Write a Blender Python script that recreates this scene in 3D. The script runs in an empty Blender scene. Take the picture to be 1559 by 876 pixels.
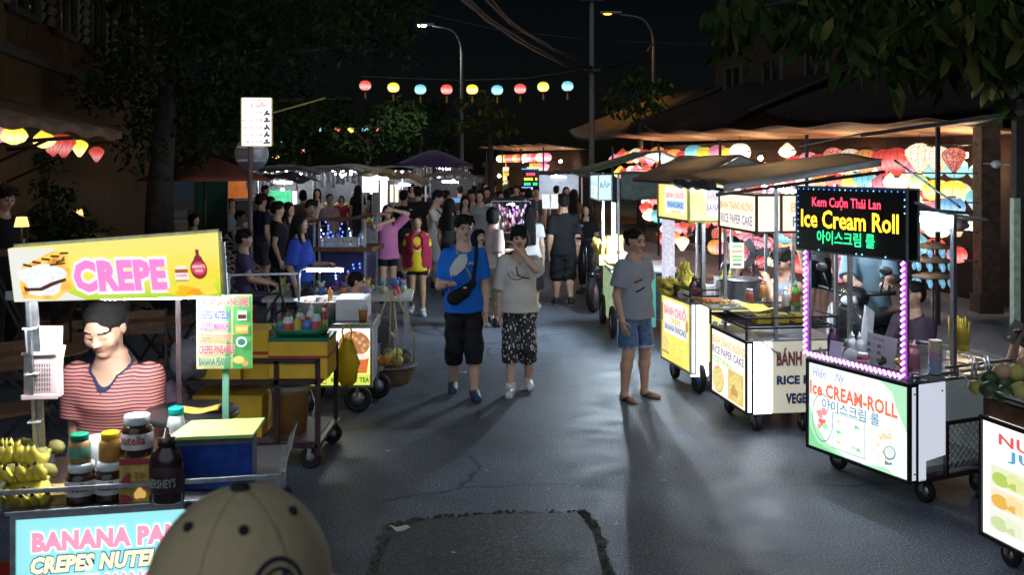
SUN_E = .55
import bpy, math, random
import numpy as np
from mathutils import Vector, Matrix, Euler
from mathutils.bvhtree import BVHTree
R = math.radians
PI = math.pi
S = bpy.context.scene
COL = S.collection
# the camera stands at the origin of the plan, 2.15 m above the asphalt, and looks along +Y
FL, CX, CY, EYE = 1500.0, 779.5, 252.0, 2.15
def W(px, py, Y): return Vector(((px - CX) * Y / FL, Y, EYE - (py - CY) * Y / FL))
def G(px, py, z=0.0):
    Y = (EYE - z) * FL / (py - CY)
    return Vector(((px - CX) * Y / FL, Y, z))
def XA(px, Y): return (px - CX) * Y / FL
def ZA(py, Y): return EYE - (py - CY) * Y / FL

# ---------------------------------------------------------------- materials
MATS = {}
def _nt(name):
    m = bpy.data.materials.new(name); m.use_nodes = True
    return m, m.node_tree, m.node_tree.nodes['Principled BSDF']
def _col(c):
    if isinstance(c, str):
        v = [int(c[i:i + 2], 16) / 255 for i in (0, 2, 4)]
        return tuple(x / 12.92 if x <= .04045 else ((x + .055) / 1.055) ** 2.4 for x in v) + (1,)
    return tuple(c) + ((1,) if len(c) == 3 else ())
def node(nt, t, **k):
    n = nt.nodes.new(t)
    for a, v in k.items():
        if a.startswith('i_'): n.inputs[a[2:].replace('_', ' ')].default_value = v
        else: setattr(n, a, v)
    return n
def ramp(nt, fac, stops):
    r = nt.nodes.new('ShaderNodeValToRGB'); e = r.color_ramp.elements
    while len(e) < len(stops): e.new(.5)
    for q, (p, c) in zip(e, stops): q.position = p; q.color = _col(c)
    nt.links.new(fac, r.inputs['Fac']); return r.outputs['Color']
def M(name, col, rough=.6, metal=0., var=.25, scale=14., bump=0., spec=.4, trans=0., alpha=1., detail=4., coat=0., transl=0.):
    """a plain painted / woven / metal surface: base colour broken up by noise, a little roughness variation and bump"""
    key = ('M', name)
    if key in MATS: return MATS[key]
    m, nt, b = _nt(name); L = nt.links.new
    c = _col(col)
    tc = node(nt, 'ShaderNodeTexCoord')
    n = node(nt, 'ShaderNodeTexNoise'); n.inputs['Scale'].default_value = scale; n.inputs['Detail'].default_value = detail
    L(tc.outputs['Object'], n.inputs['Vector'])
    lo = tuple(max(0, x * (1 - var)) for x in c[:3]); hi = tuple(min(1, x * (1 + var * .8)) for x in c[:3])
    L(ramp(nt, n.outputs['Fac'], [(.3, lo), (.7, hi)]), b.inputs['Base Color'])
    mr = node(nt, 'ShaderNodeMapRange'); mr.inputs['To Min'].default_value = max(.02, rough - .08); mr.inputs['To Max'].default_value = min(1, rough + .1)
    L(n.outputs['Fac'], mr.inputs['Value']); L(mr.outputs['Result'], b.inputs['Roughness'])
    b.inputs['Metallic'].default_value = metal; b.inputs['Specular IOR Level'].default_value = spec
    b.inputs['Transmission Weight'].default_value = trans; b.inputs['Alpha'].default_value = alpha; b.inputs['Coat Weight'].default_value = coat
    if bump:
        n2 = node(nt, 'ShaderNodeTexNoise'); n2.inputs['Scale'].default_value = scale * 6; n2.inputs['Detail'].default_value = 3
        L(tc.outputs['Object'], n2.inputs['Vector'])
        bp = node(nt, 'ShaderNodeBump'); bp.inputs['Strength'].default_value = bump; bp.inputs['Distance'].default_value = .01
        L(n2.outputs['Fac'], bp.inputs['Height']); L(bp.outputs['Normal'], b.inputs['Normal'])
    if transl:
        out = nt.nodes['Material Output']; tr = node(nt, 'ShaderNodeBsdfTranslucent'); tr.inputs['Color'].default_value = tuple(min(1, x * 1.2) for x in c[:3]) + (1,)
        ms = node(nt, 'ShaderNodeMixShader'); ms.inputs[0].default_value = transl; L(b.outputs[0], ms.inputs[1]); L(tr.outputs[0], ms.inputs[2]); L(ms.outputs[0], out.inputs['Surface'])
    MATS[key] = m; return m
def E(name, col, s=1., var=.12, scale=3., base=None, sample=True):
    """something that gives off light: a back-lit print, a lamp, a lit paper lantern"""
    key = ('E', name)
    if key in MATS: return MATS[key]
    m, nt, b = _nt(name); L = nt.links.new
    c = _col(col)
    tc = node(nt, 'ShaderNodeTexCoord'); n = node(nt, 'ShaderNodeTexNoise'); n.inputs['Scale'].default_value = scale; n.inputs['Detail'].default_value = 2
    L(tc.outputs['Object'], n.inputs['Vector'])
    L(ramp(nt, n.outputs['Fac'], [(.3, tuple(x * (1 - var) for x in c[:3])), (.7, c[:3])]), b.inputs['Emission Color'])
    b.inputs['Emission Strength'].default_value = s
    b.inputs['Base Color'].default_value = _col(base) if base else tuple(x * .2 for x in c[:3]) + (1,)
    b.inputs['Roughness'].default_value = .35
    if not sample: m.cycles.emission_sampling = 'NONE'
    MATS[key] = m; return m
def P(name, c1, c2, s=0., tex='voronoi', scale=60., c3=None, rough=.6, lo=.35, hi=.55, stretch=(1, 1, 1)):
    """a printed pattern of two or three colours; lit from behind when s > 0"""
    key = ('P', name)
    if key in MATS: return MATS[key]
    m, nt, b = _nt(name); L = nt.links.new
    tc = node(nt, 'ShaderNodeTexCoord'); mp = node(nt, 'ShaderNodeMapping'); mp.inputs['Scale'].default_value = stretch
    L(tc.outputs['Object'], mp.inputs['Vector'])
    if tex == 'voronoi':
        n = node(nt, 'ShaderNodeTexVoronoi'); o = 'Distance'
    else:
        n = node(nt, 'ShaderNodeTexNoise'); o = 'Fac'; n.inputs['Detail'].default_value = 3
    n.inputs['Scale'].default_value = scale; L(mp.outputs['Vector'], n.inputs['Vector'])
    st = [(lo, c1), (hi, c2)] + ([(min(.98, hi + .15), c3)] if c3 else [])
    c = ramp(nt, n.outputs[o], st)
    b.inputs['Roughness'].default_value = rough
    if not s: L(c, b.inputs['Base Color'])
    else: b.inputs['Base Color'].default_value = (.15, .15, .15, 1)
    if s:
        L(c, b.inputs['Emission Color']); b.inputs['Emission Strength'].default_value = s * .8; m.cycles.emission_sampling = 'NONE'
    MATS[key] = m; return m
def stripes(name, c1, c2, period, duty=.4, axis=2, rough=.8):
    key = ('S', name)
    if key in MATS: return MATS[key]
    m, nt, b = _nt(name); L = nt.links.new
    tc = node(nt, 'ShaderNodeTexCoord'); sp = node(nt, 'ShaderNodeSeparateXYZ'); L(tc.outputs['Object'], sp.inputs[0])
    n = node(nt, 'ShaderNodeTexNoise'); n.inputs['Scale'].default_value = 7; L(tc.outputs['Object'], n.inputs['Vector'])
    ad = node(nt, 'ShaderNodeMath', operation='MULTIPLY_ADD'); L(n.outputs['Fac'], ad.inputs[0]); ad.inputs[1].default_value = period * 1.3; L(sp.outputs[axis], ad.inputs[2])
    dv = node(nt, 'ShaderNodeMath', operation='DIVIDE'); L(ad.outputs[0], dv.inputs[0]); dv.inputs[1].default_value = period
    fr = node(nt, 'ShaderNodeMath', operation='FRACT'); L(dv.outputs[0], fr.inputs[0])
    c = ramp(nt, fr.outputs[0], [(0, c1), (duty, c2)]); nt.nodes[-1].color_ramp.interpolation = 'CONSTANT'
    L(c, b.inputs['Base Color']); b.inputs['Roughness'].default_value = rough; b.inputs['Specular IOR Level'].default_value = .2
    MATS[key] = m; return m
def GL(name, col, rough=.06, alpha=.35):
    """thin clear plastic or glass"""
    return M(name, col, rough, var=.08, spec=.6, alpha=alpha)

# ---------------------------------------------------------------- mesh builder
def basis(d):
    d = Vector(d).normalized(); a = Vector((0, 0, 1)) if abs(d.z) < .9 else Vector((1, 0, 0))
    u = d.cross(a).normalized(); return u, u.cross(d).normalized()
SPLIT = {'post', 'bracket', 'shutter', 'zip_tie', 'mirror', 'eyelet', 'led_string', 'trinket', 'pendant'}
class MB:
    def __init__(s): s.v, s.f, s.m, s.s = [], [], [], []
    def add(s, vs, fs, mi=0, smooth=False):
        b = len(s.v); s.v += [tuple(v) for v in vs]
        for f in fs: s.f.append([b + i for i in f]); s.m.append(mi); s.s.append(smooth)
        return s
    def box(s, c, size, rot=None, mi=0):
        h = [x / 2 for x in size]; q = []
        for z in (-1, 1):
            for x, y in ((-1, -1), (1, -1), (1, 1), (-1, 1)): q.append(Vector((x * h[0], y * h[1], z * h[2])))
        if rot is not None:
            m = rot if isinstance(rot, Matrix) else Euler(rot).to_matrix(); q = [m @ v for v in q]
        c = Vector(c)
        return s.add([v + c for v in q], [(3, 2, 1, 0), (4, 5, 6, 7), (0, 1, 5, 4), (1, 2, 6, 5), (2, 3, 7, 6), (3, 0, 4, 7)], mi)
    def bx(s, x0, x1, y0, y1, z0, z1, mi=0): return s.box(((x0 + x1) / 2, (y0 + y1) / 2, (z0 + z1) / 2), (x1 - x0, y1 - y0, z1 - z0), None, mi)
    def bar(s, p, q, w, h=None, mi=0):
        p, q = Vector(p), Vector(q); d = q - p; L = d.length
        u, v = basis(d); m = Matrix((u, v, d.normalized())).transposed()
        return s.box((p + q) / 2, (w, h or w, L), m, mi)
    def tube(s, pts, r, n=8, mi=0, closed=False, cap=True, smooth=True):
        pts = [Vector(p) for p in pts]; k = len(pts)
        rs = r if isinstance(r, (list, tuple)) else [r] * k
        vs, u = [], None
        for i, p in enumerate(pts):
            a = pts[(i - 1) % k] if (i or closed) else p; b = pts[(i + 1) % k] if (i < k - 1 or closed) else p
            t = (b - a).normalized()
            if u is None: u, _ = basis(t)
            u = (u - t * u.dot(t)).normalized(); w = t.cross(u)
            for j in range(n):
                an = 2 * PI * j / n; vs.append(p + (u * math.cos(an) + w * math.sin(an)) * rs[i])
        fs = []
        for i in range(k if closed else k - 1):
            for j in range(n):
                a, b = i * n + j, i * n + (j + 1) % n; c, d = ((i + 1) % k) * n + (j + 1) % n, ((i + 1) % k) * n + j
                fs.append((a, b, c, d))
        s.add(vs, fs, mi, smooth)
        if cap and not closed:
            b = len(s.v) - len(vs)
            s.f += [[b + j for j in range(n)][::-1], [b + (k - 1) * n + j for j in range(n)]]; s.m += [mi, mi]; s.s += [False, False]
        return s
    def lathe(s, prof, c=(0, 0, 0), n=16, mi=0, rot=None, sx=1, sy=1, smooth=True):
        c = Vector(c); vs, k = [], len(prof); m = None if rot is None else Euler(rot).to_matrix()
        for r, z in prof:
            for j in range(n):
                a = 2 * PI * j / n; v = Vector((r * math.cos(a) * sx, r * math.sin(a) * sy, z)); vs.append((m @ v if m else v) + c)
        fs = [(i * n + j, i * n + (j + 1) % n, (i + 1) * n + (j + 1) % n, (i + 1) * n + j) for i in range(k - 1) for j in range(n)]
        s.add(vs, fs, mi, smooth); b = len(s.v) - len(vs)
        if prof[0][0] > 1e-4: s.f.append([b + j for j in range(n)][::-1]); s.m.append(mi); s.s.append(False)
        if prof[-1][0] > 1e-4: s.f.append([b + (k - 1) * n + j for j in range(n)]); s.m.append(mi); s.s.append(False)
        return s
    def ell(s, c, r, n=12, mi=0, rot=None, jit=0, rng=None):
        k = max(4, n // 2); m = None if rot is None else Euler(rot).to_matrix(); c = Vector(c); vs = []
        if not isinstance(r, (tuple, list)): r = (r, r, r)
        for i in range(k + 1):
            t = PI * i / k
            for j in range(n):
                a = 2 * PI * j / n; q = 1 + (rng.uniform(-jit, jit) if jit else 0)
                v = Vector((r[0] * math.sin(t) * math.cos(a) * q, r[1] * math.sin(t) * math.sin(a) * q, -r[2] * math.cos(t) * q)); vs.append((m @ v if m else v) + c)
        return s.add(vs, [(i * n + j, i * n + (j + 1) % n, (i + 1) * n + (j + 1) % n, (i + 1) * n + j) for i in range(k) for j in range(n)], mi, True)
    def grid(s, fn, nu, nv, mi=0, thick=0., smooth=True):
        vs = [Vector(fn(i / nu, j / nv)) for i in range(nu + 1) for j in range(nv + 1)]
        fs = [(i * (nv + 1) + j, (i + 1) * (nv + 1) + j, (i + 1) * (nv + 1) + j + 1, i * (nv + 1) + j + 1) for i in range(nu) for j in range(nv)]
        if thick:
            k = len(vs); nr = [Vector((0, 0, 0)) for _ in vs]
            for f in fs:
                q = (vs[f[1]] - vs[f[0]]).cross(vs[f[3]] - vs[f[0]])
                for i in f: nr[i] += q
            vs = vs + [v - n.normalized() * thick for v, n in zip(vs, nr)]
            fs2 = fs + [tuple(k + i for i in f)[::-1] for f in fs]
            rim = [i * (nv + 1) for i in range(nu + 1)] + [nu * (nv + 1) + j for j in range(1, nv + 1)] + [i * (nv + 1) + nv for i in range(nu - 1, -1, -1)] + [j for j in range(nv - 1, 0, -1)]
            fs2 += [(rim[(i + 1) % len(rim)], rim[i], k + rim[i], k + rim[(i + 1) % len(rim)]) for i in range(len(rim))]
            fs = fs2
        return s.add(vs, fs, mi, smooth)
    def poly(s, pts, n, depth, mi=0):
        """flat outline pts (3D, counter-clockwise seen from n), given a thickness away from n"""
        n = Vector(n).normalized(); a = [Vector(p) for p in pts]; b = [p - n * depth for p in a]; k = len(a)
        return s.add(a + b, [tuple(range(k)), tuple(range(k, 2 * k))[::-1]] + [(i, k + i, k + (i + 1) % k, (i + 1) % k) for i in range(k)], mi)
    def build(s, name, mats, parent=None, loc=None, rz=0, bevel=0., sub=0):
        if name in SPLIT:
            par = list(range(len(s.v)))
            def fd(i):
                while par[i] != i: par[i] = par[par[i]]; i = par[i]
                return i
            for f in s.f:
                for i in f[1:]: par[fd(i)] = fd(f[0])
            gr = {}
            for k, f in enumerate(s.f): gr.setdefault(fd(f[0]), []).append(k)
            if len(gr) > 1:
                for g in gr.values():
                    q = MB(); ix = {}
                    for k in g:
                        fc = []
                        for i in s.f[k]:
                            if i not in ix: ix[i] = len(q.v); q.v.append(s.v[i])
                            fc.append(ix[i])
                        q.f.append(fc); q.m.append(s.m[k]); q.s.append(s.s[k])
                    o = q.build(name, mats, parent, loc, rz, bevel, sub)
                return o
        me = bpy.data.meshes.new(name)
        me.from_pydata(s.v, [], s.f)
        if not isinstance(mats, (list, tuple)): mats = [mats]
        for m in mats: me.materials.append(m)
        me.polygons.foreach_set('material_index', s.m); me.polygons.foreach_set('use_smooth', s.s); me.update()
        o = bpy.data.objects.new(name, me); COL.objects.link(o)
        if parent: o.parent = parent
        if loc is not None: o.location = loc
        o.rotation_euler.z = rz
        if bevel:
            b = o.modifiers.new('bevel', 'BEVEL'); b.width = bevel; b.segments = 2; b.limit_method = 'ANGLE'; b.angle_limit = R(50)
        if sub:
            b = o.modifiers.new('sub', 'SUBSURF'); b.levels = sub; b.render_levels = sub
        return o
def tag(o, label=None, cat=None, group=None, kind=None):
    for k, v in (('label', label), ('category', cat), ('group', group), ('kind', kind)):
        if v: o[k] = v
    return o
def thing(name, label, cat, loc=(0, 0, 0), rz=0, group=None):
    o = bpy.data.objects.new(name, None); COL.objects.link(o); o.empty_display_size = .1
    o.location = loc; o.rotation_euler = (0, 0, rz); return tag(o, label, cat, group)
def dup(o, parent=None, loc=None, rz=None, label=None, group=None, mats=None):
    c = o.copy(); COL.objects.link(c)
    if parent: c.parent = parent
    if loc is not None: c.location = loc
    if rz is not None: c.rotation_euler.z = rz
    if label: c['label'] = label
    if group: c['group'] = group
    if mats and c.type == 'MESH':
        for i, m in enumerate(mats.get(c.name.split('.')[0], [])):
            c.material_slots[i].link = 'OBJECT'; c.material_slots[i].material = m
    for ch in [x for x in o.children]: dup(ch, c, mats=mats)
    return c

# ---------------------------------------------------------------- lettering
_TX = {}
def text_shape(s, bold=0., shear=0., res=2):
    k = (s, bold, shear)
    if k in _TX: return _TX[k]
    cu = bpy.data.curves.new('t', 'FONT'); cu.body = s; cu.fill_mode = 'FRONT'; cu.resolution_u = res; cu.offset = bold; cu.shear = shear
    if bold > .02: cu.space_character = 1 + bold * 1.1
    ob = bpy.data.objects.new('t', cu); me = bpy.data.meshes.new_from_object(ob)
    vs = [tuple(v.co[:2]) for v in me.vertices]; fs = [tuple(p.vertices) for p in me.polygons]
    bpy.data.objects.remove(ob); bpy.data.meshes.remove(me); bpy.data.curves.remove(cu)
    _TX[k] = (vs, fs); return vs, fs
class Face:
    """a flat printed face: origin O (lower left as seen), U to the right, V up, sizes in metres; things printed on it come layer by layer"""
    def __init__(s, O, U, V, w, h):
        s.O, s.U, s.V = Vector(O), Vector(U).normalized(), Vector(V).normalized(); s.N = s.U.cross(s.V); s.w, s.h = w, h
        s.pic, s.lets, s.mats_p, s.lay = MB(), [], [], .0012
    def at(s, u, v, d=0.): return s.O + s.U * (u * s.w) + s.V * (v * s.h) + s.N * d
    def _mi(s, L, m):
        if m not in L: L.append(m)
        return L.index(m)
    def t(s, txt, u0, v0, u1, v1, mat, bold=.02, shear=0., outline=None, ow=.045):
        bold = bold + .004 if ord(max(txt)) < 40000 else .008
        vs, fs = text_shape(txt, bold, shear)
        if not vs: return s
        x0, x1 = min(v[0] for v in vs), max(v[0] for v in vs); y0, y1 = min(v[1] for v in vs), max(v[1] for v in vs)
        f = lambda v, d: s.at(u0 + (v[0] - x0) / (x1 - x0) * (u1 - u0), v0 + (v[1] - y0) / (y1 - y0) * (v1 - v0), d)
        if outline is not None:
            s.lay += .0008; ov, of = text_shape(txt, bold + ow, shear)
            ax0, ax1 = min(v[0] for v in ov), max(v[0] for v in ov)
            k = (x1 - x0) / max(1e-6, (ax1 - ax0 - 2 * ow)); off = ax0 + ow
            lm, mm = MB(), [outline, mat]; lm.add([f((x0 + (v[0] - off) * k, v[1]), s.lay) for v in ov], of, 0)
        else: lm, mm = MB(), [mat, mat]
        s.lay += .0008
        lm.add([f(v, s.lay) for v in vs], fs, 1)
        iv = sorted((min(vs[i][0] for i in q), max(vs[i][0] for i in q)) for q in fs); cuts, e = [], iv[0][1]
        for a, b in iv:
            if a - e > .17: cuts.append((a + e) / 2)
            e = max(e, b)
        if not cuts: s.lets.append((lm, mm)); return s
        nO = len(lm.v) - len(vs); xs = ([x0 + (v[0] - off) * k for v in ov] if outline is not None else []) + [v[0] for v in vs]; ws = {}
        for q, mi in zip(lm.f, lm.m):      # one mesh per word
            cx = sum(xs[i] for i in q) / len(q); ws.setdefault(sum(cx > c for c in cuts), []).append((q, mi))
        for fl in ws.values():
            wm, ix = MB(), {}
            for q, mi in fl:
                fc = []
                for i in q:
                    if i not in ix: ix[i] = len(wm.v); wm.v.append(lm.v[i])
                    fc.append(ix[i])
                wm.f.append(fc); wm.m.append(mi); wm.s.append(False)
            s.lets.append((wm, mm))
        return s
    def p(s, pts, mat, let=False):
        s.lay += .0008; a = [s.at(u, v, s.lay) for u, v in pts]
        s.pic.add(a, [tuple(range(len(a)))], s._mi(s.mats_p, mat)); return s
    def r(s, u0, v0, u1, v1, mat, let=False): return s.p([(u0, v0), (u1, v0), (u1, v1), (u0, v1)], mat, let)
    def e(s, u, v, ru, rv, mat, n=20, a=0., wob=0.):
        q = []
        for i in range(n):
            t = 2 * PI * i / n; k = 1 + wob * math.sin(3 * t + u * 40) + wob * .6 * math.sin(5 * t + v * 30)
            x, y = ru * s.w * k * math.cos(t), rv * s.h * k * math.sin(t)
            q.append((u + (x * math.cos(a) - y * math.sin(a)) / s.w, v + (x * math.sin(a) + y * math.cos(a)) / s.h))
        return s.p(q, mat)
    def ring(s, u, v, ru, rv, mat, th=.05, n=28):
        s.lay += .0008; vs = []
        for k in (1, 1 - th): vs += [s.at(u + ru * k * math.cos(2 * PI * i / n), v + rv * k * math.sin(2 * PI * i / n), s.lay) for i in range(n)]
        s.pic.add(vs, [(i, (i + 1) % n, n + (i + 1) % n, n + i) for i in range(n)], s._mi(s.mats_p, mat)); return s
    def done(s, parent):
        if s.pic.v: s.pic.build('printed_picture', s.mats_p, parent)
        for lm, mm in s.lets: lm.build('lettering', mm, parent)
# ---------------------------------------------------------------- people: one smooth skin grown round a posed skeleton, clothes as shells over it
def smin(a, b, k):
    if k <= 0: return np.minimum(a, b)
    h = np.clip(.5 + .5 * (b - a) / k, 0, 1); return b + (a - b) * h - k * h * (1 - h)
class Field:
    def __init__(s, lo, hi, h):
        s.h = h; s.lo = np.array(lo, float); n = np.ceil((np.array(hi) - s.lo) / h).astype(int) + 1
        s.ax = [s.lo[i] + h * np.arange(n[i]) for i in range(3)]; s.F = np.full(tuple(n), .25, np.float32)
    def blk(s, lo, hi, m):
        sl = []
        for i in range(3):
            a = max(0, int((lo[i] - m - s.lo[i]) / s.h)); b = min(len(s.ax[i]), int((hi[i] + m - s.lo[i]) / s.h) + 2)
            if b - a < 1: return None, None
            sl.append(slice(a, b))
        X = s.ax[0][sl[0]][:, None, None]; Y = s.ax[1][sl[1]][None, :, None]; Z = s.ax[2][sl[2]][None, None, :]
        return tuple(sl), (X, Y, Z)
    def put(s, sl, d, k, sub):
        if sub: s.F[sl] = -smin(-s.F[sl], d, k)
        else: s.F[sl] = smin(s.F[sl], d, k)
    def cone(s, a, b, r1, r2, k=.01, sub=False, cut=None, flat=None):
        a, b = np.array(a, float), np.array(b, float); r = max(r1, r2)
        sl, X = s.blk(np.minimum(a, b) - r, np.maximum(a, b) + r, k + 3 * s.h)
        if sl is None: return s
        ab = b - a; L2 = max(1e-9, ab @ ab); p = [X[i] - a[i] for i in range(3)]
        t = np.clip((p[0] * ab[0] + p[1] * ab[1] + p[2] * ab[2]) / L2, 0, 1)
        d = np.sqrt(sum((p[i] - t * ab[i]) ** 2 for i in range(3))) - (r1 + (r2 - r1) * t)
        for c, n in cut or []: d = np.maximum(d, sum((X[i] - c[i]) * n[i] for i in range(3)))
        s.put(sl, d, k, sub); return s
    def ell(s, c, r, k=.01, sub=False, rot=None):
        c = np.array(c, float); r = np.array(r, float); m = r.max()
        sl, X = s.blk(c - m, c + m, k + 3 * s.h)
        if sl is None: return s
        p = [X[i] - c[i] for i in range(3)]
        if rot is not None: q = np.array(rot.transposed()); p = [sum(q[i][j] * p[j] for j in range(3)) for i in range(3)]
        k0 = np.sqrt(sum((p[i] / r[i]) ** 2 for i in range(3))); k1 = np.sqrt(sum((p[i] / r[i] ** 2) ** 2 for i in range(3))) + 1e-6
        s.put(sl, k0 * (k0 - 1) / k1, k, sub); return s
    def trunk(s, piv, Rm, prof, z0, z1, k=.02, off=0.):
        """elliptic sections (z, half width, half depth, centre y) along the tilted trunk axis"""
        sl, X = s.blk(np.array(piv) - .75, np.array(piv) + .95, 0)
        q = np.array(Rm.transposed()); p = [X[i] - piv[i] for i in range(3)]; p = [sum(q[i][j] * p[j] for j in range(3)) for i in range(3)]
        zs = [t[0] for t in prof]; a = np.interp(p[2], zs, [t[1] for t in prof]) + off; b = np.interp(p[2], zs, [t[2] for t in prof]) + off; c = np.interp(p[2], zs, [t[3] for t in prof])
        d = (np.sqrt((p[0] / a) ** 2 + ((p[1] - c) / b) ** 2) - 1) * np.minimum(a, b)
        d = np.maximum(np.maximum(d, p[2] - z1), z0 - p[2])
        s.put(sl, d, k, False); return s
    def plane(s, c, n):
        X = (s.ax[0][:, None, None], s.ax[1][None, :, None], s.ax[2][None, None, :])
        s.F = np.maximum(s.F, sum((X[i] - c[i]) * n[i] for i in range(3)).astype(np.float32)); return s
    def folds(s, amp, seed, f=1.):
        r = random.Random(seed); X = (s.ax[0][:, None, None], s.ax[1][None, :, None], s.ax[2][None, None, :])
        for i in range(4):
            a, b, c = r.uniform(-30, 30) * f, r.uniform(-25, 25) * f, r.uniform(-45, 45) * f
            s.F = s.F + amp / (1 + i * .5) * np.sin(a * X[0] + b * X[1] + c * X[2] + r.uniform(0, 6) + 1.5 * np.sin(9 * X[2] + i)).astype(np.float32)
        return s
    def mesh(s):
        F, h = s.F, s.h; F[0], F[-1] = 1, 1; F[:, 0], F[:, -1] = 1, 1; F[:, :, 0], F[:, :, -1] = 1, 1
        I = F < 0; nx, ny, nz = F.shape
        c = np.zeros((nx - 1, ny - 1, nz - 1), np.int8)
        O = [(i, j, k) for i in (0, 1) for j in (0, 1) for k in (0, 1)]
        sh = lambda A, o: A[o[0]:nx - 1 + o[0], o[1]:ny - 1 + o[1], o[2]:nz - 1 + o[2]]
        for o in O: c += sh(I, o)
        idx = np.argwhere((c > 0) & (c < 8))
        if not len(idx): return np.zeros((0, 3)), np.zeros((0, 4), int)
        vid = np.full(c.shape, -1, np.int32); vid[tuple(idx.T)] = np.arange(len(idx))
        acc = np.zeros((len(idx), 3)); cnt = np.zeros(len(idx))
        V = {o: F[tuple((idx + o).T)] for o in O}
        for o in O:
            for ax in range(3):
                if o[ax]: continue
                q = list(o); q[ax] = 1; q = tuple(q); a, b = V[o], V[q]; m = (a < 0) != (b < 0)
                t = np.where(m, a / np.where(m, a - b, 1), 0); p = np.array(o, float)[None] + 0 * acc; p[:, ax] += t
                acc += p * m[:, None]; cnt += m
        v = (acc / cnt[:, None] + idx) * h + s.lo
        fs = []
        for ax in range(3):
            A = np.moveaxis(I, ax, 0); e = A[:-1] != A[1:]; e = np.moveaxis(e, 0, ax)
            i = np.argwhere(e); b, cc = (ax + 1) % 3, (ax + 2) % 3
            i = i[(i[:, b] > 0) & (i[:, cc] > 0) & (i[:, b] < F.shape[b] - 1) & (i[:, cc] < F.shape[cc] - 1)]
            def g(db, dc):
                j = i.copy(); j[:, b] += db; j[:, cc] += dc; return vid[tuple(j.T)]
            q = np.stack([g(-1, -1), g(0, -1), g(0, 0), g(-1, 0)], 1)
            fl = ~I[tuple(i.T)]; q[fl] = q[fl][:, ::-1]; fs.append(q)
        return v, np.concatenate(fs)
def fmesh(F, name, mats, parent, mi=None, smooth_it=0):
    v, f = F.mesh()
    me = bpy.data.meshes.new(name); n, k = len(v), len(f)
    me.vertices.add(n); me.vertices.foreach_set('co', v.astype(np.float32).ravel())
    me.loops.add(4 * k); me.loops.foreach_set('vertex_index', f.astype(np.int32).ravel())
    me.polygons.add(k); me.polygons.foreach_set('loop_start', np.arange(0, 4 * k, 4, dtype=np.int32))
    for m in (mats if isinstance(mats, (list, tuple)) else [mats]): me.materials.append(m)
    me.update(calc_edges=True); me.polygons.foreach_set('use_smooth', np.ones(k, bool))
    if mi is not None and k:
        me.polygons.foreach_set('material_index', mi(v[f].mean(1)).astype(np.int32))
    o = bpy.data.objects.new(name, me); COL.objects.link(o); o.parent = parent
    if smooth_it:
        sm = o.modifiers.new('smooth', 'SMOOTH'); sm.iterations = smooth_it; sm.factor = .5
    return o
def ik(a, t, l1, l2, pole):
    a, t, pole = Vector(a), Vector(t), Vector(pole); d = t - a; L = d.length
    if L > (l1 + l2) * .998: t = a + d * ((l1 + l2) * .998 / L); d = t - a; L = d.length
    x = (L * L + l1 * l1 - l2 * l2) / (2 * L); y = math.sqrt(max(0, l1 * l1 - x * x)); n = d.normalized()
    p = (pole - n * pole.dot(n)).normalized(); return a + n * x + p * y, t
ARMS = dict(hang=(.03, -.03, -.312), front=(-.03, -.19, -.15), low=(.0, -.13, -.27), phone=(-.06, -.17, -.05), face=(-.085, -.125, .055), head=(-.03, -.04, .17),
            hip=(.0, .01, -.2), ride=(-.02, -.25, -.14), fan=(.02, -.15, -.08), lap=(-.05, -.2, -.2), back=(-.04, .07, -.26), up=(.03, -.12, .2), cook=(-.055, -.13, -.245), belly=(-.09, -.1, -.18))
SKIN = [M('skin_warm', (.48, .28, .19), .5, var=.12, scale=9, spec=.35), M('skin_fair', (.58, .37, .27), .5, var=.1, scale=9, spec=.35), M('skin_tan', (.36, .2, .125), .5, var=.12, scale=9, spec=.35)]
LIP = M('lip_colour', (.36, .13, .11), .4, var=.1); EYED = M('eye_dark', (.012, .009, .008), .2, var=.1); EYEW = M('eye_white', (.6, .58, .55), .3, var=.05)
HAIR = M('black_hair', (.007, .006, .0055), .55, var=.5, scale=60, bump=.6, spec=.18)
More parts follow.
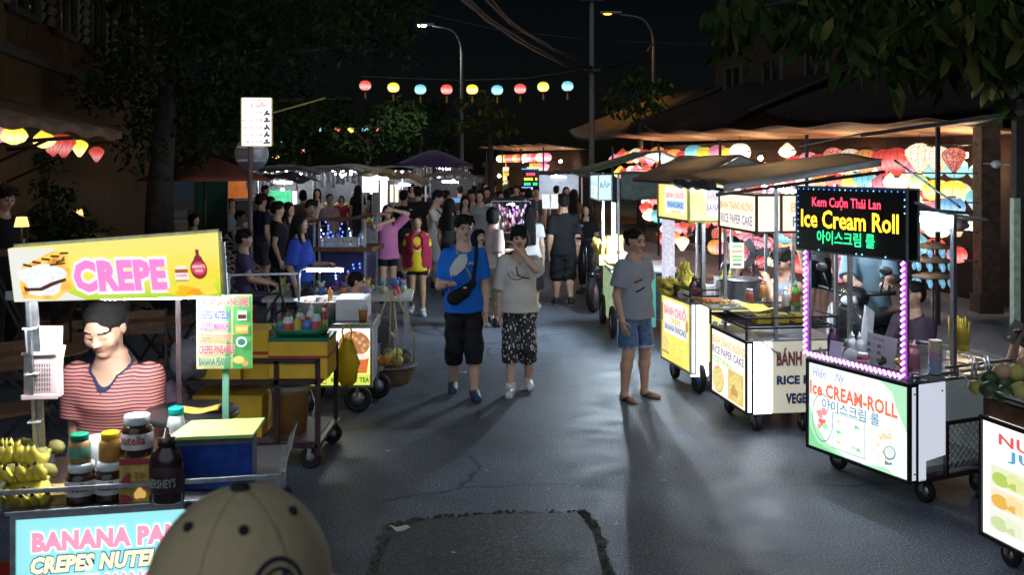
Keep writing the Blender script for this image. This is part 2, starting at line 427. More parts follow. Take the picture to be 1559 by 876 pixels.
def person(label, X, Y, h=1.62, face=0., Z=0., sex='f', skin=0, res=None, arms=('hang', 'hang'), legs='stand', lean=0., hp=0., hy=0., wide=1.,
           top=None, sleeve=.55, hem=.5, loose=.012, neck=.05, bot=None, cut=.3, bl=.012, wide_leg=0., skirt=False, shoe=None, shoekind='shoe',
           hair='short', fringe=False, eyes=True, seat=.45, group=None, jacket=None, belly=0., vneck=0., hairmat=None):
    root = thing('person', label, 'person', (X, Y, Z), R(face), group)
    if res is None: res = .0056 if Y < 5.2 else .0085 if Y < 10.5 else .0125 if Y < 14 else .016 if Y < 20 else .022
    w = (1.08 if sex == 'm' else .98) * wide
    sit = legs == 'sit'
    pz = (seat + .055 * h) if sit else .505 * h
    piv = Vector((0, 0, pz)); up = pz - .505 * h
    Rm = Matrix.Rotation(R(lean), 3, 'X')
    J = lambda x, y, z: piv + Rm @ Vector((x, y, z - .505 * h))
    hm = h * (.5 + .5 * w)
    prof = [(-.06, .062 * w, .055, 0), (-.03, .086 * w, .066, .004), (.0, .094 * w, .07, .006), (.05, .088 * w, .066, .002), (.10, .077 * w, .06 + belly, -belly * .6), (.17, .087 * w, .063 + belly * .4, -.004), (.23, .09 * w, .07 if sex == 'f' else .066, -.006),
            (.27, .092 * w, .058, .0), (.288, .08 * w, .05, .004), (.314, .05 * w, .041, .006), (.345, .036, .036, .006)]
    prof = [tuple(x * h for x in t) for t in prof]
    sh = {s: J(s * .09 * h * w, .004 * h, .783 * h) for s in (-1, 1)}
    hipj = {s: J(s * .05 * h * w, 0, .495 * h) if not sit else Vector((s * .052 * h, 0, pz - .01 * h)) for s in (-1, 1)}
    el, wr = {}, {}
    for s, a in zip((-1, 1), arms):
        t = ARMS[a] if isinstance(a, str) else a
        tgt = sh[s] + Vector((t[0] * s, t[1], t[2])) * h
        pole = Vector((s * 1.2, .2, -1.3)) if not isinstance(a, str) and a[2] > 0 else Vector((s * (1.2 if (a in ('face', 'head', 'hip', 'belly') or (not isinstance(a, str) and a[2] > 0)) else .35), .2 if a in ('face', 'head') else 1, -.5))
        el[s], wr[s] = ik(sh[s], tgt, .172 * h, .152 * h, pole)
    kn, an = {}, {}
    for s in (-1, 1):
        if sit: t = Vector((s * .075 * h, -.23 * h, .045 * h)); kn[s], an[s] = ik(hipj[s], t, .235 * h, .232 * h, (0, -1, 1))
        else:
            dy = 0
            if legs == 'walk': dy = -.075 * h * s
            if legs == 'walk2': dy = .075 * h * s
            st = .055 if legs != 'wide' else .085
            t = Vector((s * st * h, dy, .042 * h + (.02 * h if dy > 0 else 0))); kn[s], an[s] = ik(hipj[s], t, .2295 * h, .2265 * h, (0, -1, 0))
    # head frame
    u = .138 * h * (1. if h > 1.3 else 1.08)
    nb = J(0, .004 * h, .838 * h)
    Rh = Rm @ Matrix.Rotation(R(hy), 3, 'Z') @ Matrix.Rotation(R(hp), 3, 'X')
    hc = nb + Rm @ Vector((0, -.004 * h, .03 * h)) + Rh @ Vector((0, -.02 * u, .5 * u))
    hd = lambda x, y, z: hc + Rh @ Vector((x * u, y * u, z * u))
    pts = [sh[1], sh[-1], piv, hc] + list(el.values()) + list(wr.values()) + list(kn.values()) + list(an.values())
    lo = np.min([tuple(p) for p in pts], 0) - np.array((.2, .26, 0)); hi = np.max([tuple(p) for p in pts], 0) + np.array((.2, .24, .21)); lo[2] = -.02
    # ---- body
    B = Field(lo, hi, res)
    B.trunk(piv, Rm, prof, -.07 * h, .35 * h, k=.0)
    B.cone(J(0, .008 * h, .815 * h), hd(0, .08, -.3), .033 * h * (1.12 if sex == 'm' else 1), .03 * h * (1.1 if sex == 'm' else 1), k=.022 * h)
    B.ell(hd(0, .07, .13), (.345 * u, .42 * u, .37 * u), k=.03 * h, rot=Rh)
    B.ell(hd(0, -.1, -.15), (.275 * u, .27 * u, .345 * u), k=.02 * h, rot=Rh)
    fine = res < .014
    B.ell(hd(0, -.26, -.41), (.1 * u, .08 * u, .075 * u), k=.012 * h, rot=Rh)
    B.cone(hd(0, -.355, .03), hd(0, -.43, -.11), .03 * u, .052 * u, k=.006 * h)
    if fine:
        for s in (-1, 1):
            B.ell(hd(s * .17, -.24, -.12), (.12 * u, .11 * u, .13 * u), k=.01 * h, rot=Rh)
            B.ell(hd(s * .14, -.42, .015), (.095 * u, .075 * u, .052 * u), k=.006 * h, sub=True, rot=Rh)
            B.ell(hd(s * .14, -.29, .01), (.085 * u, .07 * u, .05 * u), k=.004 * h, rot=Rh)
            B.ell(hd(s * .055, -.395, -.125), (.045 * u, .05 * u, .034 * u), k=.004 * h, rot=Rh)
        B.cone(hd(-.17, -.3, .1), hd(.17, -.3, .1), .045 * u, .045 * u, k=.008 * h)
        B.ell(hd(0, -.345, -.215), (.1 * u, .045 * u, .026 * u), k=.004 * h, rot=Rh)
        B.ell(hd(0, -.34, -.268), (.085 * u, .045 * u, .03 * u), k=.004 * h, rot=Rh)
    for s in (-1, 1):
        B.ell(hd(s * .345, .05, -.02), (.035 * u, .085 * u, .125 * u), k=.004 * h, rot=Rh)
        aw = w if sex == 'm' else w * .95
        B.ell(sh[s], (.035 * h * aw,) * 3, k=.03 * h)
        B.cone(sh[s], el[s], .031 * hm * aw, .025 * hm * aw, k=.015 * h)
        m = el[s].lerp(wr[s], .28); B.cone(el[s], m, .0245 * hm * aw, .0255 * hm * aw, k=.01 * h); B.cone(m, wr[s], .0255 * hm * aw, .0165 * h, k=.01 * h)
        # hand: palm, four unequal bent fingers, thumb leaving the side of the palm
        d = (wr[s] - el[s]).normalized(); a = arms[0 if s < 0 else 1]
        n = Vector((-s, 0, 0)) if a in ('hang', 'low', 'hip') else Vector((0, 1, 0)) if a in ('face', 'head', 'up') else Vector((0, 0, -1)); n = (n - d * n.dot(d)).normalized(); q = d.cross(n).normalized()
        if q.y > 0: q = -q
        p0, p1 = wr[s] + d * .012 * h, wr[s] + d * .05 * h
        for o in (-.013, .0, .013): B.cone(p0 + q * o * .7 * h, p1 + q * o * h, .0095 * h, .0085 * h, k=.006 * h)
        curl = .75 if a in ('phone', 'ride', 'fan', 'cook', 'up') else .35
        for i, (o, l) in enumerate(((-.0195, .034), (-.0065, .043), (.0065, .047), (.0195, .041))):
            f0 = p1 + q * o * h; f1 = f0 + (d * math.cos(curl * .7) + n * math.sin(curl * .7) + q * o * 2) * l * .52 * h; f2 = f1 + (d * math.cos(curl * 2) + n * math.sin(curl * 2)) * l * .5 * h
            rr = max(.0052 * h, res * .62); B.cone(f0, f1, rr, rr, k=.002 * h); B.cone(f1, f2, rr, rr * .85, k=.002 * h)
        t0 = p0 + q * .016 * h; t1 = t0 + (q * .75 + d * .75 + n * .3).normalized() * .03 * h; t2 = t1 + (d + n * .5).normalized() * .02 * h
        rr = max(.0062 * h, res * .62); B.cone(t0, t1, rr * 1.1, rr, k=.004 * h); B.cone(t1, t2, rr, rr * .85, k=.002 * h)
        # leg and foot
        B.cone(hipj[s], kn[s], .05 * hm, .034 * hm, k=.02 * h)
        c = kn[s].lerp(an[s], .3) + Vector((0, .008 * h, 0)); B.cone(kn[s], c, .033 * hm, .034 * hm, k=.015 * h); B.cone(c, an[s], .033 * hm, .0205 * h, k=.015 * h)
        a0 = an[s]; hz = a0.z - .042 * h
        B.cone((a0.x, a0.y, a0.z), (a0.x, a0.y + .015 * h, hz + .02 * h), .021 * h, .02 * h, k=.008 * h)
        B.cone((a0.x, a0.y - .005 * h, hz + .025 * h), (a0.x + s * .008 * h, a0.y - .095 * h, hz + .013 * h), .021 * h, .0145 * h, k=.01 * h)
        B.cone((a0.x + s * .004 * h, a0.y - .06 * h, hz + .014 * h), (a0.x + s * .012 * h, a0.y - .1 * h, hz + .012 * h), .018 * h, .014 * h, k=.008 * h)
    RhT = np.array(Rh.transposed()); hcn = np.array(hc)
    look_down = hp > 16
    def mi(c):
        q = (c - hcn) @ RhT.T / u; x, y, z = np.abs(q[:, 0]), q[:, 1], q[:, 2]; r = np.zeros(len(c)); fr = (y < -.2) & (np.abs(z) < .6) & (x < .5)
        r[fr & (((x / .105) ** 2 + ((z + .24) / .05) ** 2) < 1) & (y < -.3)] = 1
        r[fr & ((np.abs(z - .105 + .25 * (x - .15) ** 2) < .02) & (x > .06) & (x < .235))] = 2
        if look_down: r[fr & (np.abs(z + .022) < .012) & (x > .07) & (x < .215)] = 2
        elif eyes: r[fr & ((((x - .143) / .078) ** 2 + ((z - .008) / .03) ** 2) < 1)] = 2
        return r
    fmesh(B, 'body', [SKIN[skin], LIP, EYED], root, mi if fine else None)
    # ---- hair
    if hair:
        Fh = Field(lo, hi, max(res, .0065)); hh = hairmat or HAIR
        pb = hair in ('bun', 'tied', 'pony') and not fringe; Fh.ell(hd(0, .08, .15), ((.365 if pb else .385) * u, (.437 if pb else .45) * u, (.378 if pb else .39) * u), k=0, rot=Rh)
        if hair in ('short', 'tied', 'bun', 'pony', 'man'):
            Fh.ell(hd(0, .2, -.03), (.335 * u, .33 * u, .33 * u), k=.02, rot=Rh)
            if hair == 'short' or hair == 'man':
                Fh.ell(hd(0, -.05, .38), (.31 * u, .33 * u, .2 * u), k=.02, rot=Rh)
        if hair == 'bob': Fh.ell(hd(0, .1, -.12), (.43 * u, .42 * u, .48 * u), k=.02, rot=Rh)
        if hair == 'long' or hair == 'vlong':
            Fh.ell(hd(0, .1, -.12), (.42 * u, .42 * u, .5 * u), k=.02, rot=Rh)
            e = J(0, .085 * h, (.70 if hair == 'long' else .64) * h)
            for s in (-1, 0, 1): Fh.cone(hd(s * .2, .3, -.1), e + Vector((s * .045 * h, 0, 0)), .2 * u, .16 * u, k=.03)
            if hair == 'long':
                for s in (-1, 1): Fh.cone(hd(s * .33, .0, -.1), J(s * .055 * h, -.045 * h, .76 * h), .13 * u, .08 * u, k=.02)
        # face opening
        top_z = (.09 if pb else .0) if not fringe else -.13
        if hair != 'man': Fh.ell(hd(0, -.5, -.17 + top_z), ((.265 if pb else .30) * u, .47 * u, .43 * u), k=.012, sub=True, rot=Rh)
        else: Fh.ell(hd(0, -.48, -.2), (.36 * u, .5 * u, .46 * u), k=.012, sub=True, rot=Rh)
        if hair in ('short', 'man', 'tied', 'bun', 'pony'):
            for s in (-1, 1): Fh.ell(hd(s * .42, -.05, -.28), (.16 * u, .3 * u, .3 * u), k=.015, sub=True, rot=Rh)
            Fh.ell(hd(0, .1, -.62), (.5 * u, .6 * u, .28 * u), k=.02, sub=True, rot=Rh)
        if hair in ('short', 'tied', 'pony') or fringe:
            rq = random.Random(len(label)); wd = .3
            if hair == 'short' or fringe:
                for i in range(7):
                    x = (i / 6 - .5) * 2 * wd + rq.uniform(-.03, .03); Fh.cone(hd(x * .9, -.2, .44), hd(x + rq.uniform(-.06, .06), -.37 - .03 * (1 - abs(x) * 2), rq.uniform(.15, .24) - (.1 if fringe else 0)), .085 * u, .035 * u, k=.008)
            if hair == 'short':
                for i in range(9): a = rq.uniform(0, 6.28); Fh.cone(hd(.2 * math.cos(a), .1 + .2 * math.sin(a), .42), hd(.34 * math.cos(a), .1 + .36 * math.sin(a), .42 + rq.uniform(.02, .1)), .1 * u, .03 * u, k=.012)
        if hair == 'bun': Fh.ell(hd(0, .58, .1), (.22 * u, .2 * u, .22 * u), k=.02, rot=Rh)
        if hair == 'pony': Fh.ell(hd(0, .52, .12), (.12 * u, .12 * u, .12 * u), k=.02); Fh.cone(hd(0, .56, .05), J(0, .07 * h, .74 * h), .11 * u, .07 * u, k=.02)
        Fh.folds(.0016, len(label), 4.)
        fmesh(Fh, 'hair', hh, root)
    # ---- top
    cr = max(res, .007)
    seed = len(label) * 7 + int(abs(X) * 10)
    if top is not None:
        T = Field(lo, hi, cr)
        z0 = (hem - .505) * h
        T.trunk(piv, Rm, prof, z0, .345 * h, k=0, off=min(loose, .016))
        if loose > .014:      # a loose hem hangs straight from the chest
            T.trunk(piv, Rm, [(z0, .092 * h * w + .008 + loose * 1.15, .073 * h + .006 + loose * 1.1 + belly * .5, -.004 * h), (.12 * h, .086 * h * w + loose * .9, .066 * h + loose * .9 + belly, -.004 * h), (.2 * h, .09 * h * w + loose * .6, .068 * h + loose * .5, -.004 * h), (.26 * h, .088 * h * w, .05 * h, 0)], z0, .26 * h, k=.015)
        T.folds(.0042 if cr < .013 else .003, seed)
        for s in (-1, 1):
            if sleeve <= 0: T.cone(J(s * .06 * h, .004 * h, .80 * h), J(s * .06 * h, .0, .84 * h), .03 * h, .02 * h, k=.02); continue
            sl_ = min(sleeve, 1.); e = sh[s].lerp(el[s], sl_); d = (el[s] - sh[s]).normalized(); r0 = .036 * h * (.5 + .5 * w) + loose * .4; r1 = .031 * h * w + loose * 1.15
            T.cone(sh[s] - d * .005 * h, e + d * .02, r0, r1, k=.018 * h, cut=[(e, d)] if sleeve <= 1 else None)
            if sleeve > 1:
                e2 = el[s].lerp(wr[s], sleeve - 1); d2 = (wr[s] - el[s]).normalized()
                T.cone(el[s], e2 + d2 * .02, r1 * .98, .026 * h + loose * .5, k=.012 * h, cut=[(e2, d2)])
        a = J(0, -.006 * h, .838 * h); b = hd(0, .02, -.1)
        T.cone(a, b, neck * h, neck * h * 1.1, k=.004, sub=True)
        if vneck: T.cone(a, J(0, -.085 * h, .838 * h - vneck * h), neck * h * .9, .008 * h, k=.006, sub=True)
        mats = list(top) if isinstance(top, (list, tuple)) else [top]
        fn = None
        if len(mats) > 1:       # a collar band of a second colour along the neckline
            na, nv = np.array(a), np.array(J(0, -.085 * h, .838 * h - vneck * h))
            def fn(c):
                d = np.linalg.norm(c - na, axis=1) - neck * h
                tt = np.clip(((c - na) @ (nv - na)) / ((nv - na) @ (nv - na)), 0, 1); d2 = np.linalg.norm(c - na - tt[:, None] * (nv - na), axis=1) - (neck * .9 * (1 - tt) + .008 * tt) * h
                return (np.minimum(d, d2) < .012) * 1.
        fmesh(T, 'shirt', mats, root, fn, smooth_it=3)
        root['_z'] = 0; del root['_z']
    if jacket is not None:
        T = Field(lo, hi, cr); T.trunk(piv, Rm, prof, (.47 - .505) * h, .34 * h, k=0, off=loose + .024); T.folds(.003, seed + 5)
        for s in (-1, 1):
            T.cone(sh[s], el[s], .044 * h, .037 * h, k=.012 * h); e2 = el[s].lerp(wr[s], .95); T.cone(el[s], e2, .037 * h, .029 * h, k=.012 * h)
        T.cone(J(0, -.006 * h, .838 * h), hd(0, .02, -.1), .055 * h, .06 * h, k=.004, sub=True)
        for f in (0, .33, .66, 1): T.cone(J(0, -.1 * h, (.46 + .3 * f) * h), J(0, -.12 * h, (.5 + .36 * f) * h), .05 * h, .05 * h, k=.003, sub=True)
        fmesh(T, 'jacket', jacket, root)
    # ---- trousers, shorts or skirt: cut = height of the hem as a share of the person's height
    if bot is not None:
        T = Field(lo, hi, cr)
        T.trunk(piv, Rm, prof, -.075 * h, .09 * h, k=0, off=min(bl, .0105))
        if skirt:
            zc = cut * h - piv.z
            T.trunk(piv, Matrix.Identity(3), [(zc, .125 * h * w + bl, .1 * h + bl, 0), (-.0, .1 * h * w + bl, .07 * h + bl, 0), (.08 * h, .085 * h * w, .06 * h, 0)], zc, .06 * h, k=.01)
        else:
            for s in (-1, 1):
                L1 = .235 * h
                zt = cut * h
                if sit or zt > kn[s].z + .01:
                    tt = min(1, max(.15, (hipj[s].z - zt) / max(.02, hipj[s].z - kn[s].z))) if not sit else min(1., (.5 - cut) / .23)
                    e = hipj[s].lerp(kn[s], tt); d = (kn[s] - hipj[s]).normalized()
                    T.cone(hipj[s], e + d * .03, .048 * hm + bl, .042 * hm + bl + wide_leg, k=.01 * h, cut=[(e, d)])
                if (sit and cut < .27) or (not sit and zt <= kn[s].z + .01):
                    if not sit: T.cone(hipj[s], kn[s], .048 * hm + bl, .037 * hm + bl + wide_leg * .7, k=.012 * h)
                    tt = min(1, (.275 * h - zt) / (.235 * h)); e = kn[s].lerp(an[s], tt); d = (an[s] - kn[s]).normalized()
                    T.cone(kn[s], e + d * .03, .038 * hm + bl + wide_leg * .7, .03 * hm + bl + wide_leg, k=.015 * h, cut=[(e, d)])
        T.folds(.004 if cr < .013 else .003, seed + 3)
        mats = list(bot) if isinstance(bot, (list, tuple)) else [bot]
        cz = cut * h + .03
        fmesh(T, 'skirt' if skirt else ('shorts' if cut > .2 else 'trousers'), mats, root, (lambda c: (c[:, 2] < cz) * 1.) if len(mats) > 1 else None)
    if shoe is not None:
        for s in (-1, 1):
            a0 = an[s]; hz = a0.z - .042 * h
            if shoekind == 'sandal':
                m = MB(); q = []
                for i in range(18):
                    t = 2 * PI * i / 18; q.append((a0.x + s * .006 * h + .027 * h * math.cos(t) * (1 + .18 * math.cos(t - PI / 2) * -1), a0.y - .04 * h + .082 * h * math.sin(t), hz + .004))
                m.poly(q, (0, 0, 1), .014)
                tp = Vector((a0.x + s * .002 * h, a0.y - .085 * h, hz + .012 * h))
                for e in (-1, 1): m.tube([tp, tp + Vector((e * .022 * h, .03 * h, .018 * h)), tp + Vector((e * .03 * h, .062 * h, -.004 * h))], .005, 6)
                m.build('sandal', shoe, root)
            else:
                T = Field((a0.x - .12, a0.y - .3, hz - .03), (a0.x + .12, a0.y + .14, hz + .16), min(cr, .009))
                T.cone((a0.x, a0.y + .012 * h, hz + .024 * h), (a0.x + s * .008 * h, a0.y - .098 * h, hz + .014 * h), .029 * h, .024 * h, k=.01)
                T.cone((a0.x + s * .004 * h, a0.y - .05 * h, hz + .014 * h), (a0.x + s * .01 * h, a0.y - .1 * h, hz + .012 * h), .027 * h, .024 * h, k=.01)
                if shoekind == 'shoe': T.cone((a0.x, a0.y, hz + .03 * h), (a0.x, a0.y + .008 * h, hz + .052 * h), .031 * h, .03 * h, k=.01)
                T.plane((0, 0, hz - .008), (0, 0, -1)); zt = hz + .014 * h
                if shoekind == 'clog': T.plane((0, a0.y, hz + .045 * h), (0, .25, .97))
                fmesh(T, 'shoe', shoe if isinstance(shoe, (list, tuple)) else [shoe, shoe], root, lambda c, zt=zt: (c[:, 2] < zt) * 1.)
    root_j = dict(sh=sh, el=el, wr=wr, kn=kn, an=an, hc=hc, Rh=Rh, u=u, J=J, h=h)
    return root, root_j
# ---------------------------------------------------------------- shared surfaces
STEEL = M('brushed_steel', (.55, .56, .58), .32, 1, var=.12, scale=30)
GALV = M('galvanised_pipe', (.5, .51, .53), .42, 1, var=.2, scale=40)
IRON = M('dark_painted_iron', (.03, .018, .02), .5, var=.4, scale=25)
BLACK = M('black_plastic', (.012, .012, .013), .45, var=.3)
RUBBER = M('rubber', (.014, .014, .015), .75, var=.3)
WHITEP = M('white_painted_board', (.7, .7, .7), .45, var=.08, scale=8)
WOOD = M('brown_wood', (.16, .08, .04), .6, var=.45, scale=18)
CLOTHB = M('brown_canvas', (.36, .26, .17), .85, var=.3, scale=9, bump=.3, transl=.5)
CLOTHG = M('grey_canvas', (.5, .5, .5), .85, var=.2, scale=6, bump=.3, transl=.5)
CLOTHD = M('dark_tarp', (.05, .052, .05), .7, var=.35, scale=7, bump=.3)
LEDW = E('white_led_tube', (.7, .85, 1.), 480, var=0)
LEDN = E('bare_white_bulb', (.95, .95, .9), 130, var=0)
WARMB = E('bare_warm_bulb', (1., .72, .42), 130, var=0)
ORD = ['first', 'second', 'third', 'fourth', 'fifth', 'sixth', 'seventh', 'eighth', 'ninth', 'tenth', 'eleventh', 'twelfth', 'thirteenth', 'fourteenth', 'fifteenth', 'sixteenth', 'seventeenth', 'eighteenth',
       'nineteenth', 'twentieth', 'twenty-first', 'twenty-second', 'twenty-third', 'twenty-fourth', 'twenty-fifth', 'twenty-sixth', 'twenty-seventh', 'twenty-eighth', 'twenty-ninth', 'thirtieth', 'thirty-first', 'thirty-second', 'thirty-third', 'thirty-fourth', 'thirty-fifth', 'thirty-sixth', 'thirty-seventh', 'thirty-eighth', 'thirty-ninth', 'fortieth']
# ---------------------------------------------------------------- ground
def asphalt(name, base, var, cracks=True):
    m, nt, b = _nt(name); L = nt.links.new
    tc = node(nt, 'ShaderNodeTexCoord')
    n1 = node(nt, 'ShaderNodeTexNoise'); n1.inputs['Scale'].default_value = .55; n1.inputs['Detail'].default_value = 6; n1.inputs['Roughness'].default_value = .65
    n2 = node(nt, 'ShaderNodeTexNoise'); n2.inputs['Scale'].default_value = 75; n2.inputs['Detail'].default_value = 4
    n3 = node(nt, 'ShaderNodeTexNoise'); n3.inputs['Scale'].default_value = 4; n3.inputs['Detail'].default_value = 8
    for n in (n1, n2, n3): L(tc.outputs['Object'], n.inputs['Vector'])
    a = ramp(nt, n1.outputs['Fac'], [(.3, tuple(x * (1 - var) for x in base)), (.72, tuple(x * (1 + var) for x in base))])
    g = ramp(nt, n2.outputs['Fac'], [(.34, (.4, .4, .4)), (.56, (1, 1, 1)), (.68, (2.3, 2.3, 2.4))])
    mx = node(nt, 'ShaderNodeMix', data_type='RGBA', blend_type='MULTIPLY'); mx.inputs[0].default_value = 1; L(a, mx.inputs[6]); L(g, mx.inputs[7])
    g3 = ramp(nt, n3.outputs['Fac'], [(.35, (.62, .6, .58)), (.55, (1, 1, 1))])
    mx2 = node(nt, 'ShaderNodeMix', data_type='RGBA', blend_type='MULTIPLY'); mx2.inputs[0].default_value = .7; L(mx.outputs[2], mx2.inputs[6]); L(g3, mx2.inputs[7])
    out = mx2.outputs[2]
    if cracks:
        v = node(nt, 'ShaderNodeTexVoronoi', feature='DISTANCE_TO_EDGE'); v.inputs['Scale'].default_value = .33
        mp = node(nt, 'ShaderNodeMix', data_type='RGBA'); mp.inputs[0].default_value = .22; L(tc.outputs['Object'], mp.inputs[6]); n4 = node(nt, 'ShaderNodeTexNoise'); n4.inputs['Scale'].default_value = 2.5; n4.inputs['Detail'].default_value = 5
        L(tc.outputs['Object'], n4.inputs['Vector']); L(n4.outputs['Color'], mp.inputs[7]); L(mp.outputs[2], v.inputs['Vector'])
        ck = ramp(nt, v.outputs['Distance'], [(0, (.25, .25, .25)), (.006, (1, 1, 1))])
        msk = ramp(nt, n1.outputs['Fac'], [(.45, (0, 0, 0)), (.55, (1, 1, 1))])
        mx3 = node(nt, 'ShaderNodeMix', data_type='RGBA', blend_type='MULTIPLY'); L(msk, mx3.inputs[0]); L(out, mx3.inputs[6]); L(ck, mx3.inputs[7]); out = mx3.outputs[2]
    L(out, b.inputs['Base Color'])
    rr = node(nt, 'ShaderNodeMapRange'); rr.inputs['From Min'].default_value = .3; rr.inputs['From Max'].default_value = .7; rr.inputs['To Min'].default_value = .46; rr.inputs['To Max'].default_value = .68
    L(n3.outputs['Fac'], rr.inputs['Value']); L(rr.outputs['Result'], b.inputs['Roughness'])
    b.inputs['Specular IOR Level'].default_value = .36
    bp = node(nt, 'ShaderNodeBump'); bp.inputs['Strength'].default_value = .45; bp.inputs['Distance'].default_value = .006; L(n2.outputs['Fac'], bp.inputs['Height']); L(bp.outputs['Normal'], b.inputs['Normal'])
    return m
ASPH = asphalt('asphalt', (.122, .143, .178), .45)
tag(MB().bx(-70, 70, -8, 220, -.3, 0).build('road', ASPH), kind='structure')
rg = random.Random(3)
def ragged(pts, step, amp):
    q = []
    for i, p in enumerate(pts):
        a, b = Vector(p), Vector(pts[(i + 1) % len(pts)]); n = max(1, int((b - a).length / step)); t = (b - a).normalized(); nn = Vector((-t.y, t.x, 0))
        for k in range(n): q.append(a.lerp(b, k / n) + nn * rg.uniform(-amp, amp))
    return q
pc = [G(594, 880), G(930, 880), G(903, 812), G(880, 783), G(740, 786), G(640, 795), G(600, 806)]
pc = [Vector((p.x, p.y, 0)) for p in pc]; pc[0].y = pc[1].y = 4.2; pc[0].x = -.72; pc[1].x = .47
cen = sum(pc, Vector()) / len(pc)
def sheet(name, pts, z, mat):
    v = [Vector((p.x, p.y, z)) for p in pts]; m = MB(); m.add(v, [tuple(range(len(v)))]); return tag(m.build(name, mat), kind='structure')
sheet('broken_asphalt_edge', ragged([cen + (p - cen) * 1.055 + Vector((.035 if p.x > 0 else -.03, 0, 0)) for p in pc], .05, .024), .004, M('crumbled_asphalt', (.075, .07, .068), .9, var=.75, scale=22, bump=.4))
sheet('concrete_patch', ragged(pc, .06, .006), .008, asphalt('worn_concrete', (.078, .078, .08), .3, False))
st = MB()
for i in range(170):
    k = rg.randrange(len(pc)); a, b = pc[k], pc[(k + 1) % len(pc)]; p = a.lerp(b, rg.random()); p = cen + (p - cen) * rg.uniform(1.01, 1.09)
    r = rg.uniform(.004, .015); st.ell((p.x, p.y, .008), (r * rg.uniform(.8, 1.6), r, r * .6), 6, 0, (0, 0, rg.uniform(0, 3)), .25, rg)
tag(st.build('asphalt_crumbs', M('asphalt_crumb', (.07, .06, .05), .9, var=.6, scale=40)), kind='stuff')
for i, (px, py, s) in enumerate([(608, 812, .055), (740, 720, .012), (880, 745, .014), (1010, 735, .013), (1005, 700, .01), (835, 748, .012), (937, 802, .014), (690, 848, .013), (812, 590, .02), (590, 690, .02), (705, 570, .035)]):
    p = G(px, py); m = MB(); m.grid(lambda u, v: (s * (u - .5) * 2.2, s * (v - .5) * (1 + .4 * math.sin(5 * u)), .012 + s * .16 * (1 + math.sin(6 * u + 2 * v))), 5, 3, 0, .0015)
    d = ['folded white paper scrap by the corner of the concrete patch', 'tiny white crumb on open asphalt before the walking couple', 'white speck of litter on the road left of the lit ice cream cart', 'small paper bit nearest the black-haired grey-shirt woman on asphalt',
         'white crumb just behind the paper bit on the lit road', 'pale crumb just beyond the concrete patch', 'pale chip beside the right broken edge of the patch', 'tiny white chip lying on the concrete patch', 'pale scrap by the white-shirt woman\'s shoes', 'thin pale scrap on the dark road before the fruit baskets', 'flat white wrapper behind the heel of the man in blue'][i]
    tag(m.build('paper_scrap', M('litter_white', (.6, .6, .6), .8), loc=(p.x, p.y, .009 if i in (0, 7) else .001), rz=rg.uniform(0, 3)), d, 'litter', 'scraps of litter on the road')
PAVE = asphalt('pavement_concrete', (.13, .11, .095), .3, False)
def slab(name, pts, h, mat):
    m = MB(); m.poly([Vector((x, y, h)) for x, y in pts], (0, 0, 1), h + .02); return tag(m.build(name, mat), kind='structure')
slab('right_pavement', [(30, 2), (30, 60), (-4, 60), (2.6, 33), (6.4, 16.6), (7.4, 14.6), (9.5, 11), (12, 2)], .12, PAVE)
slab('left_pavement', [(-30, 60), (-30, 2), (-3.7, 2), (-4.9, 9), (-6.2, 16), (-9, 30), (-13.4, 60)], .12, PAVE)
# ---------------------------------------------------------------- buildings, all but lost in the dark
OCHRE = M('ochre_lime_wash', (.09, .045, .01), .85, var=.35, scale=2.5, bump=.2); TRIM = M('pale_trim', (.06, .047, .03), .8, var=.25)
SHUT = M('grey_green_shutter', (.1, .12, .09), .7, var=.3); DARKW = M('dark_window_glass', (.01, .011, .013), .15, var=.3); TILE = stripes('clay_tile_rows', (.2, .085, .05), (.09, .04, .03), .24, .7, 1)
def shop_house(label, cat, p, q, hgt, depth, mat, win, sill, roof=True, flip=1):
    """a long plastered house from p to q on plan, its front towards the street"""
    p, q = Vector((p[0], p[1], 0)), Vector((q[0], q[1], 0)); d = q - p; L = d.length; rz = math.atan2(d.y, d.x)
    t = thing('shop_house', label, cat, p, rz)
    y = flip
    m = MB(); m.bx(0, L, min(0, y * depth), max(0, y * depth), -.1, hgt); m.build('wall', mat, t)
    m = MB(); m.bx(-.1, L + .1, -.16 * y - .12, -.16 * y + .12, hgt - .5, hgt - .2); m.bx(0, L, -.06 * y - .05, -.06 * y + .05, 3.55, 3.7); m.build('cornice', TRIM, t)
    n = 0
    for x in win:
        for z, hh in sill:
            w = MB(); w.bx(x - .5, x + .5, -.05 * y - .03, -.05 * y + .03, z, z + hh); o = w.build('window', DARKW, t)
            f = MB()
            for a, b, c, e in ((x - .58, x + .58, z - .09, z), (x - .58, x + .58, z + hh, z + hh + .09), (x - .58, x - .5, z, z + hh), (x + .5, x + .58, z, z + hh), (x - .02, x + .02, z, z + hh)): f.bx(a, b, -.09 * y - .05, -.09 * y + .05, c, e)
            f.build('frame', TRIM, o)
            if hh > 1.2:
                f = MB()
                for s in (-1, 1):
                    for k in range(12): f.box((x + s * .78, -.08 * y, z + .06 + k * hh / 12), (.36, .035, hh / 15), (R(22), 0, 0))
                f.build('shutter', SHUT, o)
    if roof:
        f = MB(); f.grid(lambda u, v: (-.3 + u * (L + .6), y * (-.5 + v * depth * .7), hgt - .15 + v * depth * .32 + .03 * math.sin(u * 150)), 160, 4, 0, .08); f.build('roof', TILE, t)
    return t, L, rz
shop_house('dark ochre house with louvred shutters behind the left awning', 'house', (-4.0 - .19 * 6, 6), (-4.2 - .19 * 26, 26), 8.2, 5, OCHRE, [3.5, 7.2, 9.4, 11.6, 14, 17], [(4.2, 1.9)], flip=1)
